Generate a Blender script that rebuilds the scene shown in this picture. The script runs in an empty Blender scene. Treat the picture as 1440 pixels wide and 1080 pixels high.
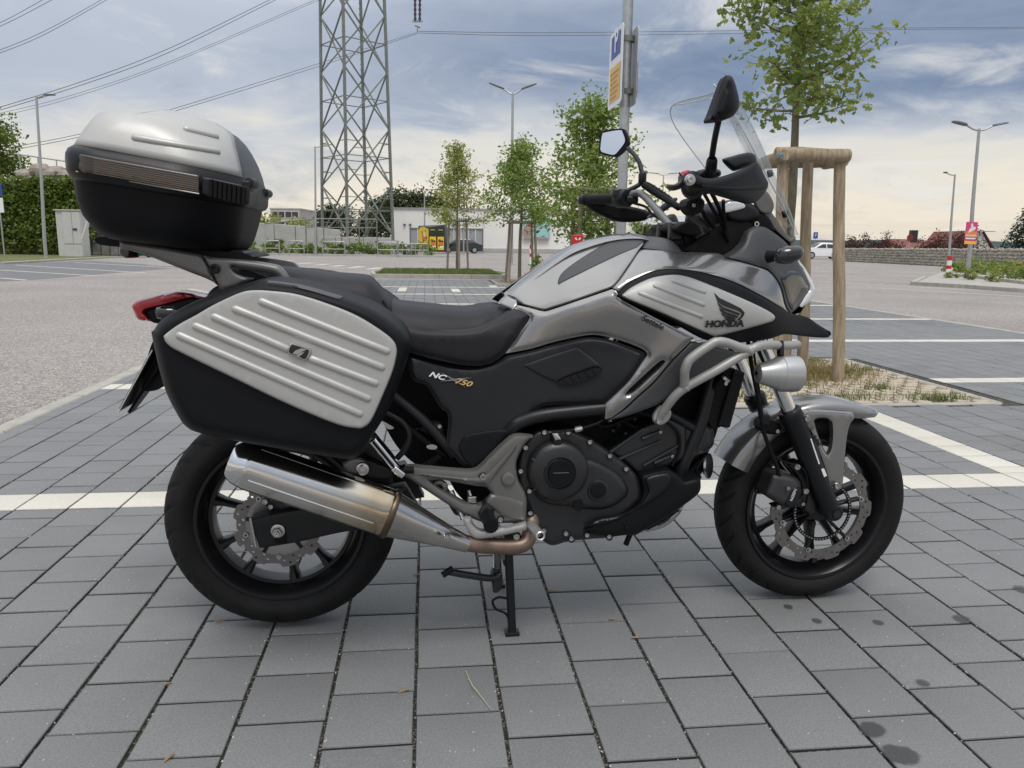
import bpy, bmesh, math, random
from math import sin, cos, pi, radians, sqrt, atan2
from mathutils import Vector, Matrix, geometry, noise

random.seed(11)
S = bpy.context.scene
COL = S.collection

# ------------------------------------------------------------------ camera
F = 1081.0
PITCH, ROLL, EYE = radians(10.381), radians(0.735), 1.0659
sp, cp, sr, cr = sin(PITCH), cos(PITCH), sin(ROLL), cos(ROLL)
_R0, _U0, FW = Vector((1, 0, 0)), Vector((0, sp, cp)), Vector((0, cp, -sp))
RT = cr * _R0 + sr * _U0
UP = -sr * _R0 + cr * _U0
cd = bpy.data.cameras.new('camera')
cd.sensor_width = 36.0
cd.lens = 36.0 * F / 1440.0
cd.clip_start, cd.clip_end = 0.05, 20000
cam = bpy.data.objects.new('camera', cd)
COL.objects.link(cam)
cam.matrix_world = Matrix(((RT.x, UP.x, -FW.x, 0), (RT.y, UP.y, -FW.y, 0), (RT.z, UP.z, -FW.z, EYE), (0, 0, 0, 1)))
S.camera = cam

# ------------------------------------------------------------------ sky, sun, exposure
SUN_EL, SUN_AZ = radians(62), radians(168)      # azimuth from +Y towards +X
SKY = 0.10
S.view_settings.view_transform = 'Standard'
S.view_settings.look = 'None'
S.view_settings.gamma = 1.0
S.view_settings.exposure = 0.54
S.view_settings.use_curve_mapping = False
w = bpy.data.worlds.new('World')
S.world = w
w.use_nodes = True


def build_sky():
    nt = w.node_tree
    N, L = nt.nodes, nt.links
    N.clear()
    out = N.new('ShaderNodeOutputWorld')
    bg = N.new('ShaderNodeBackground')
    bg.inputs[1].default_value = SKY
    L.new(bg.outputs[0], out.inputs[0])
    sky = N.new('ShaderNodeTexSky')
    sky.sky_type = 'NISHITA'
    sky.sun_disc = False
    sky.sun_elevation = SUN_EL
    sky.sun_rotation = SUN_AZ
    sky.air_density = 1.2
    sky.dust_density = 1.5
    tc = N.new('ShaderNodeTexCoord')
    sep = N.new('ShaderNodeSeparateXYZ')
    L.new(tc.outputs['Generated'], sep.inputs[0])

    def math_(op, a, b=None, c=None, clamp=False):
        m = N.new('ShaderNodeMath')
        m.operation = op
        m.use_clamp = clamp
        for i, x in enumerate((a, b, c)):
            if x is None:
                continue
            if isinstance(x, (int, float)):
                m.inputs[i].default_value = x
            else:
                L.new(x, m.inputs[i])
        return m.outputs[0]

    def ramp(x, stops):
        r = N.new('ShaderNodeValToRGB')
        r.color_ramp.interpolation = 'EASE'
        e = r.color_ramp.elements
        while len(e) < len(stops):
            e.new(0.5)
        for el, (p, c) in zip(e, stops):
            el.position = p
            el.color = (*c, 1) if len(c) == 3 else c
        L.new(x, r.inputs[0])
        return r.outputs[0]

    def mix(f, a, b):
        m = N.new('ShaderNodeMix')
        m.data_type = 'RGBA'
        if isinstance(f, (int, float)):
            m.inputs[0].default_value = f
        else:
            L.new(f, m.inputs[0])
        for s, x in ((m.inputs[6], a), (m.inputs[7], b)):
            if isinstance(x, tuple):
                s.default_value = (*x, 1)
            else:
                L.new(x, s)
        return m.outputs[2]

    z = math_('MAXIMUM', sep.outputs[2], 0.0)
    zz = math_('ADD', z, 0.16)
    px = math_('DIVIDE', sep.outputs[0], zz)
    py = math_('DIVIDE', sep.outputs[1], zz)
    comb = N.new('ShaderNodeCombineXYZ')
    L.new(px, comb.inputs[0])
    L.new(py, comb.inputs[1])

    def nz(scale, detail, rough, dist, off):
        mp = N.new('ShaderNodeMapping')
        mp.inputs['Location'].default_value = off
        L.new(comb.outputs[0], mp.inputs[0])
        n = N.new('ShaderNodeTexNoise')
        n.inputs['Scale'].default_value = scale
        n.inputs['Detail'].default_value = detail
        n.inputs['Roughness'].default_value = rough
        n.inputs['Distortion'].default_value = dist
        L.new(mp.outputs[0], n.inputs['Vector'])
        return n.outputs['Fac']

    big = nz(0.55, 5, 0.55, 0.4, (4.3, 1.7, 0))
    med = nz(1.9, 7, 0.6, 0.6, (0.4, 7.1, 3))
    fine = nz(5.5, 6, 0.62, 0.8, (2.2, 0.3, 9))
    # elevation with a ragged edge
    el = math_('ADD', z, math_('MULTIPLY', math_('SUBTRACT', big, 0.5), 0.16))
    el = math_('ADD', el, math_('MULTIPLY', math_('SUBTRACT', med, 0.5), 0.13))
    # deep blue-grey shelf cloud: lies over the middle and right of the view and carries on round to the right
    az = math_('ARCTAN2', sep.outputs[0], sep.outputs[1])
    side = math_('SMOOTH_MIN', math_('MULTIPLY_ADD', az, 2.4, 0.86), 1.0, 0.3)
    side = math_('MAXIMUM', side, 0.12)
    shelf = ramp(el, [(0.0, (0, 0, 0)), (0.125, (0, 0, 0)), (0.19, (1, 1, 1)), (0.245, (.85, .85, .85)), (0.33, (.22, .22, .22)), (0.6, (.3, .3, .3))])
    shelf = math_('MULTIPLY', shelf, side, None, True)
    base = ramp(el, [(0.0, (0.56, 0.505, 0.43)), (0.045, (0.62, 0.56, 0.475)), (0.10, (0.54, 0.52, 0.475)), (0.17, (0.36, 0.39, 0.45)), (0.4, (0.48, 0.52, 0.59)), (1.0, (1.34, 1.37, 1.40))])
    dark = mix(math_('MULTIPLY', math_('SUBTRACT', fine, 0.35), 1.2, None, True), (0.125, 0.168, 0.255), (0.215, 0.26, 0.345))
    c = mix(math_('MULTIPLY', shelf, 1.0), base, dark)
    # bright wisps and grey bellies
    wisp = ramp(med, [(0.0, (0, 0, 0)), (0.52, (0, 0, 0)), (0.72, (1, 1, 1)), (1, (1, 1, 1))])
    c = mix(math_('MULTIPLY', wisp, 0.62), c, (0.60, 0.585, 0.555))
    belly = ramp(nz(1.2, 7, 0.6, 0.5, (9.4, 3.2, 5)), [(0.0, (0, 0, 0)), (0.5, (0, 0, 0)), (0.7, (1, 1, 1)), (1, (1, 1, 1))])
    c = mix(math_('MULTIPLY', belly, 0.5), c, (0.20, 0.245, 0.335))
    # cloud radiance over the sky's own strength, with clear sky glimpsed between
    sc = N.new('ShaderNodeVectorMath')
    sc.operation = 'SCALE'
    L.new(c, sc.inputs[0])
    sc.inputs['Scale'].default_value = 1.0 / SKY
    c2 = mix(0.93, sky.outputs[0], sc.outputs[0])
    L.new(c2, bg.inputs[0])


build_sky()
sd = bpy.data.lights.new('sun', 'SUN')
sd.energy = 1.15
sd.angle = radians(25)
sd.color = (1.0, 0.955, 0.90)
sun = bpy.data.objects.new('sun', sd)
COL.objects.link(sun)
_sd = Vector((sin(SUN_AZ) * cos(SUN_EL), cos(SUN_AZ) * cos(SUN_EL), sin(SUN_EL)))
sun.rotation_euler = (-_sd).to_track_quat('-Z', 'Y').to_euler()
sun.location = _sd * 50


# ------------------------------------------------------------------ from the photograph's rays to places
def ray(px, py):
    return RT * (px - 720) + UP * (540 - py) + FW * F


def gp(px, py, z=0.0):                       # a point on the ground
    d = ray(px, py)
    t = (z - EYE) / d.z
    return Vector((d.x * t, d.y * t, z))


def at(px, py, Y):                           # a point at world depth Y
    d = ray(px, py)
    t = Y / d.y
    return Vector((d.x * t, Y, EYE + d.z * t))


PHI = radians(6.4348)
PU, PV = Vector((cos(PHI), sin(PHI), 0)), Vector((-sin(PHI), cos(PHI), 0))


def pv(u, v, z=0.0):                         # paving frame to world
    return PU * u + PV * v + Vector((0, 0, z))


# ------------------------------------------------------------------ tags
def tag(o, label=None, cat=None, group=None, kind=None):
    if label: o['label'] = label
    if cat: o['category'] = cat
    if group: o['group'] = group
    if kind: o['kind'] = kind
    return o


def thing(name, label, cat, loc=(0, 0, 0), rz=0.0, group=None):
    o = bpy.data.objects.new(name, None)
    o.empty_display_size = 0.2
    COL.objects.link(o)
    o.location = loc
    o.rotation_euler = (0, 0, rz)
    return tag(o, label, cat, group)


def copy_tree(o, parent=None):
    c = o.copy()
    COL.objects.link(c)
    c.parent = parent
    for ch in list(o.children):
        copy_tree(ch, c)
    return c


# ------------------------------------------------------------------ materials
MATS = {}


def mat(name, col, rough=0.6, metal=0.0, var=0.0, vscale=8.0, bump=0.0, bscale=60.0, coat=0.0, col2=None, coords='Object', rvar=0.0, spec=0.5, detail=5, stretch=(1, 1, 1), emit=None):
    if name in MATS:
        return MATS[name]
    m = bpy.data.materials.new(name)
    m.use_nodes = True
    nt = m.node_tree
    N, L = nt.nodes, nt.links
    b = N['Principled BSDF']
    b.inputs['Base Color'].default_value = (*col, 1)
    b.inputs['Roughness'].default_value = rough
    b.inputs['Metallic'].default_value = metal
    b.inputs['Specular IOR Level'].default_value = spec
    if coat:
        b.inputs['Coat Weight'].default_value = coat
        b.inputs['Coat Roughness'].default_value = 0.06
    if emit:
        b.inputs['Emission Color'].default_value = (*emit, 1)
        b.inputs['Emission Strength'].default_value = 1
    if var or col2 or bump or rvar:
        tc = N.new('ShaderNodeTexCoord')
        mp = N.new('ShaderNodeMapping')
        mp.inputs['Scale'].default_value = stretch
        L.new(tc.outputs[coords], mp.inputs[0])
    if var or col2 or rvar:
        n = N.new('ShaderNodeTexNoise')
        n.inputs['Scale'].default_value = vscale
        n.inputs['Detail'].default_value = detail
        n.inputs['Roughness'].default_value = 0.62
        L.new(mp.outputs[0], n.inputs['Vector'])
        r = N.new('ShaderNodeValToRGB')
        c2 = col2 or tuple(min(1, x * (1 + var)) for x in col)
        c1 = col if col2 else tuple(x * (1 - var) for x in col)
        r.color_ramp.elements[0].position = 0.32
        r.color_ramp.elements[1].position = 0.68
        r.color_ramp.elements[0].color = (*c1, 1)
        r.color_ramp.elements[1].color = (*c2, 1)
        L.new(n.outputs['Fac'], r.inputs[0])
        L.new(r.outputs[0], b.inputs['Base Color'])
        if rvar:
            mr = N.new('ShaderNodeMapRange')
            mr.inputs[1].default_value, mr.inputs[2].default_value = 0.3, 0.7
            mr.inputs[3].default_value, mr.inputs[4].default_value = max(0, rough - rvar), min(1, rough + rvar)
            L.new(n.outputs['Fac'], mr.inputs[0])
            L.new(mr.outputs[0], b.inputs['Roughness'])
    if bump:
        n2 = N.new('ShaderNodeTexNoise')
        n2.inputs['Scale'].default_value = bscale
        n2.inputs['Detail'].default_value = 4
        L.new(mp.outputs[0], n2.inputs['Vector'])
        bp = N.new('ShaderNodeBump')
        bp.inputs['Strength'].default_value = bump
        bp.inputs['Distance'].default_value = 0.01
        L.new(n2.outputs['Fac'], bp.inputs['Height'])
        L.new(bp.outputs[0], b.inputs['Normal'])
    MATS[name] = m
    return m


def leaf_mat(name, c1, c2, rough=0.5):
    if name in MATS:
        return MATS[name]
    m = bpy.data.materials.new(name)
    m.use_nodes = True
    N, L = m.node_tree.nodes, m.node_tree.links
    b = N['Principled BSDF']
    b.inputs['Roughness'].default_value = rough
    tr = N.new('ShaderNodeBsdfTranslucent')
    mx = N.new('ShaderNodeMixShader')
    mx.inputs[0].default_value = 0.38
    tc = N.new('ShaderNodeNewGeometry')
    r = N.new('ShaderNodeValToRGB')
    r.color_ramp.elements[0].color = (*c1, 1)
    r.color_ramp.elements[1].color = (*c2, 1)
    L.new(tc.outputs['Random Per Island'], r.inputs[0])
    L.new(r.outputs[0], b.inputs['Base Color'])
    hs = N.new('ShaderNodeHueSaturation')
    hs.inputs['Value'].default_value = 1.5
    L.new(r.outputs[0], hs.inputs['Color'])
    L.new(hs.outputs[0], tr.inputs[0])
    L.new(b.outputs[0], mx.inputs[1])
    L.new(tr.outputs[0], mx.inputs[2])
    L.new(mx.outputs[0], N['Material Output'].inputs[0])
    MATS[name] = m
    return m


# ------------------------------------------------------------------ mesh helpers
def ortho(d):
    d = d.normalized()
    a = Vector((0, 0, 1)) if abs(d.z) < 0.9 else Vector((1, 0, 0))
    x = a.cross(d).normalized()
    return x, d.cross(x).normalized()


def catmull(pts, n=6, closed=False):
    P = [Vector(p) for p in pts]
    if len(P) < 3 and not closed:
        return P
    out = []
    m = len(P)
    rng = m if closed else m - 1
    for i in range(rng):
        p1, p2 = P[i], P[(i + 1) % m]
        p0 = P[(i - 1) % m] if (closed or i > 0) else p1 * 2 - p2
        p3 = P[(i + 2) % m] if (closed or i + 2 < m) else p2 * 2 - p1
        for k in range(n):
            t = k / n
            out.append(0.5 * ((2 * p1) + (p2 - p0) * t + (2 * p0 - 5 * p1 + 4 * p2 - p3) * t * t + (3 * p1 - p0 - 3 * p2 + p3) * t ** 3))
    if not closed:
        out.append(P[-1])
    return out


class MB:
    def __init__(s):
        s.v, s.f = [], []

    def add(s, vs, fs):
        o = len(s.v)
        s.v += [tuple(x) for x in vs]
        s.f += [tuple(i + o for i in f) for f in fs]
        return s

    def box(s, c, size, M=None):
        x, y, z = (k / 2 for k in size)
        vs = [Vector((a * x, b * y, d * z)) for a in (-1, 1) for b in (-1, 1) for d in (-1, 1)]
        if M is not None:
            vs = [M @ q for q in vs]
        c = Vector(c)
        return s.add([q + c for q in vs], [(0, 1, 3, 2), (4, 6, 7, 5), (0, 4, 5, 1), (2, 3, 7, 6), (0, 2, 6, 4), (1, 5, 7, 3)])

    def bar(s, a, b, wx, wy=None):
        a, b = Vector(a), Vector(b)
        x, y = ortho(b - a)
        wx, wy = wx / 2, (wy or wx) / 2
        q = [x * wx + y * wy, -x * wx + y * wy, -x * wx - y * wy, x * wx - y * wy]
        return s.add([a + k for k in q] + [b + k for k in q], [(0, 1, 5, 4), (1, 2, 6, 5), (2, 3, 7, 6), (3, 0, 4, 7), (3, 2, 1, 0), (4, 5, 6, 7)])

    def tube(s, pts, r, n=10, smooth=0, caps=True):
        P = catmull(pts, smooth) if smooth else [Vector(p) for p in pts]
        m = len(P)
        if isinstance(r, (int, float)):
            R = [r] * m
        else:
            R = []
            for i in range(m):
                t = i / (m - 1) * (len(r) - 1)
                k = min(int(t), len(r) - 2)
                R.append(r[k] + (r[k + 1] - r[k]) * (t - k))
        vs, fs = [], []
        px = None
        for i in range(m):
            d = (P[min(i + 1, m - 1)] - P[max(i - 1, 0)])
            if d.length < 1e-9:
                d = Vector((0, 0, 1))
            d.normalize()
            if px is None:
                x, y = ortho(d)
            else:
                x = (px - d * px.dot(d)).normalized()
                y = d.cross(x)
            px = x
            for k in range(n):
                a = 2 * pi * k / n
                vs.append(P[i] + (x * cos(a) + y * sin(a)) * R[i])
        for i in range(m - 1):
            for k in range(n):
                a, b = i * n + k, i * n + (k + 1) % n
                fs.append((a, b, b + n, a + n))
        if caps:
            fs.append(tuple(range(n))[::-1])
            fs.append(tuple((m - 1) * n + k for k in range(n)))
        return s.add(vs, fs)

    def lathe(s, prof, c, axis, n=24, a0=0.0, a1=2 * pi, closed=False):
        """prof: (radius, offset along axis)."""
        c, ax = Vector(c), Vector(axis).normalized()
        x, y = ortho(ax)
        full = abs(a1 - a0 - 2 * pi) < 1e-6
        m = n if full else n + 1
        vs, fs = [], []
        for r, h in prof:
            for k in range(m):
                a = a0 + (a1 - a0) * k / n
                vs.append(c + ax * h + (x * cos(a) + y * sin(a)) * r)
        L = len(prof)
        for i in range(L if closed else L - 1):
            j = (i + 1) % L
            for k in range(n):
                k2 = (k + 1) % m
                fs.append((i * m + k, i * m + k2, j * m + k2, j * m + k))
        return s.add(vs, fs)

    def loft(s, rings, closed=True, caps=True):
        n = len(rings[0])
        vs = [q for r in rings for q in r]
        fs = []
        for i in range(len(rings) - 1):
            for k in range(n if closed else n - 1):
                a, b = i * n + k, i * n + (k + 1) % n
                fs.append((a, b, b + n, a + n))
        if caps:
            fs.append(tuple(range(n))[::-1])
            fs.append(tuple((len(rings) - 1) * n + k for k in range(n)))
        return s.add(vs, fs)

    def ball(s, c, r, n=10, sq=(1, 1, 1)):
        c = Vector(c)
        m = max(4, n // 2)
        prof = [(max(1e-4, sin(pi * i / m)), -cos(pi * i / m)) for i in range(m + 1)]
        t = MB().lathe(prof, (0, 0, 0), (0, 0, 1), n)
        return s.add([c + Vector((q[0] * r * sq[0], q[1] * r * sq[1], q[2] * r * sq[2])) for q in t.v], t.f)

    def mesh(s, name, m, smooth=True, angle=38):
        me = bpy.data.meshes.new(name)
        me.from_pydata(s.v, [], s.f)
        bm = bmesh.new()
        bm.from_mesh(me)
        bmesh.ops.remove_doubles(bm, verts=bm.verts, dist=1e-6)
        bmesh.ops.recalc_face_normals(bm, faces=bm.faces)
        bm.to_mesh(me)
        bm.free()
        if smooth:
            me.polygons.foreach_set('use_smooth', [True] * len(me.polygons))
            me.set_sharp_from_angle(angle=radians(angle))
        if m:
            me.materials.append(m)
        me.update()
        return me

    def build(s, name, m, parent=None, smooth=True, angle=38, bevel=0.0, segs=2, raw=False):
        if raw:
            me = bpy.data.meshes.new(name)
            me.from_pydata(s.v, [], s.f)
            me.materials.append(m)
        else:
            me = s.mesh(name, m, smooth, angle)
        o = bpy.data.objects.new(name, me)
        COL.objects.link(o)
        if parent:
            o.parent = parent
        if bevel:
            md = o.modifiers.new('bevel', 'BEVEL')
            md.width, md.segments = bevel, segs
            md.limit_method = 'ANGLE'
            md.angle_limit = radians(40)
        return o


def link(name, me, parent=None, loc=(0, 0, 0), rz=0.0):
    o = bpy.data.objects.new(name, me)
    COL.objects.link(o)
    o.parent = parent
    o.location = loc
    o.rotation_euler = (0, 0, rz)
    return o


def text(body, size, M, m, name, parent=None, depth=0.0006, align='CENTER', shear=0.0, bold=0.0, xs=1.0):
    """Lettering as a thin raised mesh; M places its x/y plane."""
    cu = bpy.data.curves.new(name, 'FONT')
    cu.body = body
    cu.size = size
    cu.align_x = align
    cu.align_y = 'CENTER'
    cu.extrude = depth
    cu.shear = shear
    cu.offset = bold
    cu.resolution_u = 3
    o = bpy.data.objects.new(name, cu)
    COL.objects.link(o)
    dg = bpy.context.evaluated_depsgraph_get()
    me = bpy.data.meshes.new_from_object(o.evaluated_get(dg))
    bpy.data.objects.remove(o)
    bpy.data.curves.remove(cu)
    me.transform(M @ Matrix.Diagonal((xs, 1, 1, 1)))
    me.materials.clear()
    me.materials.append(m)
    me.name = name
    return link(name, me, parent)


def frame(o, x, y):
    """Matrix with origin o, x axis x, y axis y."""
    o, x, y = Vector(o), Vector(x).normalized(), Vector(y)
    z = x.cross(y).normalized()
    y = z.cross(x)
    return Matrix(((x.x, y.x, z.x, o.x), (x.y, y.y, z.y, o.y), (x.z, y.z, z.z, o.z), (0, 0, 0, 1)))


# ================================================================== GROUND
def asphalt_mat():
    m = mat('asphalt', (0.23, 0.21, 0.195), 0.9, bump=0.5, bscale=140)
    N, L = m.node_tree.nodes, m.node_tree.links
    b = N['Principled BSDF']
    tc = N.new('ShaderNodeTexCoord')
    n1 = N.new('ShaderNodeTexNoise'); n1.inputs['Scale'].default_value = 0.35; n1.inputs['Detail'].default_value = 6
    n2 = N.new('ShaderNodeTexVoronoi'); n2.inputs['Scale'].default_value = 95
    n3 = N.new('ShaderNodeTexNoise'); n3.inputs['Scale'].default_value = 26; n3.inputs['Detail'].default_value = 6
    for n in (n1, n2, n3):
        L.new(tc.outputs['Object'], n.inputs['Vector'])
    r1 = N.new('ShaderNodeValToRGB')
    r1.color_ramp.elements[0].position, r1.color_ramp.elements[1].position = 0.3, 0.7
    r1.color_ramp.elements[0].color = (0.235, 0.212, 0.192, 1)
    r1.color_ramp.elements[1].color = (0.300, 0.272, 0.248, 1)
    L.new(n1.outputs['Fac'], r1.inputs[0])
    sepc = N.new('ShaderNodeSeparateColor')
    L.new(n2.outputs['Color'], sepc.inputs[0])
    mr = N.new('ShaderNodeMapRange'); mr.inputs[3].default_value, mr.inputs[4].default_value = 0.45, 1.6
    L.new(sepc.outputs[0], mr.inputs[0])
    mr2 = N.new('ShaderNodeMapRange'); mr2.inputs[1].default_value, mr2.inputs[2].default_value = 0.3, 0.7
    mr2.inputs[3].default_value, mr2.inputs[4].default_value = 0.82, 1.16
    L.new(n3.outputs['Fac'], mr2.inputs[0])
    mu = N.new('ShaderNodeMath'); mu.operation = 'MULTIPLY'
    L.new(mr.outputs[0], mu.inputs[0]); L.new(mr2.outputs[0], mu.inputs[1])
    sc = N.new('ShaderNodeVectorMath'); sc.operation = 'SCALE'
    L.new(r1.outputs[0], sc.inputs[0]); L.new(mu.outputs[0], sc.inputs['Scale'])
    L.new(sc.outputs[0], b.inputs['Base Color'])
    return m


def paver_mat(name, a, bcol, speck=0.5, dirt=(0.07, 0.066, 0.06)):
    """Concrete block: its own tone per block, fine grain, pale grit specks, slight stains."""
    m = bpy.data.materials.new(name)
    m.use_nodes = True
    N, L = m.node_tree.nodes, m.node_tree.links
    b = N['Principled BSDF']
    b.inputs['Roughness'].default_value = 0.72
    b.inputs['Specular IOR Level'].default_value = 0.45
    g = N.new('ShaderNodeNewGeometry')
    mp = N.new('ShaderNodeMapping')
    mp.vector_type = 'TEXTURE'
    mp.inputs['Rotation'].default_value = (0, 0, PHI)
    L.new(g.outputs['Position'], mp.inputs[0])
    sc = N.new('ShaderNodeVectorMath'); sc.operation = 'MULTIPLY_ADD'
    sc.inputs[1].default_value = (5, 5, 0)
    sc.inputs[2].default_value = (1.16, 0.5, 0)
    L.new(mp.outputs[0], sc.inputs[0])
    # cell id: column, and row shifted by half on every other column
    sx = N.new('ShaderNodeSeparateXYZ'); L.new(sc.outputs[0], sx.inputs[0])
    def mth(op, a, b=None):
        k = N.new('ShaderNodeMath'); k.operation = op
        for i, x in enumerate((a, b)):
            if x is None: continue
            if isinstance(x, (int, float)): k.inputs[i].default_value = x
            else: L.new(x, k.inputs[i])
        return k.outputs[0]
    colid = mth('FLOOR', sx.outputs[0])
    odd = mth('MODULO', mth('ADD', colid, 100), 2.0)
    row = mth('FLOOR', mth('ADD', mth('SUBTRACT', sx.outputs[1], 0.04), mth('MULTIPLY', odd, 0.5)))
    cb = N.new('ShaderNodeCombineXYZ'); L.new(colid, cb.inputs[0]); L.new(row, cb.inputs[1])
    wn = N.new('ShaderNodeTexWhiteNoise'); wn.noise_dimensions = '2D'
    L.new(cb.outputs[0], wn.inputs['Vector'])
    n1 = N.new('ShaderNodeTexNoise'); n1.inputs['Scale'].default_value = 3.2; n1.inputs['Detail'].default_value = 7; n1.inputs['Roughness'].default_value = 0.65
    n2 = N.new('ShaderNodeTexNoise'); n2.inputs['Scale'].default_value = 210; n2.inputs['Detail'].default_value = 4; n2.inputs['Roughness'].default_value = 0.7
    vo = N.new('ShaderNodeTexVoronoi'); vo.inputs['Scale'].default_value = 42
    ns = N.new('ShaderNodeTexNoise'); ns.inputs['Scale'].default_value = 1.1; ns.inputs['Detail'].default_value = 4
    for n in (n1, n2, vo, ns):
        L.new(g.outputs['Position'], n.inputs['Vector'])
    t = mth('ADD', mth('MULTIPLY', wn.outputs['Value'], 0.25), mth('MULTIPLY', n1.outputs['Fac'], 0.6))
    r = N.new('ShaderNodeValToRGB')
    r.color_ramp.elements[0].position, r.color_ramp.elements[1].position = 0.2, 0.85
    r.color_ramp.elements[0].color, r.color_ramp.elements[1].color = (*a, 1), (*bcol, 1)
    L.new(t, r.inputs[0])
    mr = N.new('ShaderNodeMapRange'); mr.inputs[1].default_value, mr.inputs[2].default_value = 0.3, 0.7
    mr.inputs[3].default_value, mr.inputs[4].default_value = 0.75, 1.25
    L.new(n2.outputs['Fac'], mr.inputs[0])
    s2 = N.new('ShaderNodeVectorMath'); s2.operation = 'SCALE'
    L.new(r.outputs[0], s2.inputs[0]); L.new(mr.outputs[0], s2.inputs['Scale'])
    # grit specks
    sp_ = N.new('ShaderNodeMapRange'); sp_.inputs[1].default_value, sp_.inputs[2].default_value = 0.10, 0.055
    L.new(vo.outputs['Distance'], sp_.inputs[0])
    sepc = N.new('ShaderNodeSeparateColor'); L.new(vo.outputs['Color'], sepc.inputs[0])
    keep = mth('GREATER_THAN', sepc.outputs[0], 0.90)
    f = mth('MULTIPLY', mth('MULTIPLY', sp_.outputs[0], keep), speck)
    mx = N.new('ShaderNodeMix'); mx.data_type = 'RGBA'
    L.new(f, mx.inputs[0]); L.new(s2.outputs[0], mx.inputs[6]); mx.inputs[7].default_value = (0.62, 0.6, 0.56, 1)
    # faint grime patches
    gr = N.new('ShaderNodeMapRange'); gr.inputs[1].default_value, gr.inputs[2].default_value = 0.56, 0.74
    gr.inputs[3].default_value, gr.inputs[4].default_value = 0.0, 0.35
    L.new(ns.outputs['Fac'], gr.inputs[0])
    m2 = N.new('ShaderNodeMix'); m2.data_type = 'RGBA'
    L.new(gr.outputs[0], m2.inputs[0]); L.new(mx.outputs[2], m2.inputs[6]); m2.inputs[7].default_value = (*dirt, 1)
    # steep side faces of each block coloured dark, down in the joints
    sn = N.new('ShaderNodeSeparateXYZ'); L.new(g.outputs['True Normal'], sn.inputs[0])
    side_face = mth('LESS_THAN', sn.outputs[2], 0.35)
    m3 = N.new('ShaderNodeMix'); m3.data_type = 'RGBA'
    L.new(side_face, m3.inputs[0]); L.new(m2.outputs[2], m3.inputs[6]); m3.inputs[7].default_value = (0.022, 0.021, 0.018, 1)
    L.new(m3.outputs[2], b.inputs['Base Color'])
    bp = N.new('ShaderNodeBump'); bp.inputs['Strength'].default_value = 0.35; bp.inputs['Distance'].default_value = 0.004
    L.new(n2.outputs['Fac'], bp.inputs['Height']); L.new(bp.outputs[0], b.inputs['Normal'])
    return m


def joint_mat():
    m = mat('joint_grit', (0.03, 0.028, 0.024), 0.95, bump=1.0, bscale=300)
    N, L = m.node_tree.nodes, m.node_tree.links
    b = N['Principled BSDF']
    tc = N.new('ShaderNodeNewGeometry')
    v = N.new('ShaderNodeTexVoronoi'); v.inputs['Scale'].default_value = 230
    L.new(tc.outputs['Position'], v.inputs['Vector'])
    sp_ = N.new('ShaderNodeSeparateColor'); L.new(v.outputs['Color'], sp_.inputs[0])
    r = N.new('ShaderNodeValToRGB')
    e = r.color_ramp.elements
    e[0].color, e[1].color = (0.018, 0.017, 0.014, 1), (0.34, 0.31, 0.27, 1)
    e[1].position = 1.0
    k = e.new(0.55); k.color = (0.03, 0.028, 0.022, 1)
    k = e.new(0.78); k.color = (0.10, 0.09, 0.075, 1)
    L.new(sp_.outputs[0], r.inputs[0])
    n = N.new('ShaderNodeTexNoise'); n.inputs['Scale'].default_value = 1.7; n.inputs['Detail'].default_value = 5
    L.new(tc.outputs['Position'], n.inputs['Vector'])
    mr = N.new('ShaderNodeMapRange'); mr.inputs[1].default_value, mr.inputs[2].default_value = 0.55, 0.68
    L.new(n.outputs['Fac'], mr.inputs[0])
    mx = N.new('ShaderNodeMix'); mx.data_type = 'RGBA'
    mu = N.new('ShaderNodeMath'); mu.operation = 'MULTIPLY'; mu.inputs[1].default_value = 0.6
    L.new(mr.outputs[0], mu.inputs[0]); L.new(mu.outputs[0], mx.inputs[0])
    L.new(r.outputs[0], mx.inputs[6]); mx.inputs[7].default_value = (0.06, 0.065, 0.022, 1)
    L.new(mx.outputs[2], b.inputs['Base Color'])
    return m


M_ASPH = asphalt_mat()
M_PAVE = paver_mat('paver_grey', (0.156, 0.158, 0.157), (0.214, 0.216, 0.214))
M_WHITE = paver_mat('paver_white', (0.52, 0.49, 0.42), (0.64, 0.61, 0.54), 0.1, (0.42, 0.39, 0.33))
M_JOINT = joint_mat()
M_CONC = mat('concrete_pale', (0.36, 0.34, 0.30), 0.85, var=0.16, vscale=6, bump=0.3, bscale=90)
M_CONCG = mat('concrete_grey', (0.40, 0.395, 0.38), 0.85, var=0.12, vscale=1.2, bump=0.2, bscale=40)
M_DIRT = mat('dry_soil', (0.17, 0.13, 0.09), 0.95, col2=(0.27, 0.22, 0.15), vscale=14, bump=0.8, bscale=120)
M_GALV = mat('galvanised_steel', (0.42, 0.43, 0.43), 0.42, metal=0.75, var=0.12, vscale=22, rvar=0.1)
M_GALVD = mat('weathered_steel', (0.20, 0.215, 0.19), 0.55, metal=0.5, var=0.15, vscale=3)
M_PAINTLINE = mat('road_paint', (0.62, 0.60, 0.55), 0.8, col2=(0.48, 0.46, 0.42), vscale=9)
M_WOOD = mat('debarked_pine', (0.21, 0.155, 0.095), 0.85, col2=(0.44, 0.355, 0.245), vscale=4.5, bump=0.5, bscale=24, stretch=(9, 9, 0.9), detail=9)
M_WOODD = mat('weathered_stake', (0.20, 0.165, 0.13), 0.85, col2=(0.32, 0.275, 0.22), vscale=4, bump=0.3, bscale=20, stretch=(6, 6, 1))
M_BLACKP = mat('black_metal', (0.02, 0.02, 0.022), 0.45)

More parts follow.
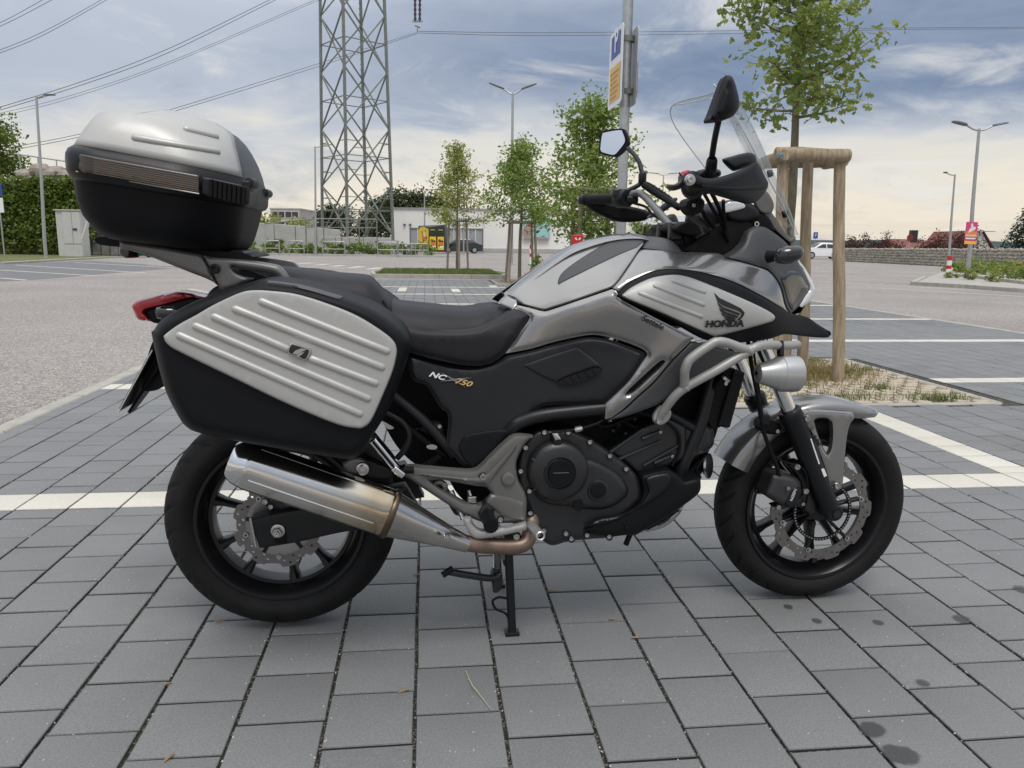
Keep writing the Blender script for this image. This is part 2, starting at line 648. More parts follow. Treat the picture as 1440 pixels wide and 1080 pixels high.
# big sheet to the horizon
mb = MB().add([(-9000, -60, -0.022), (9000, -60, -0.022), (9000, 9000, -0.022), (-9000, 9000, -0.022)], [(0, 1, 2, 3)])
tag(mb.build('asphalt_ground', M_ASPH, smooth=False), kind='structure')

U0, V0 = -0.23239, 2.20844
UL, UR, VN, VF = U0 - 2.1, U0 + 7.9, -0.6, 22.6

mb = MB().add([pv(UL, VN, -0.0085), pv(UR, VN, -0.0085), pv(UR, VF, -0.0085), pv(UL, VF, -0.0085)], [(0, 1, 2, 3)])
bed = tag(mb.build('parking_pavement', M_JOINT, smooth=False), kind='structure')

ISL = (1.92, 4.02, 4.90, 6.98)          # turf paver islands u0 u1 v0 v1
ISL2 = (1.95, 3.75, 12.6, 14.6)
ISL3 = (1.9, 3.3, 20.5, 22.4)
LINES = [3.10844 + 2.6 * i for i in range(7)]


def is_white(u, v):
    for i, l in enumerate(LINES):
        if l - 0.01 < v < l + 0.21:
            return True
    k = round((u - U0 - 0.1) / 0.2)
    if k == 15 and 3.3 < v < 4.9:
        return True
    if k == -2 and 17.1 < v < 18.6 or k == 4 and 16.9 < v < 18.2 or k == 9 and 18.8 < v < 19.6:
        return True
    return False


def paver_mesh(w_, l_, mname, m, near=True):
    a, b = w_ / 2, l_ / 2
    c, d = 0.0042, 0.05
    t = MB()
    rings = [[(x, y, z) for x, y in ((-a + e, -b + e), (a - e, -b + e), (a - e, b - e), (-a + e, b - e))] for e, z in ((0, -d), (0, -c), (c * 0.35, -c * 0.3), (c, 0.0))]
    t.loft([[Vector(q) for q in r] for r in rings], caps=False)
    n = len(t.v)
    t.f.append((n - 4, n - 3, n - 2, n - 1))
    return t


PJ = {}
cells = []
for k in range(-11, 40):
    ua, ub = U0 + 0.2 * k, U0 + 0.2 * (k + 1)
    ua, ub = max(ua, UL), min(ub, UR)
    if ub - ua < 0.05:
        continue
    off = 0.0 if k % 2 else 0.1
    edges = []
    v = V0 - 0.2 * 15 + off
    while v < VF:
        edges.append(v)
        v += 0.2
    # a marking row breaks the bond: it is laid square across every column
    ed = set(round(x, 4) for x in edges)
    for l in LINES:
        ed = {x for x in ed if not (l + 0.02 < x < l + 0.18)} | {round(l, 4), round(l + 0.2, 4)}
    ed = sorted(ed)
    for a, b in zip(ed, ed[1:]):
        if b - a < 0.03:
            continue
        uc, vc = (ua + ub) / 2, (a + b) / 2
        skip = any(i[0] - 0.05 < uc < i[1] + 0.05 and i[2] - 0.05 < vc < i[3] + 0.05 for i in (ISL, ISL2, ISL3))
        if skip:
            continue
        cells.append((uc, vc, ub - ua, b - a, is_white(uc, vc)))


def screen(p):
    d = Vector(p) - Vector((0, 0, EYE))
    q = d.dot(FW)
    if q < 0.2:
        return None
    return 720 + F * d.dot(RT) / q, 540 - F * d.dot(UP) / q


inview = []
for i, c in enumerate(cells):
    q = screen(pv(c[0], c[1]))
    if q and -60 < q[0] < 1500 and q[1] < 1140 and c[1] < 7:
        hidden = 300 < q[0] < 1180 and q[1] < 560
        inview.append((-c[1] + (-50 if hidden else 0), i))
inview.sort(reverse=True)
single = set(i for _, i in inview[:298])
rest = {False: MB(), True: MB()}
rp = random.Random(5)
for i, (uc, vc, wu, lv, wh) in enumerate(cells):
    dz = rp.uniform(-0.0012, 0.0008)
    tx, ty = rp.uniform(-0.004, 0.004), rp.uniform(-0.004, 0.004)
    du, dv, rz = rp.uniform(-0.0012, 0.0012), rp.uniform(-0.0009, 0.0009), rp.uniform(-0.006, 0.006)
    key = (round(wu, 2), round(lv, 2), wh)
    if i in single:
        if key not in PJ:
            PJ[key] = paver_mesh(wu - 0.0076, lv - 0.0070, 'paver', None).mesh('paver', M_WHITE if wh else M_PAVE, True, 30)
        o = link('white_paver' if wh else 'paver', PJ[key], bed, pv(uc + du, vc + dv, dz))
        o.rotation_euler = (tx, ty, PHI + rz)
    else:
        M = Matrix.Translation(pv(uc + du, vc + dv, dz)) @ Matrix.Rotation(PHI + rz, 4, 'Z') @ Matrix.Rotation(tx, 4, 'X') @ Matrix.Rotation(ty, 4, 'Y')
        if vc < 10:
            t = paver_mesh(wu - 0.0076, lv - 0.0070, '', None)
            rest[wh].add([M @ Vector(q) for q in t.v], t.f)
        else:
            a, b = (wu - 0.007) / 2, (lv - 0.006) / 2
            rest[wh].add([M @ Vector(q) for q in ((-a, -b, 0), (a, -b, 0), (a, b, 0), (-a, b, 0))], [(0, 1, 2, 3)])
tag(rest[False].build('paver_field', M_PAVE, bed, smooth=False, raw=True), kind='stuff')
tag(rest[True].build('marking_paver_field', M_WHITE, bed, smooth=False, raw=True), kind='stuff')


def kerb(name, pts, wdt, z1, m=None, z0=-0.15, piece=1.0, parent=None):
    """A row of kerb stones along a polyline (stones are the parts)."""
    root = parent
    if root is None:
        root = bpy.data.objects.new(name, None)
        COL.objects.link(root)
        tag(root, kind='structure')
    for a, b in zip(pts, pts[1:]):
        a, b = Vector(a), Vector(b)
        n = max(1, round((b - a).length / piece))
        for i in range(n):
            p, q = a.lerp(b, i / n), a.lerp(b, (i + 1) / n)
            g = (q - p).normalized() * 0.004
            t = MB()
            x = (q - p).normalized()
            y = Vector((-x.y, x.x, 0)) * (wdt / 2)
            e = 0.008
            p, q = p + g, q - g
            rings = []
            for f_, z in ((1, z0), (1, z1 - e), (1 - e / (wdt / 2), z1)):
                rings.append([Vector((c.x, c.y, z)) for c in (p - y * f_, q - y * f_, q + y * f_, p + y * f_)])
            t.loft(rings, caps=False)
            k = len(t.v)
            t.f.append((k - 4, k - 3, k - 2, k - 1))
            t.build('kerb_stone', m or M_CONC, root, smooth=False)
    return root


kerb('bay_kerb', [pv(UL - 0.055, VN), pv(UL - 0.055, VF)], 0.105, 0.003, piece=1.0)
kerb('far_bay_kerb', [pv(UR + 0.055, VN), pv(UR + 0.055, VF - 3)], 0.105, 0.003, piece=2.0)


# ------------------------------------------------------------------ leaf and grass helpers
def leaf(mb, p, s, R, wide=0.55):
    """One folded leaf."""
    d = Vector((R.gauss(0, 1), R.gauss(0, 1), R.gauss(0, 0.7))).normalized()
    x, y = ortho(d)
    a = R.uniform(0, 6.28)
    side = (x * cos(a) + y * sin(a))
    up = d.cross(side) * (s * 0.16)
    mb.add([p, p + d * s * 0.55 + side * s * wide * 0.5 + up, p + d * s, p + d * s * 0.55 - side * s * wide * 0.5 + up], [(0, 1, 2), (0, 2, 3)])


def lobed_leaf(mb, p, s, R):
    d = Vector((R.gauss(0, 1), R.gauss(0, 1), R.gauss(-0.15, 0.6))).normalized()
    x, y = ortho(d)
    a = R.uniform(0, 6.28)
    sd_ = x * cos(a) + y * sin(a)
    up = d.cross(sd_)
    pr = [(0, 0), (.22, .20), (.34, .10), (.52, .33), (.64, .15), (.80, .24), (1, 0), (.80, -.24), (.64, -.15), (.52, -.33), (.34, -.10), (.22, -.20)]
    vs = [p + d * (q[0] * s) + sd_ * (q[1] * s) + up * (abs(q[1]) * s * 0.4) for q in pr]
    mb.add(vs, [(0, 1, 11), (1, 2, 10, 11), (2, 3, 9, 10), (3, 4, 8, 9), (4, 5, 7, 8), (5, 6, 7)])


def grass(mb, n, area, hmin, hmax, R, z=0.0, wdt=0.004, lean=0.4):
    for _ in range(n):
        p = area(R)
        if p is None:
            continue
        h = R.uniform(hmin, hmax)
        a = R.uniform(0, 6.28)
        l = Vector((cos(a), sin(a), 0)) * h * R.uniform(0, lean)
        sd_ = Vector((-sin(a), cos(a), 0)) * wdt * R.uniform(0.6, 1.2)
        b = Vector((p[0], p[1], z))
        m_ = b + l * 0.35 + Vector((0, 0, h * 0.6))
        mb.add([b - sd_, b + sd_, m_ + sd_ * 0.7, m_ - sd_ * 0.7, b + l + Vector((0, 0, h))], [(0, 1, 2, 3), (3, 2, 4)])


M_DRYG = leaf_mat('dry_grass', (0.20, 0.15, 0.05), (0.36, 0.29, 0.14), 0.8)
M_GRN = leaf_mat('green_grass', (0.07, 0.10, 0.022), (0.15, 0.18, 0.05), 0.7)
M_LAWN = mat('turf', (0.085, 0.10, 0.025), 0.9, col2=(0.16, 0.16, 0.055), vscale=5, bump=0.8, bscale=150)
M_BLOCK = mat('turf_block', (0.37, 0.31, 0.235), 0.9, col2=(0.48, 0.41, 0.32), vscale=7, bump=0.5, bscale=90, coords='Object')


def turf_island(isl, n_dry, n_green, near, tree_uv):
    u0, u1, v0, v1 = isl
    R = random.Random(int(u0 * 100 + v0))
    root = bpy.data.objects.new('planting_bed', None)
    COL.objects.link(root)
    tag(root, kind='structure')
    MB().add([pv(u0, v0, -0.004), pv(u1, v0, -0.004), pv(u1, v1, -0.004), pv(u0, v1, -0.004)], [(0, 1, 2, 3)]).build('soil', M_DIRT, root, smooth=False)
    kerb('kerb', [pv(u0, v0), pv(u1, v0), pv(u1, v1), pv(u0, v1), pv(u0, v0)], 0.055, 0.004, piece=0.98, parent=root)
    bl, bw = 0.148, 0.098
    me = None
    if near:
        t = MB()
        a, b = 0.058, 0.034
        rings = []
        for e, z in ((0, -0.05), (0, 0.0), (0.006, 0.006)):
            rings.append([Vector((x, y, z)) for x, y in ((-a + e, -b * .72 + e), (-a * .7, -b + e), (a * .7, -b + e), (a - e, -b * .72 + e), (a - e, b * .72 - e), (a * .7, b - e), (-a * .7, b - e), (-a + e, b * .72 - e))])
        t.loft(rings, caps=False)
        k = len(t.v)
        t.f.append(tuple(range(k - 8, k)))
        me = t.mesh('turf_block', M_BLOCK, True, 30)
        v = v0 + 0.08
        r = 0
        while v < v1 - 0.06:
            u = u0 + 0.09 + (0.074 if r % 2 else 0)
            while u < u1 - 0.07:
                if (Vector((u, v)) - Vector(tree_uv)).length > 0.46 and R.random() > 0.03:
                    o = link('turf_block', me, root, pv(u + R.uniform(-.004, .004), v + R.uniform(-.004, .004), R.uniform(-0.004, 0.003)), PHI + R.uniform(-.05, .05))
                    o.rotation_euler = (R.uniform(-.03, .03), R.uniform(-.03, .03), PHI + R.uniform(-.04, .04))
                u += bl
            v += bw
            r += 1
    g1, g2 = MB(), MB()
    tu, tv = tree_uv

    def near_tree(R_):
        a, d = R_.uniform(0, 6.28), abs(R_.gauss(0, 0.30))
        u, v = tu + cos(a) * d * 1.25, tv + sin(a) * d * 1.25
        if u0 + .05 < u < u1 - .05 and v0 + .05 < v < v1 - .05:
            q = pv(u, v)
            return q.x, q.y

    clumps = [(R.uniform(u0 + .15, u1 - .15), R.uniform(v0 + .12, v1 - .12), R.uniform(.05, .17)) for _ in range(26)]

    def clump(R_):
        c = R_.choice(clumps)
        u, v = c[0] + R_.gauss(0, c[2]), c[1] + R_.gauss(0, c[2] * .6)
        if u0 + .05 < u < u1 - .05 and v0 + .05 < v < v1 - .05:
            q = pv(u, v)
            return q.x, q.y

    grass(g1, n_dry, near_tree, 0.02, 0.085, R, 0.0, 0.003, 1.5)
    grass(g2, n_green, clump, 0.015, 0.06, R, 0.0, 0.003, 1.2)
    tag(g1.build('dry_grass', M_DRYG, raw=True), 'dry straw-coloured grass on the bed under the staked tree' if near else 'dry grass round a far staked tree', 'grass', kind='stuff')
    tag(g2.build('green_grass', M_GRN, raw=True), 'low green weeds growing between the turf blocks' if near else 'low green weeds on a far tree bed', 'grass', kind='stuff')


turf_island(ISL, 5200, 4200, True, (3.12, 6.23))
turf_island(ISL2, 900, 900, False, (2.9, 13.5))
turf_island(ISL3, 500, 600, False, (2.7, 21.4))

# ------------------------------------------------------------------ long grass island at the end of the bay
gi = bpy.data.objects.new('grass_island', None); COL.objects.link(gi); tag(gi, kind='structure')
gpts = [pv(-1.55, 23.6), pv(2.35, 23.6), pv(2.75, 25.9), pv(2.2, 28.6), pv(-1.2, 28.6), pv(-1.75, 26.0)]
kerb('k', gpts + gpts[:1], 0.12, 0.11, piece=1.0, parent=gi)
MB().add([p + Vector((0, 0, 0.09)) for p in gpts], [tuple(range(6))]).build('turf', M_LAWN, gi, smooth=False)
g = MB()
def gi_area(R):
    u, v = R.uniform(-1.5, 2.3), R.uniform(23.7, 28.4)
    q = pv(u, v); return q.x, q.y
grass(g, 9000, gi_area, 0.03, 0.10, random.Random(3), 0.08, 0.012, 0.8)
tag(g.build('lawn_grass', M_GRN, raw=True), 'short grass on the long kerbed island below a staked tree', 'grass', kind='stuff')


# ------------------------------------------------------------------ painted lines on the asphalt (4 mm sheets)
def stripe(a, b, wdt=0.12, z=-0.017):
    a, b = Vector(a), Vector(b)
    x = (b - a).normalized()
    y = Vector((-x.y, x.x, 0)) * wdt / 2
    t = MB().add([Vector((q.x, q.y, z)) for q in (a - y, b - y, b + y, a + y)], [(0, 1, 2, 3)])
    return tag(t.build('parking_line', M_PAINTLINE, smooth=False), kind='structure')


for a, b in [((0, 390), (38, 393)), ((0, 379), (134, 387)), ((22, 372), (205, 383)), ((105, 368.5), (246, 376)), ((208, 372), (262, 374))]:
    stripe(gp(*a), gp(*b), 0.14)
for a, b in [((390, 366.5), (412, 365.6)), ((420, 370.3), (441, 369.2)), ((444, 372.3), (462, 371)), ((466, 374), (485, 372.4)), ((492, 376), (510, 374)), ((518, 378), (536, 376)), ((545, 379.4), (560, 378)), ((350, 367), (385, 364.8))]:
    stripe(gp(*a), gp(*b), 0.35)
for a, b in [((1134, 394), (1440, 411)), ((1240, 405), (1440, 416)), ((1150, 381), (1290, 388))]:
    stripe(gp(*a), gp(*b), 0.13)
# darker paved stalls at the left and right, laid as thin sheets
M_STALL = mat('stall_paving', (0.15, 0.148, 0.148), 0.85, var=0.14, vscale=3, bump=0.3, bscale=60)
for q in ([(0, 396), (40, 394), (262, 375.5), (130, 366.5), (0, 371)],):
    MB().add([gp(*p, -0.0195) for p in q], [tuple(range(len(q)))]).build('stall_paving', M_STALL, smooth=False)['kind'] = 'structure'


# ================================================================== BACKGROUND THINGS
M_LEAFN = leaf_mat('oak_leaf', (0.12, 0.17, 0.03), (0.28, 0.325, 0.085), 0.45)
M_LEAFM = leaf_mat('lime_leaf', (0.11, 0.175, 0.028), (0.27, 0.34, 0.08), 0.5)
M_LEAFY = leaf_mat('yellow_green_leaf', (0.17, 0.205, 0.035), (0.36, 0.38, 0.10), 0.5)
M_LEAFD = leaf_mat('dark_leaf', (0.025, 0.045, 0.014), (0.06, 0.085, 0.025), 0.6)
M_IVY = leaf_mat('ivy_leaf', (0.055, 0.10, 0.016), (0.20, 0.26, 0.045), 0.5)
M_COPPER = leaf_mat('copper_leaf', (0.045, 0.02, 0.014), (0.10, 0.035, 0.025), 0.6)
M_SPRUCE = leaf_mat('spruce_needle', (0.02, 0.035, 0.025), (0.045, 0.065, 0.045), 0.7)
M_BARK = mat('young_bark', (0.12, 0.105, 0.07), 0.85, col2=(0.20, 0.18, 0.12), vscale=10, bump=0.5, bscale=60, stretch=(3, 3, 1))


def tree(name, label, base, h, z0, rad, n, ls, lm, tr, seed, group=None, lobed=False, prof=None, limbs=22, top=1.0, spread=0.13, sag=0.0):
    R = random.Random(seed)
    root = thing(name, label, 'tree', base, 0, group)
    tk, cr_ = MB(), MB()
    P = [Vector((R.gauss(0, 0.0035) * i, R.gauss(0, 0.0035) * i, h * top * i / 8)) for i in range(9)]
    P[0] = Vector((0, 0, -0.05))
    tk.tube(P, [tr * 1.15, tr, tr * 0.9, tr * 0.7, tr * 0.5, tr * 0.3, tr * 0.1], 10, 3)
    prof = prof or (lambda t: sqrt(max(0, 1 - (2 * t - 0.85) ** 2 / 1.4)))
    tips = []
    for i in range(limbs):
        t = (i + R.uniform(0.1, 0.9)) / limbs
        z = z0 + (h * 0.95 - z0) * t
        k = min(7.99, z / (h * top) * 8)
        st = P[int(k)].lerp(P[int(k) + 1], k - int(k))
        a = i * 2.399 + R.uniform(-.5, .5)
        ln = rad * prof(t) * R.uniform(0.72, 1.12)
        rise = R.uniform(0.15, 0.75) * (0.6 + t * 0.8) - sag
        d = Vector((cos(a), sin(a), rise)).normalized()
        e = st + d * ln
        mid = st.lerp(e, 0.5) + Vector((R.gauss(0, .05), R.gauss(0, .05), -0.05)) * ln
        tk.tube([st, mid, e], [tr * 0.32 * (1 - t * .6), tr * .2 * (1 - t * .6), tr * .05], 6, 3)
        pts = catmull([st, mid, e], 6)
        tips += [(q, 0.65 + 0.35 * j / len(pts)) for j, q in enumerate(pts[len(pts) // 4:])]
        for _ in range(5):
            q = pts[R.randrange(len(pts) // 4, len(pts))]
            d2 = (d + Vector((R.gauss(0, .8), R.gauss(0, .8), R.gauss(0.15, .5)))).normalized() * ln * R.uniform(.2, .5)
            tk.tube([q, q + d2], [tr * .09, tr * .03], 4, 0, False)
            tips += [(q + d2 * s, 1.0) for s in (0.4, 0.7, 1.0)]
    for _ in range(n // 7):
        q, wgt = R.choice(tips)
        s = spread * rad * wgt
        c = q + Vector((R.gauss(0, s), R.gauss(0, s), R.gauss(0, s * 0.9)))
        for _ in range(R.randint(4, 10)):
            s2 = ls * 0.85
            p = c + Vector((R.gauss(0, s2), R.gauss(0, s2), R.gauss(0, s2 * .8)))
            (lobed_leaf if lobed else leaf)(cr_, p, ls * R.uniform(0.55, 1.3), R)
    tk.build('trunk', M_BARK, root)
    tag(cr_.build('crown', lm, root, raw=True), kind='stuff')
    return root


def stake_frame(label, cx, cy, sx, sy, zt, r, m, splay=0.0, group=None, rz=PHI, n=4, rail_r=None):
    root = thing('tree_stake_frame', label, 'tree support', (cx, cy, 0), rz, group)
    corners = [(-sx / 2, -sy / 2), (sx / 2, -sy / 2), (sx / 2, sy / 2), (-sx / 2, sy / 2)][:n] if n == 4 else [(-sx / 2, 0), (sx * .05, -sy / 2), (sx / 2, sy * .2)]
    rr = rail_r or r
    R = random.Random(int(cx * 100))
    for x, y in corners:
        b = Vector((x * (1 + splay), y * (1 + splay), -0.05))
        t = Vector((x, y, zt - rr * 0.4))
        MB().tube([b, b.lerp(t, .5) + Vector((R.uniform(-.006, .006), 0, 0)), t], [r * 1.04, r, r * .95], 14, 4).build('stake', m, root)
    k = len(corners)
    for i in range(k):
        a, b = Vector((*corners[i], zt)), Vector((*corners[(i + 1) % k], zt + 0.0))
        d = (b - a).normalized()
        dz = Vector((0, 0, (rr * 0.55 if i % 2 else 0) + rr * .5))
        e1 = rr * 1.9 if i % 2 == 0 else rr * 0.9
        p, q = a - d * e1 + dz, b + d * e1 + dz
        t = MB().tube([p, p + d * rr * .12, p.lerp(q, .5), q - d * rr * .12, q], [rr * .86, rr, rr * 1.02, rr, rr * .86], 14)
        t.build('rail', m, root)
    return root


# the big staked oak behind the front of the motorcycle
tree('oak_tree', 'young oak tree standing inside the big timber stake frame', (at(1117, 190, 6.5).x, 6.5, 0), 3.95, 2.04, 0.55, 3100, 0.078, M_LEAFN, 0.042, 4, lobed=True, limbs=26, spread=0.13, sag=0.1,
     prof=lambda t: 0.95 - 0.30 * t if t > .12 else 0.80)
fr = thing('tree_stake_frame', 'thick pale timber frame of four posts around the nearest tree', 'tree support', (2.40, 6.5, 0))
_o = Vector((2.40, 6.5, 0))
for f_, t_ in ((gp(1179, 536), at(1181, 224, 6.25)), (gp(1128, 523), at(1136.5, 230, 6.72)), (gp(1095, 537), at(1101, 232, 6.25)), (gp(1104, 522), at(1113, 238, 6.78))):
    f_ = f_ - Vector((0, 0, .05))
    MB().tube([f_ - _o, f_.lerp(t_, .35) + Vector((.006, 0, 0)) - _o, f_.lerp(t_, .7) - Vector((.004, 0, 0)) - _o, t_ - _o], [.046, .047, .044, .043], 16, 4).build('stake', M_WOOD, fr)
for a, b, r_ in ((at(1090, 216.5, 6.20), at(1195, 219, 6.20), .052), (at(1067, 233, 7.0), at(1104, 217.5, 6.14), .05), (at(1074, 229, 6.9), at(1172, 226.5, 6.76), .05), (at(1160, 231, 6.95), at(1186, 227, 6.3), .045)):
    d = (b - a).normalized()
    MB().tube([a - _o, a + d * .008 - _o, a.lerp(b, .33) + Vector((0, 0, .004)) - _o, a.lerp(b, .7) - Vector((0, 0, .004)) - _o, b - d * .008 - _o, b - _o], [r_ * .84, r_ * 1.0, r_ * 1.03, r_, r_ * .98, r_ * .82], 18).build('rail', M_WOOD, fr)
_c = at(1096, 219, 6.15)
tag(MB().tube([_c + Vector((-.012, -.02, -.018)), _c + Vector((.0, -.05, 0)), _c + Vector((.012, -.05, .012))], 0.007, 6, 3).build('blue_tie', mat('blue_tape', (0.05, 0.25, 0.6), 0.5)), 'small blue tie wrapped round the corner of the timber tree frame', 'tie')

tree('lime_tree', 'mid-green young tree directly behind the parking sign pole', (1.32, 13.75, 0), 3.5, 1.05, 0.98, 7600, 0.085, M_LEAFM, 0.045, 8, 'young staked trees', limbs=30, prof=lambda t: 0.95 * (1 - t) ** .6 + .12 if t > .15 else 0.75)
stake_frame('brown stakes under the tree behind the parking sign pole', 1.40, 13.7, 0.62, 0.62, 1.95, 0.040, M_WOODD, 0.10, 'weathered tree stakes')
tree('lime_tree', 'round bushy young tree in front of the turquoise billboard', (0.17, 21.7, 0), 3.75, 1.55, 0.98, 6000, 0.10, M_LEAFM, 0.05, 15, 'young staked trees', limbs=28, prof=lambda t: 1.0 if t < .55 else 1.1 - (t - .2))
stake_frame('tall weathered stakes under the round bushy tree by the billboard', 0.22, 21.75, 0.62, 0.62, 1.62, 0.036, M_WOODD, 0.30, 'weathered tree stakes')
tree('lime_tree', 'yellowish pointed young tree on the long grass island', (-2.02, 27.9, 0), 4.55, 1.55, 1.15, 4600, 0.105, M_LEAFY, 0.05, 21, 'young staked trees', limbs=28, prof=lambda t: 1.05 * (1 - t) + .12)
stake_frame('three grey stakes under the yellowish tree on the grass island', -2.0, 27.9, 0.62, 0.5, 1.80, 0.040, M_WOODD, 0.22, 'weathered tree stakes', n=3)

# small scrub beside the second tree
def bush(name, label, c, r, n, ls, lm, seed, cat='bush', group=None, stems=True, fl=0.0):
    R = random.Random(seed)
    c = Vector(c)
    root = thing(name, label, cat, c, 0, group)
    st, fo = MB(), MB()
    for i in range(max(6, n // 160) if stems else 0):
        a, t = R.uniform(0, 6.28), R.uniform(0.2, 0.8)
        st.tube([Vector((0.2 * r[0] * cos(a), 0.2 * r[1] * sin(a), -0.02)), Vector((t * r[0] * cos(a), t * r[1] * sin(a), r[2] * R.uniform(.7, 1.5)))], [0.012, 0.004], 4)
    nc = max(8, n // 45)
    cl = []
    for _ in range(nc):
        a = R.uniform(0, 6.28)
        t = sqrt(R.random())
        zz = R.uniform(0.1, 1.0) * sqrt(max(0.05, 1 - t * t * .8)) * 2 * R.uniform(.75, 1.1)
        cl.append(Vector((r[0] * t * cos(a), r[1] * t * sin(a), r[2] * zz)))
    for _ in range(n):
        q = R.choice(cl)
        s = 0.17 * min(r)
        leaf(fo, q + Vector((R.gauss(0, s), R.gauss(0, s), R.gauss(0, s))) + Vector((0, 0, 0.03)), ls * R.uniform(.6, 1.3), R)
    if stems:
        st.build('stems', M_BARK, root)
    tag(fo.build('foliage', lm, root, raw=True), kind='stuff')
    return root


p = gp(745, 392)
bush('weed_clump', 'tall thin grey-green weeds beside the stakes of the round tree', (0.62, 21.2, 0), (0.22, 0.2, 0.42), 800, 0.07, M_LEAFM, 5, 'weeds')

# ------------------------------------------------------------------ lamps
M_LAMPH = mat('lamp_head_grey', (0.10, 0.105, 0.11), 0.5)
M_GLASSD = mat('dark_glass', (0.02, 0.022, 0.025), 0.1)


def street_lamp(label, px, ybase, ytop, D, heads, r=0.05, group='street lamps around the car park', tilt=1.0, hl=0.75):
    base = at(px[1], ybase, D)
    base.z = 0
    topp = at(px[0], ytop, D)
    H_ = topp.z
    root = thing('street_lamp', label, 'street lamp', base, 0, group)
    t = Vector((topp.x - base.x, 0, H_))
    MB().tube([(0, 0, -0.1), (0, 0, 1.0), t * 0.5 + Vector((0, 0, 0.0)), t], [r * 1.25, r * 1.2, r, r * 0.75], 12, 2).build('pole', M_GALV, root)
    MB().lathe([(r * 1.25, 0), (r * 2.2, 0.0), (r * 2.2, 0.02), (r * 1.3, 0.05)], (0, 0, -0.01), (0, 0, 1), 12).build('foot_plate', M_GALV, root)
    for dx, up in heads:
        a = t + Vector((0, 0, -0.06))
        e = a + Vector((dx * 0.42, 0, 0.10 + up * .5))
        MB().tube([a, a.lerp(e, .5) + Vector((0, 0, -.03)), e], r * .55, 8, 4).build('arm', M_GALV, root)
        f = e + Vector((dx * hl, 0, up))
        d = (f - e).normalized()
        n = Vector((-d.z, 0, d.x)) if d.x > 0 else Vector((d.z, 0, -d.x))
        y = Vector((0, 1, 0))
        rings = []
        for s_, wy, th in ((0, .06, .03), (.15, .12, .045), (.75, .14, .04), (1, .09, .02)):
            c = e.lerp(f, s_)
            rings.append([c + y * wy + n * 0, c + y * wy * .8 + n * th, c - y * wy * .8 + n * th, c - y * wy, c - y * wy * .9 - n * .02, c + y * wy * .9 - n * .02])
        MB().loft(rings).build('lamp_head', M_LAMPH, root)
    return root


street_lamp('tall single-arm street lamp in front of the ivy wall, left of the cabinet', (51, 65), 362, 135, 41.5, [(1, 0.02)], 0.075, hl=0.55)
street_lamp('single-arm street lamp just left of the lattice pylon', (443, 444), 352, 206, 56, [(1, 0.0)], 0.07, hl=0.5)
street_lamp('double-headed street lamp rising above the round bushy tree', (721, 719), 366, 131, 40, [(1, 0.28), (-1, 0.28)], 0.075, hl=0.75)
street_lamp('small single-arm lamp in front of the white shop wall near the yellow containers', (597, 597), 352, 268, 80, [(1, 0.05)], 0.07, hl=0.9)
street_lamp('single-arm lamp half hidden inside the yellowish tree', (652, 652), 352, 252, 72, [(-1, 0.0)], 0.06, hl=0.8)
street_lamp('small distant double-headed lamp seen between the mirror and the handlebar', (933, 930), 352, 246, 75, [(1, 0.1), (-1, 0.1)], 0.07, hl=1.0)
street_lamp('double-headed lamp on a leaning pole carrying the pink poster', (1377, 1359), 394, 181, 26.5, [(1, 0.10), (-1, 0.12)], 0.06, hl=0.48)
street_lamp('single-headed lamp on a slim leaning pole behind the red and white bollard', (1343, 1333), 372, 245, 40, [(-1, 0.03)], 0.055, hl=0.15)
street_lamp('short distant lamp behind the stone-basket wall, right of the poster', (1376, 1374), 357, 326, 75, [(1, 0.0)], 0.06, hl=1.2)

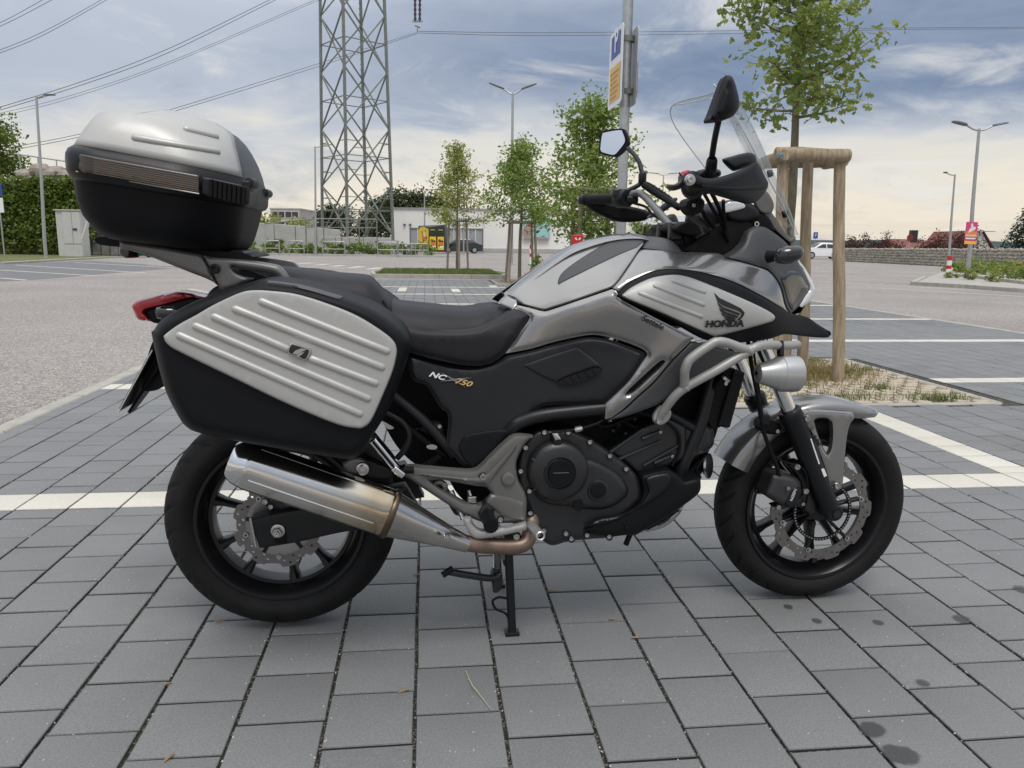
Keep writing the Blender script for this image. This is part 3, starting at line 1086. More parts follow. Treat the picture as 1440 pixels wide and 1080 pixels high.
# ------------------------------------------------------------------ lattice pylon
def pylon():
    D, cx = 84.0, 503
    base = at(cx, 336, D); base.z = 0
    root = thing('lattice_pylon', 'grey-green steel lattice pylon behind the concrete wall', 'pylon', base, radians(41))
    z0 = 1.2
    Ht = 44.0
    def half(z):
        return (3.86 - (3.86 - 3.30) * (z - z0) / 25.0) / sqrt(2)
    def cor(i, z):
        h = half(z)
        return Vector(((-h, h, h, -h)[i], (-h, -h, h, h)[i], z))
    zs = [at(cx, y, D).z for y in (330, 262, 182.5, 103, 23, -60, -150)]
    for i in range(4):
        MB().bar(cor(i, 0.2), cor(i, Ht), 0.24).build('leg', M_GALVD, root, smooth=False)
    for f_ in range(4):
        a, b = f_, (f_ + 1) % 4
        for k in range(len(zs) - 1):
            za, zb = zs[k], zs[k + 1]
            MB().bar(cor(a, za), cor(b, zb), 0.15, 0.10).build('brace', M_GALVD, root, smooth=False)
            MB().bar(cor(b, za) * 1.0 + Vector((0, 0, 0.02)), cor(a, zb), 0.12, 0.13).build('brace', M_GALVD, root, smooth=False)
            zm = (za + zb) / 2
            MB().bar(cor(a, zm), cor(b, zm), 0.10, 0.08).build('strut', M_GALVD, root, smooth=False)
            if k < 2:
                for (p0, p1) in ((a, b), (b, a)):
                    q = cor(p0, zm - 0.2).lerp(cor(p1, zm - .2), 0.27)
                    for zz in (za + (zb - za) * .25, za + (zb - za) * .75):
                        MB().bar(cor(p0, zz), cor(p0, zz).lerp(cor(p1, zz), .25), 0.07).build('strut', M_GALVD, root, smooth=False)
                        MB().bar(cor(p0, zz), cor(p0, zm).lerp(cor(p1, zm), .02), 0.06).build('strut', M_GALVD, root, smooth=False)
    for s_ in (-1, 1):
        for zc, ln in ((33.0, 7.5), (40.0, 6.0)):
            # cross arms reach along world X, above the picture
            Rm = Matrix.Rotation(-radians(41), 4, 'Z')
            q = Rm @ Vector((s_ * ln, 0, zc + 0.3))
            for i in range(4):
                MB().bar(cor(i, zc if i % 2 else zc + 1.2), q, 0.14).build('cross_arm', M_GALVD, root, smooth=False)
    # foot of each leg
    for i in range(4):
        c = cor(i, 0)
        MB().box((c.x, c.y, 0.5), (0.9, 0.9, 1.4)).build('foundation', M_CONCG, root, smooth=False)
    # ladder bolts on the rear leg
    for k in range(46):
        z = 2 + k * 0.55
        c = cor(2, z)
        MB().bar(c + Vector((-.25, -.25, 0)), c + Vector((-.6, -.6, 0)), 0.05).build('step_bolt', M_GALVD, root, smooth=False)
    return root, base


PYL, PYB = pylon()
M_WIRE = mat('power_cable', (0.10, 0.10, 0.11), 0.6)
M_INS = mat('insulator_brown', (0.06, 0.035, 0.04), 0.3)
ins = thing('insulator_string', 'pair of dark hanging insulator rods right of the pylon', 'insulator', at(587, -120, 84.0))
o_ = at(587, -120, 84.0)
for dx in (-4, 4):
    t = MB()
    a, b = at(587 + dx, -118, 84) - o_, at(587 + dx * .8, 30, 84) - o_
    prof = []
    n = 44
    for i in range(n + 1):
        prof.append((0.16 if i % 2 else 0.09, (b - a).length * i / n))
    t.lathe(prof, a, b - a, 8)
    t.build('insulator_rod', M_INS, ins)
    MB().lathe([(0.28, -.03), (0.32, 0), (0.28, .03), (0.24, 0)], b, (0, 0, 1), 14, closed=True).build('guard_ring', M_GALVD, ins)
MB().bar(at(583.5, 36, 84) - o_, at(591, 39, 84) - o_, 0.12).build('yoke', M_GALVD, ins)
MB().bar(at(587, 37, 84) - o_, at(587, 45, 84) - o_, 0.10).build('clamp', M_GALVD, ins)


def cable(label, pts, r, grp='overhead power cables'):
    P = [at(*p) for p in pts]
    t = MB().tube(P, r, 5, 6)
    return tag(t.build('power_cable', M_WIRE), label, 'power cable', grp)


for k, dy in enumerate((0, 4)):
    wh = ('upper', 'lower')[k]
    cable(wh + ' strand of the double cable running down left from the insulators behind the top case', [(588, 45 + dy * .5, 84), (440, 92 + dy, 75), (240, 154 + dy, 66), (110, 189 + dy, 60), (-30, 215 + dy, 56)], 0.022)
    cable(wh + ' strand of the double cable running right from the insulators behind the big tree', [(589, 44 + dy * .6, 84), (760, 46 + dy, 90), (1040, 43 + dy, 98), (1240, 39.5 + dy * .6, 104), (1480, 38 + dy * .5, 112)], 0.028)
    cable(wh + ' strand of the thick pair crossing the sky down to the left lamp', [(395, -8 + dy, 70), (240, 67 + dy * 1.4, 64), (120, 113 + dy * 1.2, 60), (-30, 160 + dy, 55)], 0.024)
    cable(wh + ' strand of the thin pair just below the thick pair above the top case', [(470, -12 + dy * .7, 70), (240, 86 + dy * .8, 64), (90, 137 + dy, 60), (-30, 166 + dy, 55)], 0.016)
    cable(wh + ' strand of the short pair in the top left corner of the sky', [(80, -12 + dy * 2, 60), (20, 22 + dy * 1.4, 58), (-30, 46 + dy, 56)], 0.02)
    cable(wh + ' strand of the second pair from the top left corner', [(160, -10 + dy, 64), (60, 45 + dy * 1.2, 60), (-30, 82 + dy, 56)], 0.02)

# ------------------------------------------------------------------ retaining wall, ivy, rocks, railing at the left
M_STONE = mat('rubble_stone', (0.13, 0.125, 0.115), 0.9, col2=(0.27, 0.255, 0.23), vscale=1.6, bump=0.9, bscale=9)
M_ROCK = mat('quarry_rock', (0.17, 0.145, 0.12), 0.9, col2=(0.33, 0.29, 0.24), vscale=1.1, bump=1.0, bscale=5)
YW = 47.5
xl, xr = at(-120, 300, YW).x, at(205, 300, YW).x
zw = at(60, 256, YW).z
rw = thing('retaining_wall', 'tall retaining wall covered in ivy behind the left lamp', 'wall', ((xl + xr) / 2, YW, 0))
nb = 26
Rw = random.Random(9)
zr = at(160, 334, YW).z
for i in range(nb):
    for j in range(5):
        x0 = -(xr - xl) / 2 + (xr - xl) * i / nb
        wdt = (xr - xl) / nb
        x0 += (wdt / 2 if j % 2 else 0)
        hh = zw / 5
        if at(170, 340, YW).x - rw.location.x < x0 and j > 1:
            continue
        MB().box((x0, 0.6 + Rw.uniform(-.05, .05), hh * (j + .5)), (wdt - .03, 1.0, hh - .03)).build('stone_block', M_STONE, rw, smooth=False, bevel=0.05, segs=1)
iv = MB()
Ri = random.Random(3)
xi0, xi1 = at(-110, 300, YW).x, at(128, 300, YW).x
lumps = [(Ri.uniform(xi0, xi1 + .6), Ri.uniform(0.1, zw + .25), Ri.uniform(.25, .7)) for _ in range(230)]
for _ in range(15000):
    c = Ri.choice(lumps)
    x, z = c[0] + Ri.gauss(0, c[2] * .8), c[1] + Ri.gauss(0, c[2] * .6)
    lim = at(146, 320, YW).x + 0.8 * noise.noise(Vector((0, 0, z)))
    zl = 0.35 + max(0, (x - xi1 + 1.2)) * 1.2
    if x > lim or z > zw + .35 or z < max(0.02, zl * .6 if x > xi1 else 0.02):
        continue
    d = max(0, 1 - ((x - c[0]) ** 2 + (z - c[1]) ** 2) / (c[2] ** 2 + .3))
    leaf(iv, Vector((x, YW - 0.1 - 0.38 * d * Ri.random() - .05, z)), Ri.uniform(.13, .26), Ri, 0.9)
iv.build('ivy', M_IVY, raw=True)
iv_o = bpy.data.objects['ivy']
tag(iv_o, 'dense green ivy hanging over the left retaining wall', 'ivy', kind='stuff')
for i, (px, py, s_) in enumerate([(38, 246, 1.1), (58, 240, 1.3), (77, 245, 1.4), (96, 250, 1.3), (48, 252, 0.9), (70, 255, 0.9), (90, 257, 0.9), (112, 253, 1.0)]):
    c = at(px, py, YW + 0.9)
    t = MB().ball((0, 0, 0), 1, 14, (s_ * .62, .7, s_ * .36))
    t.v = [tuple(Vector(q) * (1 + 0.35 * noise.noise(Vector(q) * 1.6 + Vector((i * 7, 0, 0))) + .12 * noise.noise(Vector(q) * 5))) for q in t.v]
    o = t.build('boulder', M_ROCK, None, angle=22)
    o.location = c
    nm = ['leftmost brown boulder on top of the ivy wall beside the leafy tree', 'upper brown boulder on the ivy wall just left of the lamp pole', 'large flat boulder right of the lamp pole on the ivy wall', 'boulder on the ivy wall right beside the top case', 'small lower boulder left of the lamp pole on the ivy wall', 'small lower boulder just right of the lamp pole above the ivy', 'low boulder above the ivy between two larger ones near the top case', 'boulder on the wall hidden mostly behind the top case'][i]
    tag(o, nm, 'boulder', 'boulders on top of the ivy wall')
rl = thing('wall_railing', 'thin grey railing along the top of the ivy wall', 'railing', (0, 0, 0))
ra, rb = at(20, 216, YW + 1.5), at(140, 234, YW + 1.5)
MB().tube([ra, rb], 0.045, 8).build('handrail', M_GALV, rl)
for px in (27, 53, 79, 105, 130):
    q = ra.lerp(rb, (px - 20) / 120)
    MB().tube([q, q - Vector((0, 0, 1.3))], 0.035, 6).build('post', M_GALV, rl)
b0 = at(0, 250, YW + 3.5)
tree('leafy_tree', 'leafy tree on top of the ivy wall at the left edge', (b0.x - 1.0, YW + 3.5, 2.8), 5.4, 1.0, 2.35, 9500, 0.26, M_LEAFD if False else M_IVY, 0.12, 31, limbs=26)
kerb('far_kerb', [gp(-150, 366), gp(0, 371), gp(70, 367), gp(150, 362.5), gp(330, 360)], 0.3, 0.06, piece=2.0)
q = [gp(-150, 366.5), gp(0, 370), gp(70, 366), gp(150, 362), gp(200, 358), Vector((-10, 70, 0)), Vector((-40, 70, 0))]
MB().add([Vector((p.x, p.y, 0.02)) for p in q], [tuple(range(len(q)))]).build('verge', M_LAWN, smooth=False)['kind'] = 'structure'

cb = thing('utility_cabinet', 'pale grey double-door utility cabinet in front of the ivy wall', 'cabinet', (0, 0, 0))
M_CAB = mat('cabinet_grey', (0.50, 0.50, 0.48), 0.6, var=0.05, vscale=3)
Dc = 44.0
x0, xm, x1 = at(76.5, 300, Dc).x, at(85, 300, Dc - .3).x, at(113, 300, Dc).x
zc = at(95, 296, Dc).z
dq = 0.9
MB().box(((x0 + x1) / 2, Dc + .4, zc / 2), (x1 - x0 - .05, .75, zc - .02)).build('carcass', M_CAB, cb, smooth=False, bevel=.02)
zs_ = 0.72
for a, b in ((x0 + .42, (x0 + .42 + x1) / 2 - .01), ((x0 + .42 + x1) / 2 + .01, x1 - .05)):
    MB().box(((a + b) / 2, Dc - .0, (zs_ + zc - .06) / 2), (b - a, .06, zc - .06 - zs_)).build('door', M_CAB, cb, smooth=False, bevel=.012)
MB().box(((x0 + .42 + x1 - .05) / 2, Dc - .0, zs_ / 2 - .02), (x1 - .47 - x0, .06, zs_ - .06)).build('base_panel', M_CAB, cb, smooth=False, bevel=.012)
MB().box(((x0 + .42 + x1) / 2 + .16, Dc - .05, zc * .6), (.22, .06, .09)).build('handle', M_BLACKP, cb, smooth=False)
MB().box(((x0 + x1) / 2, Dc + .38, zc + .02), (x1 - x0 + .06, .9, .06)).build('roof', M_CAB, cb, smooth=False, bevel=.015)
wb = MB()
a, b = at(124.5, 311, 43), at(116.5, 336, 43)
wb.bar(a, b, .30, .05)
tag(wb.build('narrow_board', mat('white_board', (0.72, 0.71, 0.66), 0.6), smooth=False, bevel=.01), 'narrow white board leaning beside the utility cabinet', 'board')

ps = thing('parking_sign', 'blue and white parking sign cut by the left edge', 'sign', (0, 0, 0))
c = at(-4, 276, 41)
MB().tube([Vector((c.x, 41.1, 0)), Vector((c.x, 41.1, c.z + 1))], .035, 8).build('post', M_GALV, ps)
M_BLUE = mat('sign_blue', (0.02, 0.06, 0.30), 0.4)
M_SIGNW = mat('sign_white', (0.74, 0.75, 0.76), 0.4)
MB().box((c.x, 41.0, c.z + .33), (.55, .03, .62)).build('blue_plate', M_BLUE, ps, smooth=False)
MB().box((c.x, 41.0, c.z - .45), (.55, .03, .75)).build('white_plate', M_SIGNW, ps, smooth=False)
text('P', .5, frame((c.x, 40.98, c.z + .33), (1, 0, 0), (0, 0, 1)), M_SIGNW, 'letter', ps)

# ------------------------------------------------------------------ concrete ramp, hedge, racks, houses in the middle distance
M_HOUSE = mat('render_cream', (0.40, 0.36, 0.34), 0.8, var=0.06, vscale=.4)
M_HOUSE2 = mat('render_pale', (0.66, 0.64, 0.60), 0.8, var=0.05, vscale=.4)
M_ROOFR = mat('red_roof_tile', (0.20, 0.075, 0.06), 0.8, var=0.2, vscale=1.5)
M_SHOP = mat('shop_render', (0.80, 0.78, 0.73), 0.8, var=0.03, vscale=.15)
M_WIN = mat('window_dark', (0.03, 0.035, 0.042), 0.12)

YR = 66.0
rmp = thing('ramp_wall', 'pale concrete ramp wall in panels left of the pylon', 'wall', (0, 0, 0))
pts = [(320, 318), (356, 313), (385, 314.5), (415, 317), (445, 320), (478, 323)]
for a, b in zip(pts, pts[1:]):
    A, B_ = at(a[0], a[1], YR), at(b[0], b[1], YR)
    g_ = .02
    MB().add([Vector((A.x + g_, y, z)) for y in (YR, YR + .3) for z in (0, A.z)] + [Vector((B_.x - g_, y, z)) for y in (YR, YR + .3) for z in (0, B_.z)],
             [(0, 1, 5, 4), (2, 6, 7, 3), (0, 2, 3, 1), (4, 5, 7, 6), (1, 3, 7, 5), (0, 4, 6, 2)]).build('panel', M_CONCG, rmp, smooth=False, bevel=.03, segs=1)
w2 = thing('low_wall', 'low grey concrete wall at the foot of the pylon', 'wall', (0, 0, 0))
A, B_ = at(452, 333, 63), at(550, 331, 63)
for i in range(5):
    xa, xb = A.x + (B_.x - A.x) * i / 5, A.x + (B_.x - A.x) * (i + 1) / 5
    MB().box(((xa + xb) / 2, 63.2, (A.z) / 2 + .02 * (i % 2)), (xb - xa - .03, .4, A.z)).build('panel', M_CONCG, w2, smooth=False, bevel=.03, segs=1)
rr = thing('ramp_railing', 'galvanised railing in front of the pylon foot', 'railing', (0, 0, 0))
zz = at(480, 308, 62).z
z3 = at(480, 320, 62).z
xs = [at(px, 320, 62).x for px in (430, 455, 480, 505, 530)]
MB().tube([at(372, 314.5, 62), at(428, 309, 62), (xs[1], 62, zz), (xs[-1], 62, zz)], .05, 8).build('handrail', M_GALVD, rr)
MB().tube([(xs[0], 62, z3), (xs[-1], 62, z3)], .035, 8).build('mid_rail', M_GALVD, rr)
for x in xs:
    MB().tube([(x, 62, 0), (x, 62, zz)], .045, 8).build('post', M_GALVD, rr)

hd = []
Rh = random.Random(17)
hx = [(344, 0), (366, 0), (388, 1), (411, 0), (434, 1), (457, 0), (481, 1), (505, 0), (529, 1), (553, 0), (575, 1), (596, 0)]
lab = ['far left', 'behind the first bike rack, left half', 'behind the first bike rack, right half', 'behind the second bike rack', 'at the foot of the lamp by the pylon', 'behind the third bike rack, left end', 'behind the third bike rack, right end', 'in front of the low wall, middle', 'in front of the low wall, right part', 'behind the left end of the long rack', 'behind the middle of the long rack', 'beside the yellow container']
for i, ((px, k), lb) in enumerate(zip(hx, lab)):
    q = at(px, 350, 58.5)
    bush('hedge_shrub', 'low green shrub of the hedge, ' + lb, (q.x, 58.5 + Rh.uniform(-.3, .3), 0), (0.85, 0.6, 0.52 * Rh.uniform(.9, 1.15)), 700, 0.17, (M_LEAFM, M_IVY)[k], 40 + i, 'shrub', 'shrubs of the hedge by the bike racks')
kerb('hedge_kerb', [at(330, 1, 57.0) * 1 if False else Vector((at(330, 350, 57).x, 57, 0)), Vector((at(640, 350, 57).x, 57, 0))], .25, .12, M_CONCG, piece=2.0)

for i, (a, b, z_) in enumerate([(372.5, 392.5, 337), (406, 427, 336), (453, 484.5, 337), (531, 558, 338)]):
    D_ = 55.0
    rk = thing('bike_rack', ['galvanised bike rack hoop furthest left of the hedge row', 'second galvanised bike rack hoop beside the lamp', 'wider galvanised bike rack hoop in front of the low wall', 'galvanised hoop joined to the long rack by the container'][i], 'bike rack', (0, 0, 0), 0, 'bike racks in front of the hedge')
    P0, P1 = at(a, z_, D_), at(b, z_, D_)
    P0.z = P1.z = 1.02
    MB().tube([(P0.x, D_, 0), (P0.x, D_, .98), (P0.x + .05, D_, 1.02), (P1.x - .05, D_, 1.02), (P1.x, D_, .98), (P1.x, D_, 0)], .035, 8).build('hoop', M_GALV, rk)
    MB().tube([(P0.x, D_, .5), (P1.x, D_, .5)], .025, 8).build('cross_bar', M_GALV, rk)
lr = thing('long_rack', 'long galvanised rack with upright bars in front of the yellow container', 'bike rack', (0, 0, 0))
X0, X1 = at(560, 340, 55).x, at(602, 340, 55).x
MB().tube([(X0, 55, .95), (X1, 55, .95)], .03, 8).build('rail', M_GALV, lr)
MB().tube([(X0, 55, .5), (X1, 55, .5)], .025, 8).build('rail', M_GALV, lr)
for i in range(8):
    x = X0 + (X1 - X0) * i / 7
    MB().tube([(x, 55, 0), (x, 55, .95)], .025, 6).build('bar', M_GALV, lr)


def house(label, pts, D, dep, wallm, roofm, windows=(), roof_h=0.0, name='house', cat='house', hip=False, chim=None, zb=0):
    """pts = px left, px right, py eaves; a box house with gabled roof along X."""
    A, B2 = at(pts[0], pts[2], D), at(pts[1], pts[2], D)
    zt_ = A.z
    root = thing(name, label, cat, ((A.x + B2.x) / 2, D, 0))
    w_ = B2.x - A.x
    MB().box((0, dep / 2, zt_ / 2), (w_, dep, zt_)).build('wall', wallm, root, smooth=False)
    if roof_h:
        o_ = .35
        if hip:   # gable facing the camera
            vs = [(-w_ / 2 - o_, -o_, zt_ - .1), (w_ / 2 + o_, -o_, zt_ - .1), (0, -o_, zt_ + roof_h), (-w_ / 2 - o_, dep + o_, zt_ - .1), (w_ / 2 + o_, dep + o_, zt_ - .1), (0, dep + o_, zt_ + roof_h)]
            MB().add([(-w_ / 2, 0, zt_), (w_ / 2, 0, zt_), (0, 0, zt_ + roof_h - .15)], [(0, 1, 2)]).build('gable', wallm, root, smooth=False)
            t = MB().add(vs, [(0, 2, 5, 3), (1, 4, 5, 2)])
        else:
            vs = [(-w_ / 2 - o_, -o_, zt_ - .1), (w_ / 2 + o_, -o_, zt_ - .1), (w_ / 2 + o_, dep + o_, zt_ - .1), (-w_ / 2 - o_, dep + o_, zt_ - .1), (-w_ / 2 - o_, dep / 2, zt_ + roof_h), (w_ / 2 + o_, dep / 2, zt_ + roof_h)]
            t = MB().add(vs, [(0, 1, 5, 4), (2, 3, 4, 5), (0, 4, 3), (1, 2, 5)])
        rf = t.build('roof', roofm, root, smooth=False)
        if chim:
            MB().box((chim * w_, dep * .35, zt_ + roof_h + .25), (.9, .7, 1.9)).build('chimney', M_BLACKP, rf, smooth=False)
    else:
        MB().box((0, dep / 2, zt_ + .12), (w_ + .2, dep + .2, .24)).build('roof', roofm, root, smooth=False)
    for (fx, fz, ww, wh) in windows:
        f_ = MB().box((fx * w_, -.03, fz * zt_), (ww, .1, wh)).build('window', mat('window_frame', (.7, .7, .68), .5), root, smooth=False)
        MB().box((fx * w_, -.09, fz * zt_), (ww - .14, .03, wh - .14)).build('pane', M_WIN, f_, smooth=False)
    return root


house('flat-roofed beige apartment block beyond the ramp wall', (380, 421, 294), 150, 12, M_HOUSE, M_CONCG, [(x, z, 1.3, 1.2) for x in (-.35, -.12, .12, .35) for z in (.6, .86)], name='apartment_block', cat='building')
house('small pale house right of the apartment block beyond the ramp', (417, 440, 301), 165, 10, M_HOUSE2, M_CONCG, [(x, .8, 1.1, 1.1) for x in (-.25, .2)])
R = random.Random(77)
for i, (px, D_, w_, h, lb) in enumerate([(405, 100, 3.2, 3.6, 'broad yellow-green bush behind the ramp railing'), (378, 92, 2.4, 3.3, 'yellow-green bush beside the top case above the ramp wall')]):
    q = at(px, 320, D_)
    bush('garden_bush', lb, (q.x, D_, 0), (w_, 2, h * .62), 1500, .4, M_LEAFY, 80 + i, group='bushes behind the ramp')
for i, (px, D_, yt, rad, lb) in enumerate([(456, 118, 296, 1.9, 'dark conifer-like tree left of the pylon legs'), (468, 118, 288, 1.9, 'tallest dark tree behind the left half of the pylon'), (488, 120, 292, 2.2, 'dark tree behind the middle of the pylon'), (514, 122, 300, 2.2, 'dark tree behind the right half of the pylon'), (536, 120, 296, 2.0, 'dark tree behind the right pylon leg by the shop corner')]):
    q = at(px, 340, D_)
    hgt = at(px, yt, D_).z
    tree('dark_tree', lb, (q.x, D_, 0), hgt, .6, rad, 1500, .42, M_LEAFD, .14, 50 + i, 'dark trees behind the pylon', limbs=18, prof=lambda t: 1.05 - .75 * t)
for i, (px, yt, rad, lb) in enumerate([(536, 281, 2.6, 'leftmost dark tree above the white shop roof'), (557, 270, 3.4, 'tallest dark tree above the shop roof beside the pylon'), (578, 274, 3.4, 'dark tree above the shop roof left of the small lamp'), (601, 277, 3.2, 'dark tree above the shop roof behind the small lamp'), (622, 283, 3.0, 'dark tree above the shop roof behind the yellowish tree')]):
    q = at(px, 340, 128)
    hgt = at(px, yt, 128).z
    tree('dark_tree', lb, (q.x, 128, 0), hgt, 3.0, rad, 1700, .5, M_LEAFD, .16, 60 + i, 'dark trees behind the shop', limbs=18)

# supermarket
YB = 90.0
def shop():
    A, B2 = at(553, 293, YB), at(1012, 293, YB)
    zt_ = at(680, 295, YB).z
    root = thing('shop_building', 'long white flat-roofed shop building behind the staked trees', 'building', (0, YB, 0))
    xe = at(895, 300, YB).x
    MB().box(((A.x + xe) / 2, 12, zt_ / 2), (xe - A.x, 24, zt_)).build('wall', M_SHOP, root, smooth=False)
    MB().box(((A.x + xe) / 2, 12, zt_ + .06), (xe - A.x + .3, 24.3, .16)).build('roof_edge', M_GALV, root, smooth=False)
    MB().box(((A.x + xe) / 2, -.04, .22), (xe - A.x, .1, .44)).build('plinth', M_CONCG, root, smooth=False)
    zw_ = at(950, 305, YB).z
    MB().box(((xe + B2.x) / 2, 13, zw_ / 2), (B2.x - xe, 22, zw_)).build('entrance_wing', M_SHOP, root, smooth=False)
    zc = at(950, 317, YB).z
    MB().box(((xe + B2.x) / 2, -.2, (zw_ + zc) / 2 + .02), (B2.x - xe + .6, 4.2, zw_ - zc)).build('canopy', M_SIGNW, root, smooth=False)
    n = 9
    for i in range(n):
        x = xe + .3 + (B2.x - xe - .6) * (i + .5) / n
        f_ = MB().box((x, 1.93, zc / 2), ((B2.x - xe - .6) / n - .06, .12, zc - .2)).build('window', M_BLACKP, root, smooth=False)
        MB().box((x, 1.85, zc / 2), ((B2.x - xe - .6) / n - .22, .04, zc - .45)).build('pane', M_WIN, f_, smooth=False)
    for px in (569, 577, 640):
        MB().box((at(px, 326 - (6 if px == 640 else 12), YB).x, -.12, at(px, 316, YB).z), (.25, .3, .2)).build('wall_lamp', M_LAMPH, root, smooth=False)
    return root
shop()

fn = thing('sheet_fence', 'grey sheet-metal enclosure with tall panels behind the black car', 'fence', (0, 0, 0))
M_GREYS = mat('grey_sheet', (0.30, 0.31, 0.325), 0.5, var=0.05, vscale=.6)
xa, xb = at(577, 330, 87).x, at(679, 330, 87).x
zt_ = at(640, 322, 87).z
n = 10
for i in range(n):
    x = xa + (xb - xa) * (i + .5) / n
    MB().box((x, 87, zt_ / 2 + .05), ((xb - xa) / n - .07, .08, zt_ - .1)).build('panel', M_GREYS, fn, smooth=False, bevel=.02, segs=1)
for i in (0, 5, 10):
    x = xa + (xb - xa) * i / n
    MB().box((x, 86.95, zt_ / 2 + .06), (.14, .16, zt_ + .12)).build('post', M_GALVD, fn, smooth=False)
MB().box(((xa + xb) / 2, 86.93, zt_ + .02), (xb - xa, .12, .12)).build('top_rail', M_GALVD, fn, smooth=False)

M_YEL = mat('container_yellow', (0.72, 0.50, 0.02), 0.5)
M_CBLK = mat('container_black', (0.025, 0.025, 0.028), 0.5)
M_ORG = mat('print_orange', (0.65, 0.17, 0.02), .5)
M_PRD = mat('print_brown', (0.09, 0.05, 0.03), .5)
M_PWH = mat('print_white', (0.75, 0.72, 0.62), .5)
yc = thing('clothing_container', 'yellow and black double clothes-collection container with printed sides', 'container', (0, 0, 0))
Dy = 74.0
X0, X1, X2 = at(586, 330, Dy).x, at(603.5, 330, Dy - 1).x, at(626.5, 330, Dy).x
zt_, zb_ = at(600, 318, Dy).z, at(600, 351, Dy).z
cw = X2 - X1
ym = Dy - .2
MB().add([(X1, ym - .9, 0.2), (X2, ym - .6, 0.2), (X2, ym + 1.5, 0.2), (X0, ym + 1.4, 0.2), (X1, ym - .9, zt_ - .1), (X2, ym - .6, zt_ + .15), (X2, ym + 1.5, zt_ + .2), (X0, ym + 1.4, zt_ + .05)],
         [(0, 1, 5, 4), (1, 2, 6, 5), (2, 3, 7, 6), (3, 0, 4, 7), (4, 5, 6, 7), (3, 2, 1, 0)]).build('body', M_CBLK, yc, smooth=False, bevel=.05)
def on_side(s_, z, out=.02):
    p0, p1 = Vector((X1, ym - .9, 0)), Vector((X0, ym + 1.4, 0))
    nrm = Vector((-(p1 - p0).y, (p1 - p0).x, 0)).normalized()
    if nrm.y > 0: nrm = -nrm
    q = p0.lerp(p1, s_) + nrm * out
    return Vector((q.x, q.y, z))
vs = [on_side(s_, z) for s_, z in ((.04, .45), (.97, .62), (.97, zt_ - .35), (.8, zt_ - .1), (.5, zt_ - .05), (.04, zt_ - .30))]
MB().add(vs + [on_side(s_, z, -.03) for s_, z in ((.04, .45), (.97, .62), (.97, zt_ - .35), (.8, zt_ - .1), (.5, zt_ - .05), (.04, zt_ - .30))], [(0, 1, 2, 3, 4, 5)] + [(i, (i + 1) % 6, (i + 1) % 6 + 6, i + 6) for i in range(6)]).build('side_panel', M_YEL, yc, smooth=False)
for s_, z, r_, m_ in ((.35, 1.3, .34, M_ORG), (.55, 1.6, .28, M_ORG), (.4, 1.75, .22, M_PWH), (.3, .95, .2, M_PWH), (.5, 1.2, .16, M_PRD), (.2, 1.45, .14, M_PRD), (.62, 2.0, .12, M_PRD), (.28, 2.1, .1, M_PRD)):
    MB().add([on_side(s_ + r_ * cos(a * pi / 4) * .35, z + r_ * sin(a * pi / 4), .03 + (0.004 if m_ is not M_ORG else 0) + (.004 if m_ is M_PRD else 0)) for a in range(8)], [tuple(range(8))]).build('printed_patch', m_, yc, smooth=False)
for k in range(2):
    xa_ = X1 + cw * (k * .5 + .03)
    xb_ = X1 + cw * (k * .5 + .45)
    yo = -.9 + .3 * (k * .5 + .25) - .06
    MB().box(((xa_ + xb_) / 2, ym + yo, .95), (xb_ - xa_, .08, 1.25)).build('door', M_YEL, yc, smooth=False, bevel=.04, segs=1)
    MB().box(((xa_ + xb_) / 2, ym + yo, zt_ - .75), ((xb_ - xa_) * .9, .08, .42)).build('drop_hatch', M_BLACKP, yc, smooth=False, bevel=.03, segs=1)
    MB().box(((xa_ + xb_) / 2, ym + yo - .02, zt_ - .36), ((xb_ - xa_) * .7, .08, .1)).build('print_strip', mat('print_green', (.25, .4, .03), .5), yc, smooth=False)
    for dx, dz, r_, m_ in ((0.05, .95, .24, M_ORG), (-.08, 1.2, .14, M_PRD), (.1, .65, .16, M_PWH), (.16, 1.15, .1, M_PRD), (-.15, .75, .08, M_PRD)):
        MB().lathe([(r_, 0), (r_ * .98, .008), (.001, .008)], ((xa_ + xb_) / 2 + dx, ym + yo - .042, dz), (0, -1, 0), 9).build('printed_patch', m_, yc, smooth=False)

bb = thing('billboard', 'turquoise billboard on the white shop wall right of the round tree', 'billboard', (0, 0, 0))
Yb = 89.7
a, b = at(735, 306, Yb), at(772.5, 337, Yb)
MB().box(((a.x + b.x) / 2, Yb, (a.z + b.z) / 2), (b.x - a.x, .12, a.z - b.z)).build('frame', M_GALV, bb, smooth=False)
MB().box(((a.x + b.x) / 2, Yb - .07, (a.z + b.z) / 2), (b.x - a.x - .14, .04, a.z - b.z - .14)).build('poster', mat('poster_turquoise', (.25, .52, .53), .5, col2=(.42, .62, .6), vscale=.35), bb, smooth=False)
for px, py, w_, h_, m_ in ((741, 327, .9, 1.6, M_PRD if False else mat('poster_brown', (.36, .25, .22), .5)), (745.5, 316.5, .5, .5, mat('poster_red', (.6, .05, .08), .5)), (755.5, 326.5, .35, .22, M_BLACKP), (752, 324.5, .2, .3, M_BLACKP), (764, 332, .4, .12, mat('poster_teal', (.08, .25, .28), .5)), (759, 315, .4, .35, MATS['poster_teal']), (765, 310, .2, .2, MATS['poster_teal']), (758, 335, 2.2, .3, MATS['poster_brown'])):
    q = at(px, py, Yb - .1)
    MB().lathe([(1, 0), (.97, .008), (.001, .008)], (0, 0, 0), (0, -1, 0), 12).build('printed_patch', m_, bb, smooth=False)
    o = COL.objects[-1]
    o.location = q
    o.scale = (w_ / 2, 1, h_ / 2)

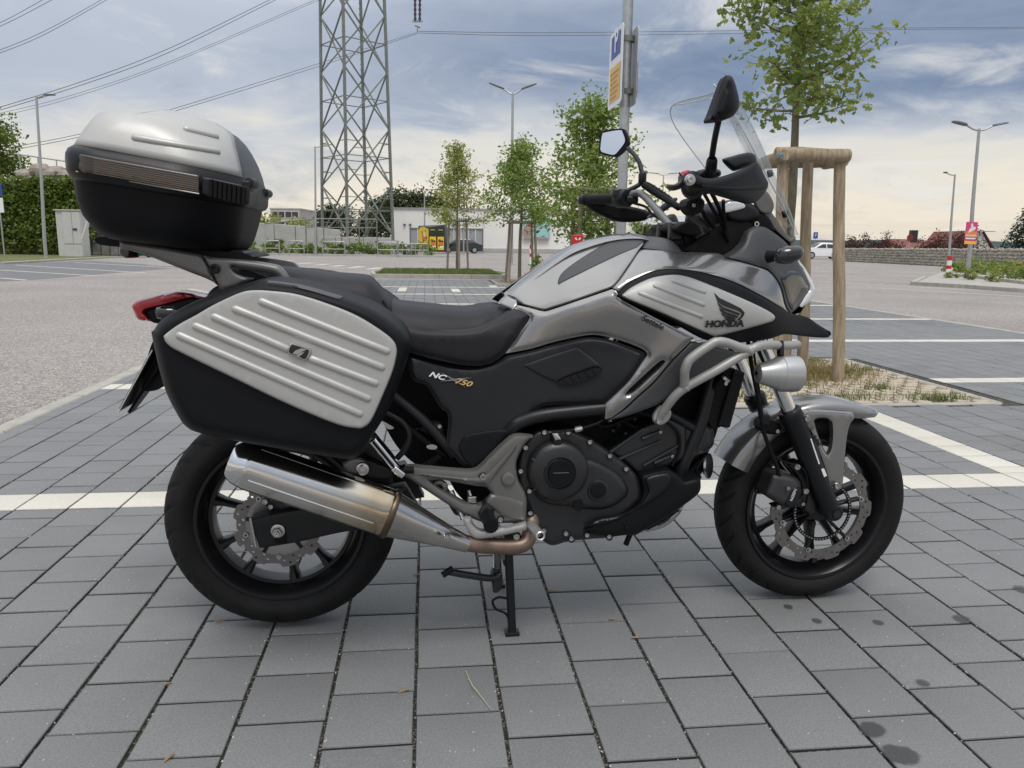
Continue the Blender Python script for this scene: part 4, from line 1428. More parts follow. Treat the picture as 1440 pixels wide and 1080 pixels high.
# post box, striped posts
rb_ = thing('red_dispenser', 'small red box with white emblem on a white base before the shop', 'dispenser', (0, 0, 0))
Dr = 11.6
a, b = at(804.5, 330, Dr), at(819.5, 349, Dr)
M_RED = mat('post_red', (0.50, 0.015, 0.02), .45)
cx_, w_ = (a.x + b.x) / 2, b.x - a.x
MB().box((cx_, Dr, (a.z + b.z) / 2), (w_, .12, a.z - b.z)).build('red_body', M_RED, rb_, smooth=False, bevel=.012)
MB().box((cx_, Dr, b.z - .16), (w_ * .98, .11, .32)).build('white_base', M_SIGNW, rb_, smooth=False, bevel=.006)
MB().tube([(cx_, Dr + .08, -.05), (cx_, Dr + .08, a.z - .02)], .022, 10).build('post', M_GALV, rb_)
for s_ in (-1, 1):
    MB().add([Vector((cx_ + s_ * x * .28, Dr - .0625, a.z - .055 + z * .28)) for x, z in ((.02, -.06), (.10, .07), (.17, .0), (.13, -.04), (.06, -.09))], [(0, 1, 2, 3, 4)]).build('emblem', M_SIGNW, rb_, smooth=False)

def striped_post(label, px, yb, yt, D, r, grp=None):
    q = at(px, yb, D)
    root = thing('striped_post', label, 'bollard', (q.x, D, 0), 0, grp)
    zt_ = at(px, yt, D).z
    n = 4
    zs_ = [0, .42, .58, .80, 1.0]
    for i, m_ in enumerate((M_SIGNW, M_RED, M_SIGNW, M_RED)):
        MB().lathe([(.001, zt_ * zs_[i]), (r, zt_ * zs_[i]), (r, zt_ * zs_[i + 1]), (.001, zt_ * zs_[i + 1])], (0, 0, 0), (0, 0, 1), 14).build('band', m_, root)
    return root
striped_post('slim red and white post behind the stakes of the round bushy tree', 747, 366, 344, 38, .09)
striped_post('red and white striped bollard in front of the slim leaning lamp pole', 1332.5, 391, 360, 28.5, .085)

# ------------------------------------------------------------------ cars
def car(label, c, rz, paint, L=4.3, grp=None):
    root = thing('parked_car', label, 'car', c, rz, grp)
    W_ = 1.74
    sil = [(-2.1, .35), (-2.15, .55), (-2.1, .88), (-1.75, .95), (-1.05, 1.40), (-.6, 1.46), (.35, 1.44), (1.05, 1.02), (1.9, .88), (2.1, .65), (2.12, .38), (1.75, .22), (-1.75, .22)]
    low = [p for p in sil]
    S2 = catmull([Vector((x, z, 0)) for x, z in sil], 3, True)
    rings = []
    for y, f_ in ((-W_ / 2, .0), (-W_ / 2 + .06, 1), (W_ / 2 - .06, 1), (W_ / 2, 0)):
        ring = []
        for p in S2:
            tum = max(0, (p.y - .95)) * .42
            s_ = 1 if f_ else .96
            yy = (abs(y) - tum) * (1 if y > 0 else -1)
            ring.append(Vector((p.x * s_, yy, .8 + (p.y - .8) * (1 if f_ else .93))))
        rings.append(ring)
    MB().loft(rings).build('body', paint, root, angle=50)
    for s_ in (-1, 1):
        for ax in ((-.98, .98), (-.62, 1.32), (-.1, 1.34), (-.1, .99)), ((0.0, .99), (0.0, 1.34), (.33, 1.32), (.88, 1.0)):
            MB().add([Vector((x, s_ * (W_ / 2 - (z - .95) * .42 + .012), z)) for x, z in ax], [(0, 1, 2, 3)]).build('side_window', M_WIN, root, smooth=False)
        for xw in (-1.32, 1.32):
            wh = MB().lathe([(.2, -.1), (.30, -.11), (.33, -.05), (.33, .05), (.30, .11), (.2, .1)], (xw, s_ * (W_ / 2 - .07), .33), (0, 1, 0), 20).build('wheel', mat('car_tyre', (.02, .02, .02), .8), root)
            MB().lathe([(.001, .09), (.06, .1), (.2, .085), (.215, .10), (.215, 0)], (xw, s_ * (W_ / 2 - .07), .33), (0, s_, 0), 12).build('rim', M_GALV, wh)
        MB().box((-2.1, s_ * .62, .80), (.1, .34, .16)).build('tail_light', M_RED, root, smooth=False, bevel=.02)
        MB().box((2.03, s_ * .62, .70), (.14, .34, .13)).build('headlight', M_SIGNW, root, smooth=False, bevel=.02)
    MB().add([Vector((x, y, z)) for x, y, z in ((-1.70, -.66, .99), (-1.70, .66, .99), (-1.10, .55, 1.385), (-1.10, -.55, 1.385))], [(0, 1, 2, 3)]).build('rear_window', M_WIN, root, smooth=False)
    MB().add([Vector((x, y, z)) for x, y, z in ((1.03, -.68, 1.06), (1.03, .68, 1.06), (.44, .56, 1.425), (.44, -.56, 1.425))], [(0, 1, 2, 3)]).build('windscreen', M_WIN, root, smooth=False)
    return root

bc = at(648, 353, 79)
car('black parked car with red tail light behind the tree stakes', (bc.x, 79, 0), radians(180 + 8), mat('car_black', (.015, .018, .018), .25, coat=.6))
COL.objects
wc = at(1153, 366, 72)
car('white parked car seen between the timber posts of the tree frame', (wc.x + .1, 72, 0), radians(180 + 4), mat('car_white', (.72, .72, .71), .3, coat=.5))

# ------------------------------------------------------------------ right side: stone-basket wall, shrubs, houses, poster, spruce, hills
gw = thing('gabion_wall', 'long low wall of stone-filled wire baskets on the right', 'wall', (0, 0, 0))
A, B_ = Vector((at(1184, 366, 64).x, 64, 0)), Vector((at(1475, 381, 41).x, 41, 0))
nseg = 16
M_GAB = mat('gabion_stone', (0.22, 0.20, 0.17), 0.9, col2=(0.52, 0.48, 0.41), vscale=4, bump=0.8, bscale=8)
Rg = random.Random(6)
cap_me = {}
for i in range(nseg):
    p, q = A.lerp(B_, i / nseg), A.lerp(B_, (i + 1) / nseg)
    h = 1.02 + .12 * (i / nseg)
    d = (q - p).normalized()
    y = Vector((-d.y, d.x, 0))
    t = MB()
    st = MB()
    Lg = (q - p).length
    t.add([p + d * .02 - y * .0 + Vector((0, 0, z)) for z in (0,)], [])
    t.box(p.lerp(q, .5) + y * -.45 * (1 if y.y < 0 else -1) * -1 + Vector((0, 0, h / 2)), (Lg - .04, .8, h - .04), Matrix.Rotation(atan2(d.y, d.x), 4, 'Z'))
    bk_ = t.build('stone_basket', M_GAB, gw, smooth=False)
    # stones bulging out of the visible face
    c0 = p.lerp(q, .5)
    yf = -y if y.y > 0 else y
    ctr = c0 + y * -.45 * (1 if y.y < 0 else -1) * -1
    face = ctr + yf * .40
    nx, nz_ = 11, 6
    for a in range(nx):
        for b in range(nz_):
            u_ = -Lg / 2 + Lg * (a + .5 + Rg.uniform(-.25, .25)) / nx
            z_ = h * (b + .5 + Rg.uniform(-.2, .2)) / nz_
            s_ = Rg.uniform(.07, .12)
            o3 = face + d * u_ + Vector((0, 0, z_))
            sx, sz = s_ * Rg.uniform(1, 1.5), s_ * Rg.uniform(.7, 1)
            vs = [o3 + d * (sx * x) + yf * yy + Vector((0, 0, sz * z)) for x, yy, z in ((-1, 0, -.6), (.8, 0, -1), (1, 0, .5), (-.6, 0, 1), (-.5, .07, -.4), (.5, .09, -.4), (.45, .07, .45), (-.4, .08, .4))]
            st.add(vs, [(4, 5, 6, 7), (0, 1, 5, 4), (1, 2, 6, 5), (2, 3, 7, 6), (3, 0, 4, 7)])
    s2 = st.build('stones', M_GAB, bk_, smooth=False, raw=True)
    tag(s2, kind='stuff')

for i, (px, D_, yt, w_, lb) in enumerate([(1196, 78, 331, 1.6, 'copper-leaved bush at the far end of the stone-basket wall'), (1212, 77, 332, 1.6, 'low copper bush left of the twiggy one behind the basket wall'), (1231, 76, 330, 1.7, 'twiggy copper bush behind the middle of the basket wall'), (1250, 75, 331, 1.5, 'copper bush just left of the no-entry sign')]):
    q = at(px, 340, D_)
    bush('copper_bush', lb, (q.x, D_, 0), (w_, 1.2, at(px, yt, D_).z * .5), 1500, .17, M_COPPER, 100 + i, group='copper bushes behind the basket wall')
for i, (px, D_, yt, w_, lb) in enumerate([(1318, 56, 325, 1.5, 'copper shrub behind the slim lamp pole'), (1338, 55, 322, 1.7, 'dense copper shrub left of the pink poster'), (1358, 54, 324, 1.5, 'copper shrub directly behind the pink poster')]):
    q = at(px, 340, D_)
    bush('copper_shrub', lb, (q.x, D_, 0), (w_, 1.2, at(px, yt, D_).z * .5), 2000, .15, M_COPPER, 110 + i, group='copper shrubs behind the poster')
house('red-roofed house with a black chimney behind the basket wall', (1272, 1316, 349), 105, 9, M_HOUSE2, M_ROOFR, [], 1.25, chim=.12)
house('white gabled house right of the pink poster', (1358, 1396, 355), 82, 9, M_HOUSE2, M_ROOFR, [(.0, .7, .8, .9)], 2.3, hip=True)
house('low grey-brown roof beside the dark spruce', (1402, 1436, 356), 88, 9, M_HOUSE, mat('brown_roof', (.09, .07, .06), .8), [], .7)
q = at(1258, 355, 95)
house('tiny white gabled house far behind the basket wall', (1252, 1262, 349), 110, 6, M_HOUSE2, M_BLACKP, [], .8, hip=True)

ne = thing('round_sign', 'small round dark red traffic sign behind the basket wall', 'sign', (0, 0, 0))
c = at(1280, 334, 72)
MB().lathe([(.001, -.02), (.30, -.02), (.30, .02), (.001, .02)], c, (0, 1, 0), 20).build('disc', mat('sign_darkred', (.16, .02, .02), .5), ne)
MB().tube([(c.x, c.y + .05, 0), (c.x, c.y + .05, c.z)], .035, 8).build('post', M_GALV, ne)
ns_ = thing('blue_sign', 'tiny blue parking sign above the white car', 'sign', (0, 0, 0))
c = at(1147, 331, 75)
MB().box(c, (.42, .03, .6)).build('plate', M_BLUE, ns_, smooth=False)
text('P', .4, frame((c.x, c.y - .03, c.z), (1, 0, 0), (0, 0, 1)), M_SIGNW, 'letter', ns_)
MB().tube([(c.x, c.y + .05, 0), (c.x, c.y + .05, c.z + .3)], .03, 8).build('post', M_GALV, ns_)

po = thing('election_poster', 'pink and orange poster board tied to the leaning lamp pole', 'poster', (0, 0, 0))
Dp = 26.3
def pq(fx, fz, out=0.0):
    tl, tr_, bl_ = at(1357.5, 312, Dp), at(1373.5, 312.5, Dp - .15), at(1354, 343, Dp)
    return tl + (tr_ - tl) * fx + (bl_ - tl) * fz + Vector((0, -out, 0))
def plate(name, x0, z0, x1, z1, m_, out, th=.02, poly=None):
    pts = poly or ((x0, z0), (x1, z0), (x1, z1), (x0, z1))
    n = len(pts)
    MB().add([pq(x, z, out) for x, z in pts] + [pq(x, z, out - th) for x, z in pts], [tuple(range(n))] + [(i, (i + 1) % n, (i + 1) % n + n, i + n) for i in range(n)] + [tuple(range(2 * n - 1, n - 1, -1))]).build(name, m_, po, smooth=False)
M_PINK = mat('poster_pink', (.62, .06, .20), .5)
plate('board', 0, 0, 1, 1, M_PINK, .08)
plate('orange_field', .0, .42, 1, .60, mat('poster_orange', (.75, .22, .08), .5), .083, .006)
plate('pale_band', .0, .56, 1, .66, mat('poster_peach', (.75, .45, .3), .5), .086, .006)
plate('red_band', .0, .67, 1, .82, MATS['poster_red'], .083, .006)
plate('text_line', .05, .71, .92, .775, M_SIGNW, .086, .004)
plate('yellow_band', .0, .86, 1, 1.0, mat('poster_yellow', (.78, .48, .05), .5), .083, .006)
plate('white_figure', 0, 0, 0, 0, M_PWH, .087, .006, ((.22, .50), (.30, .34), (.44, .24), (.40, .12), (.50, .04), (.60, .12), (.58, .2), (.84, .22), (.82, .34), (.55, .42)))

# planted corner at the right with kerb and path
corner = [gp(1284, 400), gp(1360, 404.5), gp(1445, 411), gp(1520, 416), gp(1560, 392), gp(1460, 384), gp(1345, 377)]
MB().add([Vector((p.x, p.y, 0.06)) for p in corner], [tuple(range(len(corner)))]).build('footpath', M_CONC, smooth=False)['kind'] = 'structure'
kerb('corner_kerb', [gp(1300, 392), gp(1284, 400), gp(1360, 404.5), gp(1445, 411), gp(1520, 416)], .15, .09, piece=1.0)
kerb('bed_kerb', [gp(1345, 391), gp(1390, 396), gp(1450, 404)], .10, .16, piece=1.0)
Rb = random.Random(41)
spots = [(1346, 385, 'beside the striped bollard'), (1364, 386, 'just right of the poster pole'), (1384, 388, 'two shrubs right of the poster pole'), (1406, 391, 'in the middle of the corner bed'), (1428, 394, 'near the right edge, front row'), (1446, 399, 'cut by the right edge, front row'), (1398, 382, 'in the back row of the corner bed'), (1422, 383, 'back row, below the spruce'), (1443, 384, 'back row, cut by the right edge'), (1372, 380, 'back row, behind the poster pole')]
for i, (px, py, lb) in enumerate(spots):
    q = gp(px, py)
    bush('ground_shrub', 'low bright green shrub ' + lb, (q.x, q.y, 0.05), (.62 * Rb.uniform(.8, 1.2), .5, .27 * Rb.uniform(.85, 1.2)), 850, .085, (M_LEAFM, M_LEAFY, M_IVY)[i % 3], 130 + i, 'shrub', 'shrubs in the corner bed')
for i, (px, py, lb) in enumerate([(1334, 393, 'weeds round the foot of the striped bollard'), (1360, 396, 'weeds round the foot of the poster pole'), (1391, 399, 'upright weed clump on the footpath edge')]):
    q = gp(px, py)
    bush('weed_clump', lb, (q.x, q.y - .1, 0.02), (.25, .18, .16 + .06 * i), 260, .09, M_LEAFY, 150 + i, 'weeds', stems=True)

# spruce at the right edge
def spruce():
    D_ = 44.0
    q = at(1450, 360, D_)
    root = thing('spruce_tree', 'dark spruce tree cut by the right edge', 'tree', (q.x, D_, 0))
    hgt = at(1450, 272, D_).z
    MB().tube([(0, 0, 0), (0, 0, hgt)], [.13, .02], 8).build('trunk', M_BARK, root)
    R = random.Random(2)
    t = MB()
    for i in range(150):
        f_ = i / 150
        z = .6 + (hgt - .7) * f_
        ln = (1 - f_) * 1.75 + .12
        a = i * 2.4 + R.uniform(-.3, .3)
        d = Vector((cos(a), sin(a), -.12 + .35 * f_))
        for k in range(46):
            s_ = R.random() ** .7
            p = Vector((0, 0, z)) + d * ln * s_ + Vector((R.gauss(0, .07), R.gauss(0, .07), R.gauss(0, .05) + .12 * s_ * s_))
            leaf(t, p, R.uniform(.12, .24), R, .35)
    tag(t.build('crown', M_SPRUCE, root, raw=True), kind='stuff')
spruce()

# wooded hills on the horizon
def hills():
    mh = mat('forest_hills', (0.03, 0.05, 0.045), 0.9, var=0.3, vscale=.01)
    t = MB()
    R = random.Random(12)
    n = 80
    for lay, (D_, hh) in enumerate(((2600, 30), (4200, 74))):
        vs = []
        for i in range(n + 1):
            x = -4200 + 8400 * i / n
            z = hh * (0.75 + .5 * noise.noise(Vector((x * .0011 + 3, lay * 5.3, 0))) + .12 * noise.noise(Vector((x * .006, lay, 2))))
            z *= 0.12 + .88 * min(1, max(0, (x - 500) / 1500))
            vs += [Vector((x, D_, -3)), Vector((x, D_ + 250, z)), Vector((x, D_ + 1200, -3))]
        fs = []
        for i in range(n):
            a = i * 3
            fs += [(a, a + 3, a + 4, a + 1), (a + 1, a + 4, a + 5, a + 2)]
        t.add(vs, fs)
    tag(t.build('hills', mh), kind='structure')
hills()

# ------------------------------------------------------------------ parking sign pole behind the motorcycle
pp = thing('parking_sign_pole', 'galvanised pole with two tall parking signs behind the fuel tank', 'sign', (0, 0, 0))
Dq = 6.0
b = at(873, 330, Dq); tp = at(887, -120, Dq)
MB().tube([Vector((b.x - (tp.x - b.x) * .5, Dq, -.05)) if False else Vector((b.x - .005, Dq, -.05)), b, tp], .038, 16).build('pole', M_GALV, pp)
ctr = at(881, 96, Dq)
zt_, zb_ = at(884, 38, Dq).z, at(884, 147, Dq).z
pd = Vector((0.14, -0.99, 0)).normalized()      # the plates stand nearly edge-on to the view
pd = Vector((sin(radians(-6)), cos(radians(-6)), 0))
nrm = Vector((-pd.y, pd.x, 0))
for s_, nm in ((1, 'sign_plate'), (-1, 'back_sign_plate')):
    off = nrm * (0.075 if s_ > 0 else -0.045)
    M_ = frame(ctr + off - pd * (-0.02), -pd if s_ > 0 else pd, (0, 0, 1))
    hz, hw = (zt_ - zb_) / 2, (.21 if s_ > 0 else .15)
    t = MB()
    ring = []
    for cx_, cz_, a0 in ((hw - .03, hz - .03, 0), (-hw + .03, hz - .03, 90), (-hw + .03, -hz + .03, 180), (hw - .03, -hz + .03, 270)):
        for k in range(5):
            a = radians(a0 + k * 22.5)
            ring.append(Vector((cx_ + .03 * cos(a), cz_ + .03 * sin(a), 0)))
    t.loft([[M_ @ q for q in ring], [M_ @ (q + Vector((0, 0, .004))) for q in ring]])
    pl = t.build(nm, M_SIGNW if s_ > 0 else mat('sign_back', (.50, .52, .53), .45, metal=.4), pp, smooth=False)
    f0 = .0065 if s_ > 0 else .0065
    def rect(name, x0, z0, x1, z1, m_, zo):
        MB().add([M_ @ Vector((x, z, zo)) for x, z in ((x0, z0), (x1, z0), (x1, z1), (x0, z1))], [(0, 1, 2, 3)]).build(name, m_, pl, smooth=False)
    rect('blue_field', -.14, .08, .14, .29 if hz > .3 else hz - .03, M_BLUE, f0)
    rect('yellow_field', -.16, -hz + .04, .16, .02, mat('sign_yellow', (.72, .46, .12), .5), f0)
    text('P', .22, M_ @ Matrix.Translation((.02, .185, f0 + .002)), M_SIGNW, 'letter', pl, bold=.006)
    for k in range(6):
        rect('print_line', -.13, -.02 - k * .035, .13 - .03 * (k % 3), -.035 - k * .035, mat('sign_print', (.50, .25, .10), .6), f0 + .002)
for py in (55, 129):
    c = at(883, py, Dq)
    MB().lathe([(.041, -.02), (.049, -.02), (.049, .02), (.041, .02)], c, (0, 0, 1), 16, closed=True).build('clamp', M_GALVD, pp)
    MB().bar(c - nrm * .07, c + nrm * .07, .03, .02).build('clamp_bolt', M_GALVD, pp, smooth=False)


# ================================================================== MOTORCYCLE
import numpy as np
BX, BY, BTH = -0.6276, 2.0319, 0.14189
bc_, bs_ = cos(BTH), sin(BTH)
BIKE = thing('motorcycle', 'silver and black touring motorcycle with side cases and top case on its centre stand', 'motorcycle', (BX, BY, 0), BTH)
BM = Matrix.Translation((BX, BY, 0)) @ Matrix.Rotation(BTH, 4, 'Z')
BMI = BM.inverted()
EYB = BMI @ Vector((0, 0, EYE))


def bray(px, py):
    return (BMI.to_3x3() @ ray(px, py)).normalized()


def bk(px, py, Y):
    """Place on the motorcycle: the sight line meets its lengthwise plane at lateral distance Y (right side negative)."""
    d = bray(px, py)
    return EYB + d * ((Y - EYB.y) / d.y)


def bkp(px, py, P, n):
    d = bray(px, py)
    return EYB + d * ((Vector(P) - EYB).dot(n) / d.dot(n))


# ---- finishes
B_SILVER = mat('silver_paint', (0.25, 0.242, 0.232), 0.25, metal=0.7, coat=0.9, var=0.02, vscale=3)
B_PLATE = mat('brushed_alloy', (0.43, 0.424, 0.402), 0.42, metal=0.3, spec=0.4, var=0.03, vscale=9, bump=0.04, bscale=300)
B_BLACK = mat('satin_black_plastic', (0.009, 0.0095, 0.011), 0.40, spec=0.30, bump=0.05, bscale=900, var=0.12, vscale=7, rvar=0.06)
B_BLACKR = mat('matt_black_plastic', (0.006, 0.0064, 0.0076), 0.50, spec=0.16, bump=0.06, bscale=700, var=0.15, vscale=5)
B_DGREY = mat('dark_grey_plastic', (0.055, 0.056, 0.058), 0.42, spec=0.35, bump=0.04, bscale=800, var=0.06, vscale=5)
B_SEAT = mat('seat_vinyl', (0.013, 0.013, 0.016), 0.52, spec=0.30, bump=0.12, bscale=500, var=0.1, vscale=6)
B_TYRE = mat('tyre_rubber', (0.007, 0.007, 0.0075), 0.68, spec=0.22, col2=(0.014, 0.0135, 0.013), vscale=11, bump=0.1, bscale=200)
B_RIM = mat('wheel_black', (0.006, 0.006, 0.007), 0.30, spec=0.4)
B_FRAME = mat('frame_black', (0.010, 0.0105, 0.0115), 0.38, spec=0.35, var=0.1, vscale=12)
B_ENG = mat('engine_black', (0.014, 0.0145, 0.0155), 0.36, spec=0.5, bump=0.08, bscale=400, var=0.15, vscale=9)
B_ENGD = mat('engine_deep', (0.005, 0.005, 0.0055), 0.6, spec=0.2)
B_STEEL = mat('bare_steel', (0.52, 0.51, 0.49), 0.26, metal=1.0, var=0.08, vscale=18, rvar=0.08)
B_CHROME = mat('fork_chrome', (0.70, 0.70, 0.70), 0.12, metal=1.0)
B_DISC = mat('brake_disc_steel', (0.20, 0.188, 0.178), 0.38, metal=0.75, var=0.10, vscale=40, rvar=0.06)
B_BRKT = mat('bracket_alloy', (0.165, 0.161, 0.153), 0.40, metal=0.5, var=0.05, vscale=8, rvar=0.04)
B_CRASH = mat('crash_bar_silver', (0.34, 0.338, 0.315), 0.45, metal=0.35, bump=0.05, bscale=300, var=0.04, vscale=10)
B_LAMPS = mat('fog_lamp_silver', (0.44, 0.44, 0.43), 0.32, metal=0.7, coat=0.3)
B_COPPER = mat('tanned_pipe', (0.17, 0.12, 0.09), 0.45, metal=0.7, col2=(0.27, 0.20, 0.155), vscale=14, rvar=0.1)
B_GLOSS = mat('gloss_black', (0.008, 0.008, 0.009), 0.10, coat=0.6)
B_REDL = mat('red_lens', (0.42, 0.006, 0.016), 0.12, coat=0.8)
B_REDS = mat('red_switch', (0.55, 0.02, 0.05), 0.4)
B_WHITE = mat('white_print', (0.72, 0.72, 0.72), 0.4)
B_GOLD = mat('gold_print', (0.52, 0.34, 0.14), 0.4)
B_GREYP = mat('grey_print', (0.16, 0.16, 0.165), 0.4)
B_INK = mat('black_print', (0.010, 0.010, 0.011), 0.45)
B_CLEAR = mat('clear_lens', (0.62, 0.63, 0.64), 0.08, coat=0.8)
B_GREEN = mat('green_tag', (0.02, 0.26, 0.16), 0.5)
B_MIRROR = mat('mirror_glass', (0.92, 0.93, 0.94), 0.02, metal=1.0)


def muffler_mat():
    m = mat('muffler_steel', (0.58, 0.55, 0.50), 0.20, metal=1.0)
    N, L = m.node_tree.nodes, m.node_tree.links
    b = N['Principled BSDF']
    tc = N.new('ShaderNodeTexCoord')
    mp = N.new('ShaderNodeMapping'); mp.inputs['Scale'].default_value = (6, 14, 14)
    L.new(tc.outputs['Object'], mp.inputs[0])
    n = N.new('ShaderNodeTexNoise'); n.inputs['Scale'].default_value = 1.6; n.inputs['Detail'].default_value = 6
    L.new(mp.outputs[0], n.inputs['Vector'])
    sx = N.new('ShaderNodeSeparateXYZ'); L.new(tc.outputs['Object'], sx.inputs[0])
    # the steel is straw-coloured by heat near both welds
    r = N.new('ShaderNodeValToRGB')
    e = r.color_ramp.elements
    e[0].position, e[0].color = 0.0, (0.50, 0.42, 0.30, 1)
    e[1].position, e[1].color = 1.0, (0.46, 0.38, 0.27, 1)
    for p, c in ((0.10, (0.56, 0.50, 0.40)), (0.22, (0.60, 0.585, 0.56)), (0.62, (0.58, 0.565, 0.54)), (0.84, (0.55, 0.50, 0.41)), (0.94, (0.42, 0.34, 0.235))):
        k = e.new(p); k.color = (*c, 1)
    mr = N.new('ShaderNodeMapRange'); mr.inputs[1].default_value, mr.inputs[2].default_value = -0.13, 0.33
    ad = N.new('ShaderNodeMath'); ad.operation = 'MULTIPLY_ADD'; ad.inputs[1].default_value = 0.08
    L.new(n.outputs['Fac'], ad.inputs[0]); L.new(sx.outputs[0], ad.inputs[2])
    L.new(ad.outputs[0], mr.inputs[0]); L.new(mr.outputs[0], r.inputs[0]); L.new(r.outputs[0], b.inputs['Base Color'])
    m2 = N.new('ShaderNodeMapRange'); m2.inputs[1].default_value, m2.inputs[2].default_value = .3, .7
    m2.inputs[3].default_value, m2.inputs[4].default_value = 0.09, 0.22
    L.new(n.outputs['Fac'], m2.inputs[0]); L.new(m2.outputs[0], b.inputs['Roughness'])
    return m


def screen_mat():
    m = bpy.data.materials.new('windscreen_acrylic')
    m.use_nodes = True
    N, L = m.node_tree.nodes, m.node_tree.links
    N.remove(N['Principled BSDF'])
    t = N.new('ShaderNodeBsdfTransparent'); t.inputs[0].default_value = (0.95, 0.96, 0.96, 1)
    g = N.new('ShaderNodeBsdfGlossy'); g.inputs['Roughness'].default_value = 0.06
    f = N.new('ShaderNodeFresnel'); f.inputs[0].default_value = 1.3
    d = N.new('ShaderNodeBsdfDiffuse'); d.inputs[0].default_value = (.6, .62, .62, 1)
    m0 = N.new('ShaderNodeMixShader'); m0.inputs[0].default_value = 0.025
    mx = N.new('ShaderNodeMixShader')
    L.new(t.outputs[0], m0.inputs[1]); L.new(d.outputs[0], m0.inputs[2])
    fm = N.new('ShaderNodeMath'); fm.operation = 'MULTIPLY'; fm.inputs[1].default_value = 0.45
    L.new(f.outputs[0], fm.inputs[0]); L.new(fm.outputs[0], mx.inputs[0]); L.new(m0.outputs[0], mx.inputs[1]); L.new(g.outputs[0], mx.inputs[2])
    L.new(mx.outputs[0], N['Material Output'].inputs[0])
    return m


B_MUFF = muffler_mat()
B_SCREEN = screen_mat()


# ---- outlines, panels
def smooth2(pts, n=4):
    """Closed smooth outline; a third item marks a sharp corner."""
    m = len(pts)
    out = []
    for i in range(m):
        a, b = pts[i], pts[(i + 1) % m]
        p1, p2 = Vector(a[:2]), Vector(b[:2])
        p0 = Vector(pts[i - 1][:2]) if len(a) < 3 else p1 * 2 - p2
        p3 = Vector(pts[(i + 2) % m][:2]) if len(b) < 3 else p2 * 2 - p1
        k = max(1, min(n, int((p2 - p1).length / 2.2)), int((p2 - p1).length / 4.5))
        for j in range(k):
            t = j / k
            out.append(0.5 * ((2 * p1) + (p2 - p0) * t + (2 * p0 - 5 * p1 + 4 * p2 - p3) * t * t + (3 * p1 - p0 - 3 * p2 + p3) * t ** 3))
    return out


def tps(ctrl):
    P = np.array([(c[0] / 100, c[1] / 100) for c in ctrl]); Z = np.array([c[2] for c in ctrl])
    n = len(P)
    d = np.linalg.norm(P[:, None] - P[None], axis=2)
    K = np.where(d > 0, d * d * np.log(d + 1e-12), 0) + np.eye(n) * 0.02
    A = np.zeros((n + 3, n + 3))
    A[:n, :n] = K; A[:n, n] = 1; A[:n, n + 1:] = P
    A[n, :n] = 1; A[n + 1:, :n] = P.T
    w_ = np.linalg.solve(A, np.concatenate([Z, [0, 0, 0]]))
    def f(x, y):
        q = np.array((x / 100, y / 100))
        r = np.linalg.norm(P - q, axis=1)
        return float((np.where(r > 0, r * r * np.log(r + 1e-12), 0)) @ w_[:n] + w_[n] + w_[n + 1:] @ q)
    return f


def inside(p, poly):
    c = False
    j = len(poly) - 1
    for i in range(len(poly)):
        a, b = poly[i], poly[j]
        if (a[1] > p[1]) != (b[1] > p[1]) and p[0] < (b[0] - a[0]) * (p[1] - a[1]) / (b[1] - a[1]) + a[0]:
            c = not c
        j = i
    return c


def edge_dist(pts, loops):
    A = np.array([tuple(q) for l in loops for q in l]); B = np.array([tuple(q) for l in loops for q in (list(l[1:]) + [l[0]])])
    Q = np.array([tuple(p) for p in pts])
    d = B - A
    L2 = (d * d).sum(1) + 1e-12
    t = np.clip(((Q[:, None] - A[None]) * d[None]).sum(2) / L2, 0, 1)
    C = A[None] + t[..., None] * d[None]
    return np.sqrt(((Q[:, None] - C) ** 2).sum(2)).min(1)


def fill(outer, holes, extra):
    """Triangles of a 2-D region with holes."""
    vs, es, tag_ = [], [], []
    for l in [outer] + holes:
        o = len(vs)
        vs += [Vector((q[0], q[1])) for q in l]
        es += [(o + i, o + (i + 1) % len(l)) for i in range(len(l))]
    vs += [Vector((q[0], q[1])) for q in extra]
    r = geometry.delaunay_2d_cdt(vs, es, [], 0, 1e-5)
    V, Fc = r[0], r[2]
    out = []
    for f in Fc:
        c = sum((V[i] for i in f), Vector((0, 0))) / len(f)
        if inside(c, outer) and not any(inside(c, h) for h in holes):
            out.append(tuple(f))
    return [Vector(v) for v in V], out


def region(outline, holes=(), w_=0, step=9, n=4):
    out = smooth2(outline, n)
    hs = [smooth2(h, n) for h in holes]
    loops = [out] + hs
    extra = []
    xs, ys = [p.x for p in out], [p.y for p in out]
    if w_:
        for l in loops:
            m = len(l)
            for fr_ in ((0.12, 0.4, 0.75, 1.0) if w_ > 5 else (0.45, 1.0)):
                dd = w_ * fr_
                cand = []
                for i in range(m):
                    t = (l[(i + 1) % m] - l[i - 1])
                    if t.length < 1e-6: continue
                    t.normalize()
                    for s_ in (1, -1):
                        cand.append(l[i] + Vector((-t.y, t.x)) * s_ * dd)
                if cand:
                    ed = edge_dist(cand, loops)
                    extra += [c for c, e in zip(cand, ed) if e > dd * 0.93 and inside(c, out) and not any(inside(c, h) for h in hs)]
    gx = min(xs) + step / 2
    grid = []
    r = 0
    while gx < max(xs):
        gy = min(ys) + step / 2 + (step / 2 if r % 2 else 0)
        while gy < max(ys):
            q = Vector((gx, gy))
            if inside(q, out) and not any(inside(q, h) for h in hs):
                grid.append(q)
            gy += step
        gx += step * .87
        r += 1
    if grid:
        ed = edge_dist(grid, loops)
        extra += [q for q, e in zip(grid, ed) if e > max(w_ * 1.25, step * .35)]
    keep = []
    seen = set()
    for q in extra:
        k = (round(q.x / 0.6), round(q.y / 0.6))
        if k not in seen:
            seen.add(k); keep.append(q)
    V, T = fill(out, hs, keep)
    ed = edge_dist(V, loops)
    return V, T, ed


